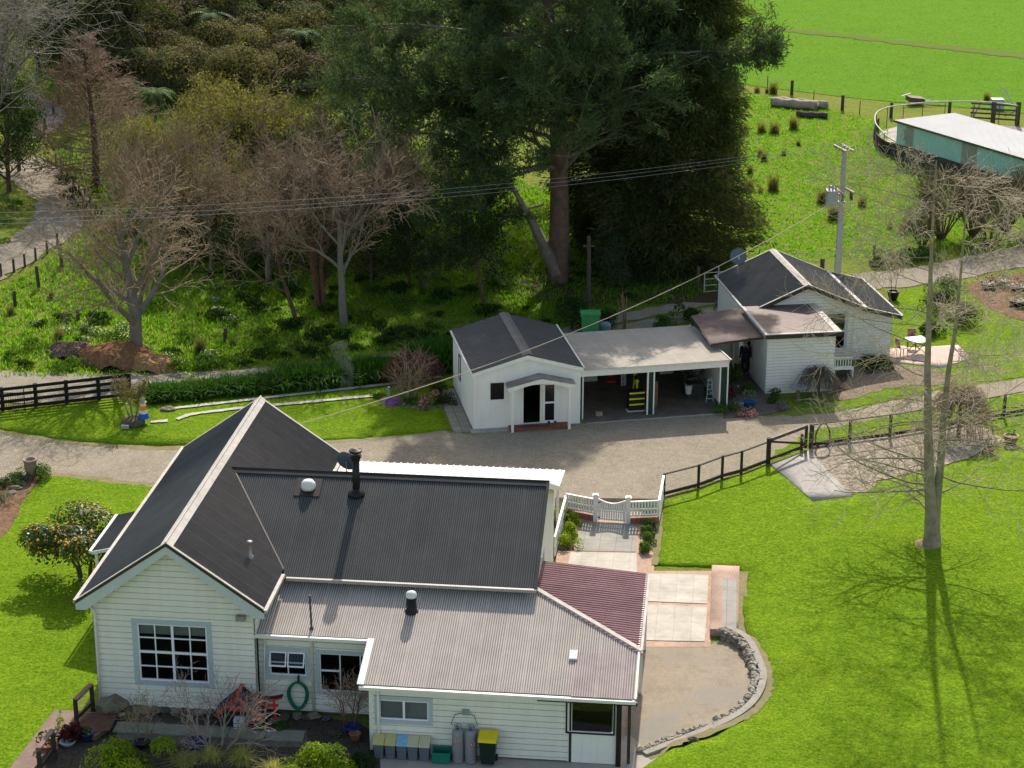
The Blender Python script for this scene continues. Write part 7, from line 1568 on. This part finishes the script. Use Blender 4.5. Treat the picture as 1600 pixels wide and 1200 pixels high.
# orange tree
L_CIT = leafmat('citrus_leaf', [(0, (.025, .05, .008)), (.6, (.06, .10, .015)), (1, (.16, .19, .04))], .3, rough=.4, spec=.35)
def citrus():
    rg = np.random.RandomState(17); P = G(136, 905); t = thing('orange_tree', 'orange tree laden with fruit on the side lawn beside the farmhouse', 'tree', P); c, d, tn = dome(rg, 9500, 12)
    c = c*np.array([1.95, 1.6, 1.4])+[-.12, 0, .75]; leafobj('foliage', c, .13, .55, L_CIT, t, rg, None, .7, tn*.5+rg.uniform(0, .5, len(c)), out=d+[0, 0, .2])
    o_ = [(0, np.array([[.25*math.cos(a), .2*math.sin(a), -.1], [.4*math.cos(a), .3*math.sin(a), .6], [.9*math.cos(a), .8*math.sin(a), 1.4]]), np.array([.07, .05, .03])) for a in (0, 1.2, 2.5, 3.8, 5.2)]; limb_mesh('trunk', o_, M_BK_D, t)
    f, d, _ = dome(rg, 1, 1); cc, d, _ = dome(np.random.RandomState(17), 150, 12); cc = cc*np.array([2.03, 1.67, 1.48])+[-.12, 0, .75]
    mf_ = mat('orange_fruit', (.75, .33, .02), .5, .25, 9., c2=(.70, .45, .03))
    bm = bmesh.new(); bmesh.ops.create_icosphere(bm, subdivisions=1, radius=.065); me = bpy.data.meshes.new('orange'); bm.to_mesh(me); bm.free()
    for p in me.polygons: p.use_smooth = True
    for q in cc[:100]: o = link('orange', me, mf_, t); o.location = q
    q2, _, _ = dome(np.random.RandomState(17), 420, 12); q2 = q2[100:]*np.array([2.0, 1.65, 1.45])+[-.12, 0, .75]; V = []; F = []
    for q in q2:
        b_ = len(V); V += [q+np.array(e_)*.055 for e_ in ((1, 0, 0), (-1, 0, 0), (0, 1, 0), (0, -1, 0), (0, 0, 1), (0, 0, -1))]; F += [(b_+x_, b_+y_, b_+z_) for x_, y_, z_ in ((0, 2, 4), (2, 1, 4), (1, 3, 4), (3, 0, 4), (2, 0, 5), (1, 2, 5), (3, 1, 5), (0, 3, 5))]
    o = npmesh('small_oranges', V, F, mf_, t, smooth=True); o['kind'] = 'stuff'
citrus()
# twin-trunked bare tree on the lawn
def twin():
    rg = np.random.RandomState(23); P = G(1456, 852); P[2] = .02; t = thing('bare_tree', 'tall bare twin-trunked tree with pale lichen twigs casting its shadow on the right lawn', 'tree', P); o_, tips = [], []
    sp = dict(levels=4, seg=[5, 7, 5, 3], n=[0, 10, 8], lo=[0, .15, .15], ang=[0, .75, .7], lr=[0, .42, .45], rr=[0, .55, .6], wig=[.05, .09, .13, .18], trop=[0, .02, .02, .01], taper=[.4, .22, .4, .5], shape=[one, lambda t_: 1.1-.3*t_, one], rmin=.007)
    f0 = P
    def trunk(pxs, r0, r1, y0): pts = [aty(x, y, y0+k*.02)-f0 for k, (x, y) in enumerate(pxs)]; rr0 = r1+(r0-r1)*(1-np.linspace(0, 1, len(pts)))**1.25; rr0[0] *= 1.45; pts.insert(1, pts[0]*.6+pts[1]*.4); rr0 = np.insert(rr0, 1, r0*1.02); o_.append((0, np.array(pts), rr0)); return pts, rr0
    T1 = trunk([(1455, 858), (1455, 800), (1452, 740), (1450, 660), (1449, 580), (1452, 480), (1456, 380), (1460, 300), (1463, 250)], .28, .02, P[1]); T2 = trunk([(1459, 850), (1463, 790), (1470, 720), (1474, 650), (1482, 580), (1492, 520), (1500, 440), (1508, 350), (1512, 262)], .21, .018, P[1]+.1)
    for (pts, rad), sgn, n in ((T1, -1, 40), (T2, 1, 40)):
        for k in range(n):
            tt = .2+.79*((k+rg.rand())/n)**.85; f = tt*(len(pts)-1); i = min(int(f), len(pts)-2); q = pts[i]+(pts[i+1]-pts[i])*(f-i); rr_ = rad[i]+(rad[i+1]-rad[i])*(f-i)
            a = (math.pi if sgn < 0 else 0)+rg.normal(0, 1.25); el = rg.uniform(-.12, .25); d_ = nrm(np.array([math.cos(a), math.sin(a), el])); L = rg.uniform(2.2, 4.7)*(1-.45*max(0, tt-.3))*(1.15 if abs(math.cos(a)) > .7 else .8)
            grow(rg, q, d_, L, max(.022, rr_*.24), 1, dict(sp, trop=[0, rg.choice([-.035, .05, .02]), .01, 0]), o_, tips)
    limb_mesh('trunk', o_, mat('mossy_trunk', (.33, .29, .21), .95, .45, 2.5, c2=(.19, .165, .10), bump=.02, bscale=9.), t, {0}, 12); limb_mesh('branches', o_, M_BK_L, t, {1}, 5); limb_mesh('twigs', o_, mat('pale_lichen_twig', (.52, .44, .32), .9, .3, 2.5), t, {2, 3}, 3)
    C_ = MB(); C_.lathe([(.66, -.05), (.50, .03), (.36, .07), (.02, .1)], 9, (-.16, .05, 0)); C_.build('root_mound', M_DIRT, t)
twin()
# brown willow mass behind at right
w0 = tree('willow_bush', 'brown leafless willow bush, leftmost in front of the cowshed base', G(1470, 372), dict(THK, n=[14, 7]), 63, 3.5, .06, M_BK_B, mat('olive_brown_twigs', (.20, .16, .10), .95, .3, 2.), 'brown willow bushes in front of the cowshed', stems=12, sspread=.55, twl=1)
for i, (px, py, s_, lb) in enumerate(((1520, 368, .85, 'brown leafless willow bush in the middle of the row under the cowshed'), (1570, 362, .9, 'tall brown willow bush below the grey cowshed panels'), (1612, 358, 1., 'brown willow bush at the right edge of the photo'), (1440, 388, .6, 'low brown willow bush by the track bend'), (1545, 388, .8, 'brown willow bush nearest the track'))): dup(w0, G(px, py), i*1.2, s_, lb)
for i, (px, py, r_, h_, m, lb) in enumerate(((1377, 412, .55, .8, L_MID, 'bright green bushy plant on the bank right of the leaning post'), (1405, 405, .9, .8, L_AGA, 'spreading strap-leaved plants on the bank above the track'), (1440, 402, 1., .8, L_DARK, 'dark plants at the bend of the track below the willows'), (1470, 480, 1.1, 1.6, L_DARK, 'dark evergreen shrub between the two bare trunks beyond the fence'), (1500, 500, 1.2, 1.5, OLV, 'grey-green shrub behind the right bare trunk'), (1450, 520, .7, .8, L_DARK, 'low dark shrub right of the patio table'), (1357, 570, .75, .85, L_DARK, 'dark shrub against the cottage front wall near the bench'), (1480, 460, .9, 1.3, L_GREY, 'pale lichened shrub at the edge of the far bark bed'))):
    bush(px, py+5, r_, h_, m, lb, 1700, .12, .45, 300+i)
# plants along track and cottage court
for i, (px, py, r_, h_, m, lb) in enumerate(((1142, 598, .55, 1.1, L_MID, 'tall yellow-green shrub at the garage corner by the covered way'), (1140, 625, .5, .9, L_BURG, 'reddish shrub on the paved court beside the garage post'), (1150, 640, .5, .55, L_GREY, 'silvery plant in front of the reddish shrub'), (1130, 645, .7, .4, L_MID, 'low green ground plant at the garage corner'), (1160, 650, .5, .4, L_PINKF, 'low flowering plant at the edge of the gravel by the pots'), (1205, 630, .35, .45, L_MID, 'green clump against the lean-to left corner'), (1164, 615, .45, .6, L_MID, 'green leafy plant behind the bright blue pot'))):
    bush(px, py, r_, h_, m, lb, 600, .10, .5, 330+i)
# box balls along the path
for side, xs_ in ((0, ((893, 802), (890, 820), (887, 838), (882, 853))), (1, ((1012, 812), (1012, 826), (1010, 838), (1010, 850), (1009, 864)))):
    for k, (x, y) in enumerate(xs_):
        r_ = .42 if side == 0 else .30
        bush(x, y, r_*1.05, r_*1.5, L_YEL if side == 0 else L_MID, ['clipped box ball in the left planting strip, ', 'clipped box ball in the right planting strip, '][side]+['farthest, against the picket fence', 'second from the fence', 'third from the fence', 'fourth from the fence', 'nearest the pale slabs'][k if not (side == 0 and k == 3) else 4], 900, .075, .55, 360+side*10+k, 'box_ball', stem=False)
bush(878, 815, .35, .6, L_YEL, 'yellow-green shrub squeezed between farmhouse wall and picket fence', 500, .09, .5, 381); bush(1013, 795+8, .4, .6, L_DARK, 'dark green shrub in the corner of the picket fence and the rail fence', 600, .08, .5, 382)
bush(897, 792+6, .45, .7, leafmat('red_tipped_leaf', [(0, (.10, .13, .02)), (.6, (.22, .22, .03)), (1, (.42, .13, .05))]), 'red-tipped shrub in the top left corner of the planting strip', 600, .09, .5, 383)
# bark-garden shrubs and lawn corner
bush(64, 748, .5, .85, L_MID, 'bright bushy shrub right of the stone urn', 1300, .08, .4, 384); bush(26, 752, .6, .6, L_MID, 'low bright shrub left of the stone urn', 1100, .08, .4, 385); bush(7, 762, .5, .5, L_DARK, 'low dark shrub at the left edge of the bark garden', 700, .08, .4, 386); bush(5, 785, .6, .5, L_GREY, 'pale grasses in the bark garden', 500, .12, .2, 387); bush(37, 755, .25, .45, L_GREY, 'blue-grey plant leaning on the stone urn', 300, .1, .3, 388)
# front garden planting
bush(175, 1212, 1.12, 1.15, L_YEL, 'big glossy yellow-green bush in the bottom left garden', 3600, .10, .5, 391); bush(508, 1208, .95, 1.15, L_YEL, 'glossy lime-green bush in front of the wing corner', 3200, .10, .5, 392); bush(567, 1196, .45, .55, L_DARK, 'low dark green bush right of the lime-green bush', 900, .08, .5, 393)
bush(455, 1225, .6, .6, L_YEL, 'small lime bush at the bottom edge beside the grasses', 900, .09, .5, 394)
L_GR = leafmat('golden_sedge', [(0, (.16, .20, .05)), (.5, (.40, .40, .15)), (1, (.75, .68, .36))], .45)
for k, (px, py, s_, lb) in enumerate(((378, 1196, .62, 'golden sedge clump right of centre in the front garden'), (330, 1190, .5, 'pale sedge clump left of the golden ones'), (425, 1212, .55, 'golden sedge clump next to the lime-green bush'), (290, 1196, .42, 'green-gold sedge clump beside the big bush'))):
    P = G(px, py); rg = np.random.RandomState(400+k); q = rg.normal(0, .10, (42, 2))+P[:2]; o = blades('sedge_clump', q, s_, .016, 16, L_GR, rg, .7, grav=.5, spread=.05); tag(o, lb, 'grass clump')
t = tree('bare_shrub', 'spreading leafless shrub with pale twigs in front of the red ornaments', G(345, 1172), dict(SHB, n=[6, 5, 4]), 14, 1.5, .045, M_BK_L, mat('pale_pink_twigs', (.38, .29, .26), .9, .3, 3.), cat='shrub', stems=5, sspread=.75, twl=1)
tree('bare_shrub', 'young bare shrub standing in the black bowl pot', G(222, 1166)+UP*.15, dict(SHB, n=[5, 4, 4]), 15, 1.1, .03, M_BK_L, M_BK_T, cat='shrub', stems=4, sspread=.4, twl=1)
tree('bare_shrub', 'upright bare shrub in the blue pot by the wing corner', G(548, 1146)+UP*.25, dict(SHB, n=[6, 4, 3]), 16, 1.15, .03, M_BK_B, M_BK_R, cat='shrub', stems=5, sspread=.3, twl=1)
tree('sapling', 'leafless sapling in the big black planter', G(1395, 466)+UP*.5, SHB, 18, 1.2, .025, M_BK_L, M_BK_T, cat='sapling', stems=2, sspread=.2, twl=1)
bush(112, 1158, .35, .75, L_BURG, 'burgundy rosette succulent on the garden deck', 260, .2, .5, 395); bush(95, 1146, .16, .9, L_YEL, 'single bright yellow-green plant rising above the burgundy one', 60, .12, .5, 396)
for k, (px, py) in enumerate(((408, 1142), (250, 1170), (295, 1120), (440, 1142), (527, 1150), (590, 1178), (205, 1126), (345, 1120))): bush(px, py, .28, .28, [L_MID, L_GREY, L_DARK][k % 3], 'low plant in the front garden bed', 260, .08, .45, 410+k, 'garden_plant', 'plant', 'low plants in the front garden bed', stem=False)
# ---------------- clumps on the banks
cl = []
for k, (m, n, sz, asp, nm) in enumerate(((L_MID, 420, .16, .3, 'leafy clump'), (L_DARK, 420, .16, .35, 'dark clump'), (leafmat('rush_blade', [(0, (.10, .12, .03)), (.6, (.19, .18, .07)), (1, (.34, .28, .14))]), 0, 0, 0, 'rush'), (leafmat('white_flowered', [(0, (.05, .12, .02)), (.72, (.09, .18, .03)), (.78, (.75, .75, .68)), (1, (.8, .8, .74))]), 480, .10, .5, 'white-flowered clump'))):
    rg = np.random.RandomState(500+k); t = thing(['leafy_clump', 'dark_clump', 'rush_tuft', 'flowering_clump'][k], '', 'plant', (0, 0, -50))
    if n: c, d, tn = dome(rg, n, 7); c *= [.6, .6, .42]; leafobj('foliage', c, sz, asp, m, t, rg, d+[0, 0, .6], .7)
    else: blades('foliage', rg.normal(0, .12, (30, 2)), .75, .022, 10, m, rg, .35, parent=t, zf=lambda X_: np.zeros(len(X_)), spread=.06)
    cl.append([t, False])
GN = ['leafy green clumps on the bank', 'dark green clumps on the bank', 'brown rush tufts in the pasture', 'white-flowered clumps below the bare tree']
LB = ['leafy green clump on the grassy bank', 'dark green clump on the grassy bank', 'brown rush tuft in the pasture', 'white-flowered clump below the bare tree']
def put(k, px, py, s_):
    P = G(px, py); t, u = cl[k]; s3 = (s_, s_, s_*RG.uniform(.8, 1.15)); rz = RG.uniform(0, 6)
    if not u: t.location = P; t.scale = s3; t.rotation_euler = (0, 0, rz); tag(t, LB[k], None, GN[k]); t['category'] = 'rush' if k == 2 else 'plant'; cl[k][1] = True
    else:
        zone = ('on the left bank by the hill track' if px < 130 else 'around the mulch heaps' if px < 300 and py > 500 else 'below the large spreading tree' if px < 420 else 'under the pale-trunked grey tree' if px < 640 else 'in the pine shade' if px < 1000 else 'under the cypress edge')
        if k == 2: zone = 'on the left bank' if px < 600 else 'beside the cypress' if px < 1215 else 'around the power pole'
        dup(t, P, rz, s3, LB[k].split(' on ')[0].split(' in ')[0].split(' below')[0]+' '+zone, GN[k].split(' on ')[0].split(' in ')[0].split(' below')[0]+' '+zone)
for px, py in ((1185, 148), (1203, 150), (1196, 145), (1208, 205), (1190, 208), (1247, 228), (1184, 245), (1190, 250), (1206, 300), (1188, 300), (1225, 245), (1245, 202), (1350, 322), (1386, 360), (1405, 363), (1174, 270), (1285, 315), (1300, 345), (1440, 362), (1420, 352), (1172, 295), (1168, 212), (85, 465), (12, 490), (310, 552), (365, 540), (95, 530), (1540, 160)): put(2, px+RG.uniform(-6, 6), py+RG.uniform(-4, 4), RG.uniform(.45, 1.2))
for px, py in ((60, 510), (105, 500), (140, 520), (160, 505), (130, 535), (175, 535), (60, 545), (20, 560), (45, 575), (95, 580), (120, 572), (275, 555), (260, 570), (290, 580), (310, 575), (330, 575), (355, 565), (380, 570), (400, 560), (430, 555), (300, 530), (330, 500), (350, 480), (385, 470), (360, 510), (340, 455), (370, 440), (410, 455), (240, 480), (450, 560), (490, 555), (520, 548), (560, 545), (600, 535), (640, 520), (680, 515), (350, 395), (10, 380), (12, 350), (20, 325), (115, 310), (120, 330), (140, 345), (110, 285), (95, 230), (700, 440), (630, 450), (590, 460), (560, 440)): put(0 if RG.rand() < .55 else 1, px, py, RG.uniform(.6, 1.3))
for i in range(84): put(1 if i % 3 else 0, RG.uniform(330, 820), RG.uniform(400, 545), RG.uniform(.5, 1.35))
for i in range(26): put(1, RG.uniform(820, 1160), RG.uniform(405, 520) if i % 2 else RG.uniform(400, 450), RG.uniform(.5, 1.0))
for px, py in ((52, 508), (128, 512), (150, 525), (168, 528), (190, 520), (110, 520), (140, 532), (180, 545), (200, 530), (270, 560), (285, 570), (330, 565), (340, 472), (345, 490), (355, 505), (390, 450), (300, 590), (1125, 150), (1130, 143)): put(3, px, py, RG.uniform(.6, 1.1))
for i in range(40): x_ = RG.uniform(20, 640); put(0, x_, RG.uniform(540, 578)-max(0, x_-300)*.06, RG.uniform(.35, .65))
# ---------------- thin smoke drifting from the farmhouse flue
P_ = HF.onplane(557, 775, lambda a, b: zm(b)); s0 = HF.w(P_[0], P_[1], P_[2]+1.9); b = MB(); rg = np.random.RandomState(3)
pts = [s0+np.array([-.05*k+.12*math.sin(k*1.1), .08*k, .33*k]) for k in range(11)]; b.tube([p-s0 for p in pts], [.08+.03*k+.03*math.sin(k*1.7) for k in range(11)], 10)
m = bpy.data.materials.new('smoke'); t_ = nodes(m); v_ = _n(t_, 'ShaderNodeVolumePrincipled'); v_.inputs['Color'].default_value = (.85, .87, .9, 1)
tc = t_.nodes.new('ShaderNodeTexCoord').outputs['Object']; f = noise(t_, 1.6, 4, .6, tc, .8); r_ = _n(t_, 'ShaderNodeMapRange'); t_.links.new(f, r_.inputs[0]); r_.inputs[1].default_value = .45; r_.inputs[2].default_value = .75; r_.inputs[3].default_value = 0; r_.inputs[4].default_value = .16; t_.links.new(r_.outputs[0], v_.inputs['Density'])
o_ = t_.nodes.new('ShaderNodeOutputMaterial'); t_.links.new(v_.outputs[0], o_.inputs['Volume'])
o = b.build('smoke', m, None, True); o.location = s0; tag(o, 'faint wisp of smoke rising from the farmhouse flue', 'smoke', kind='stuff')
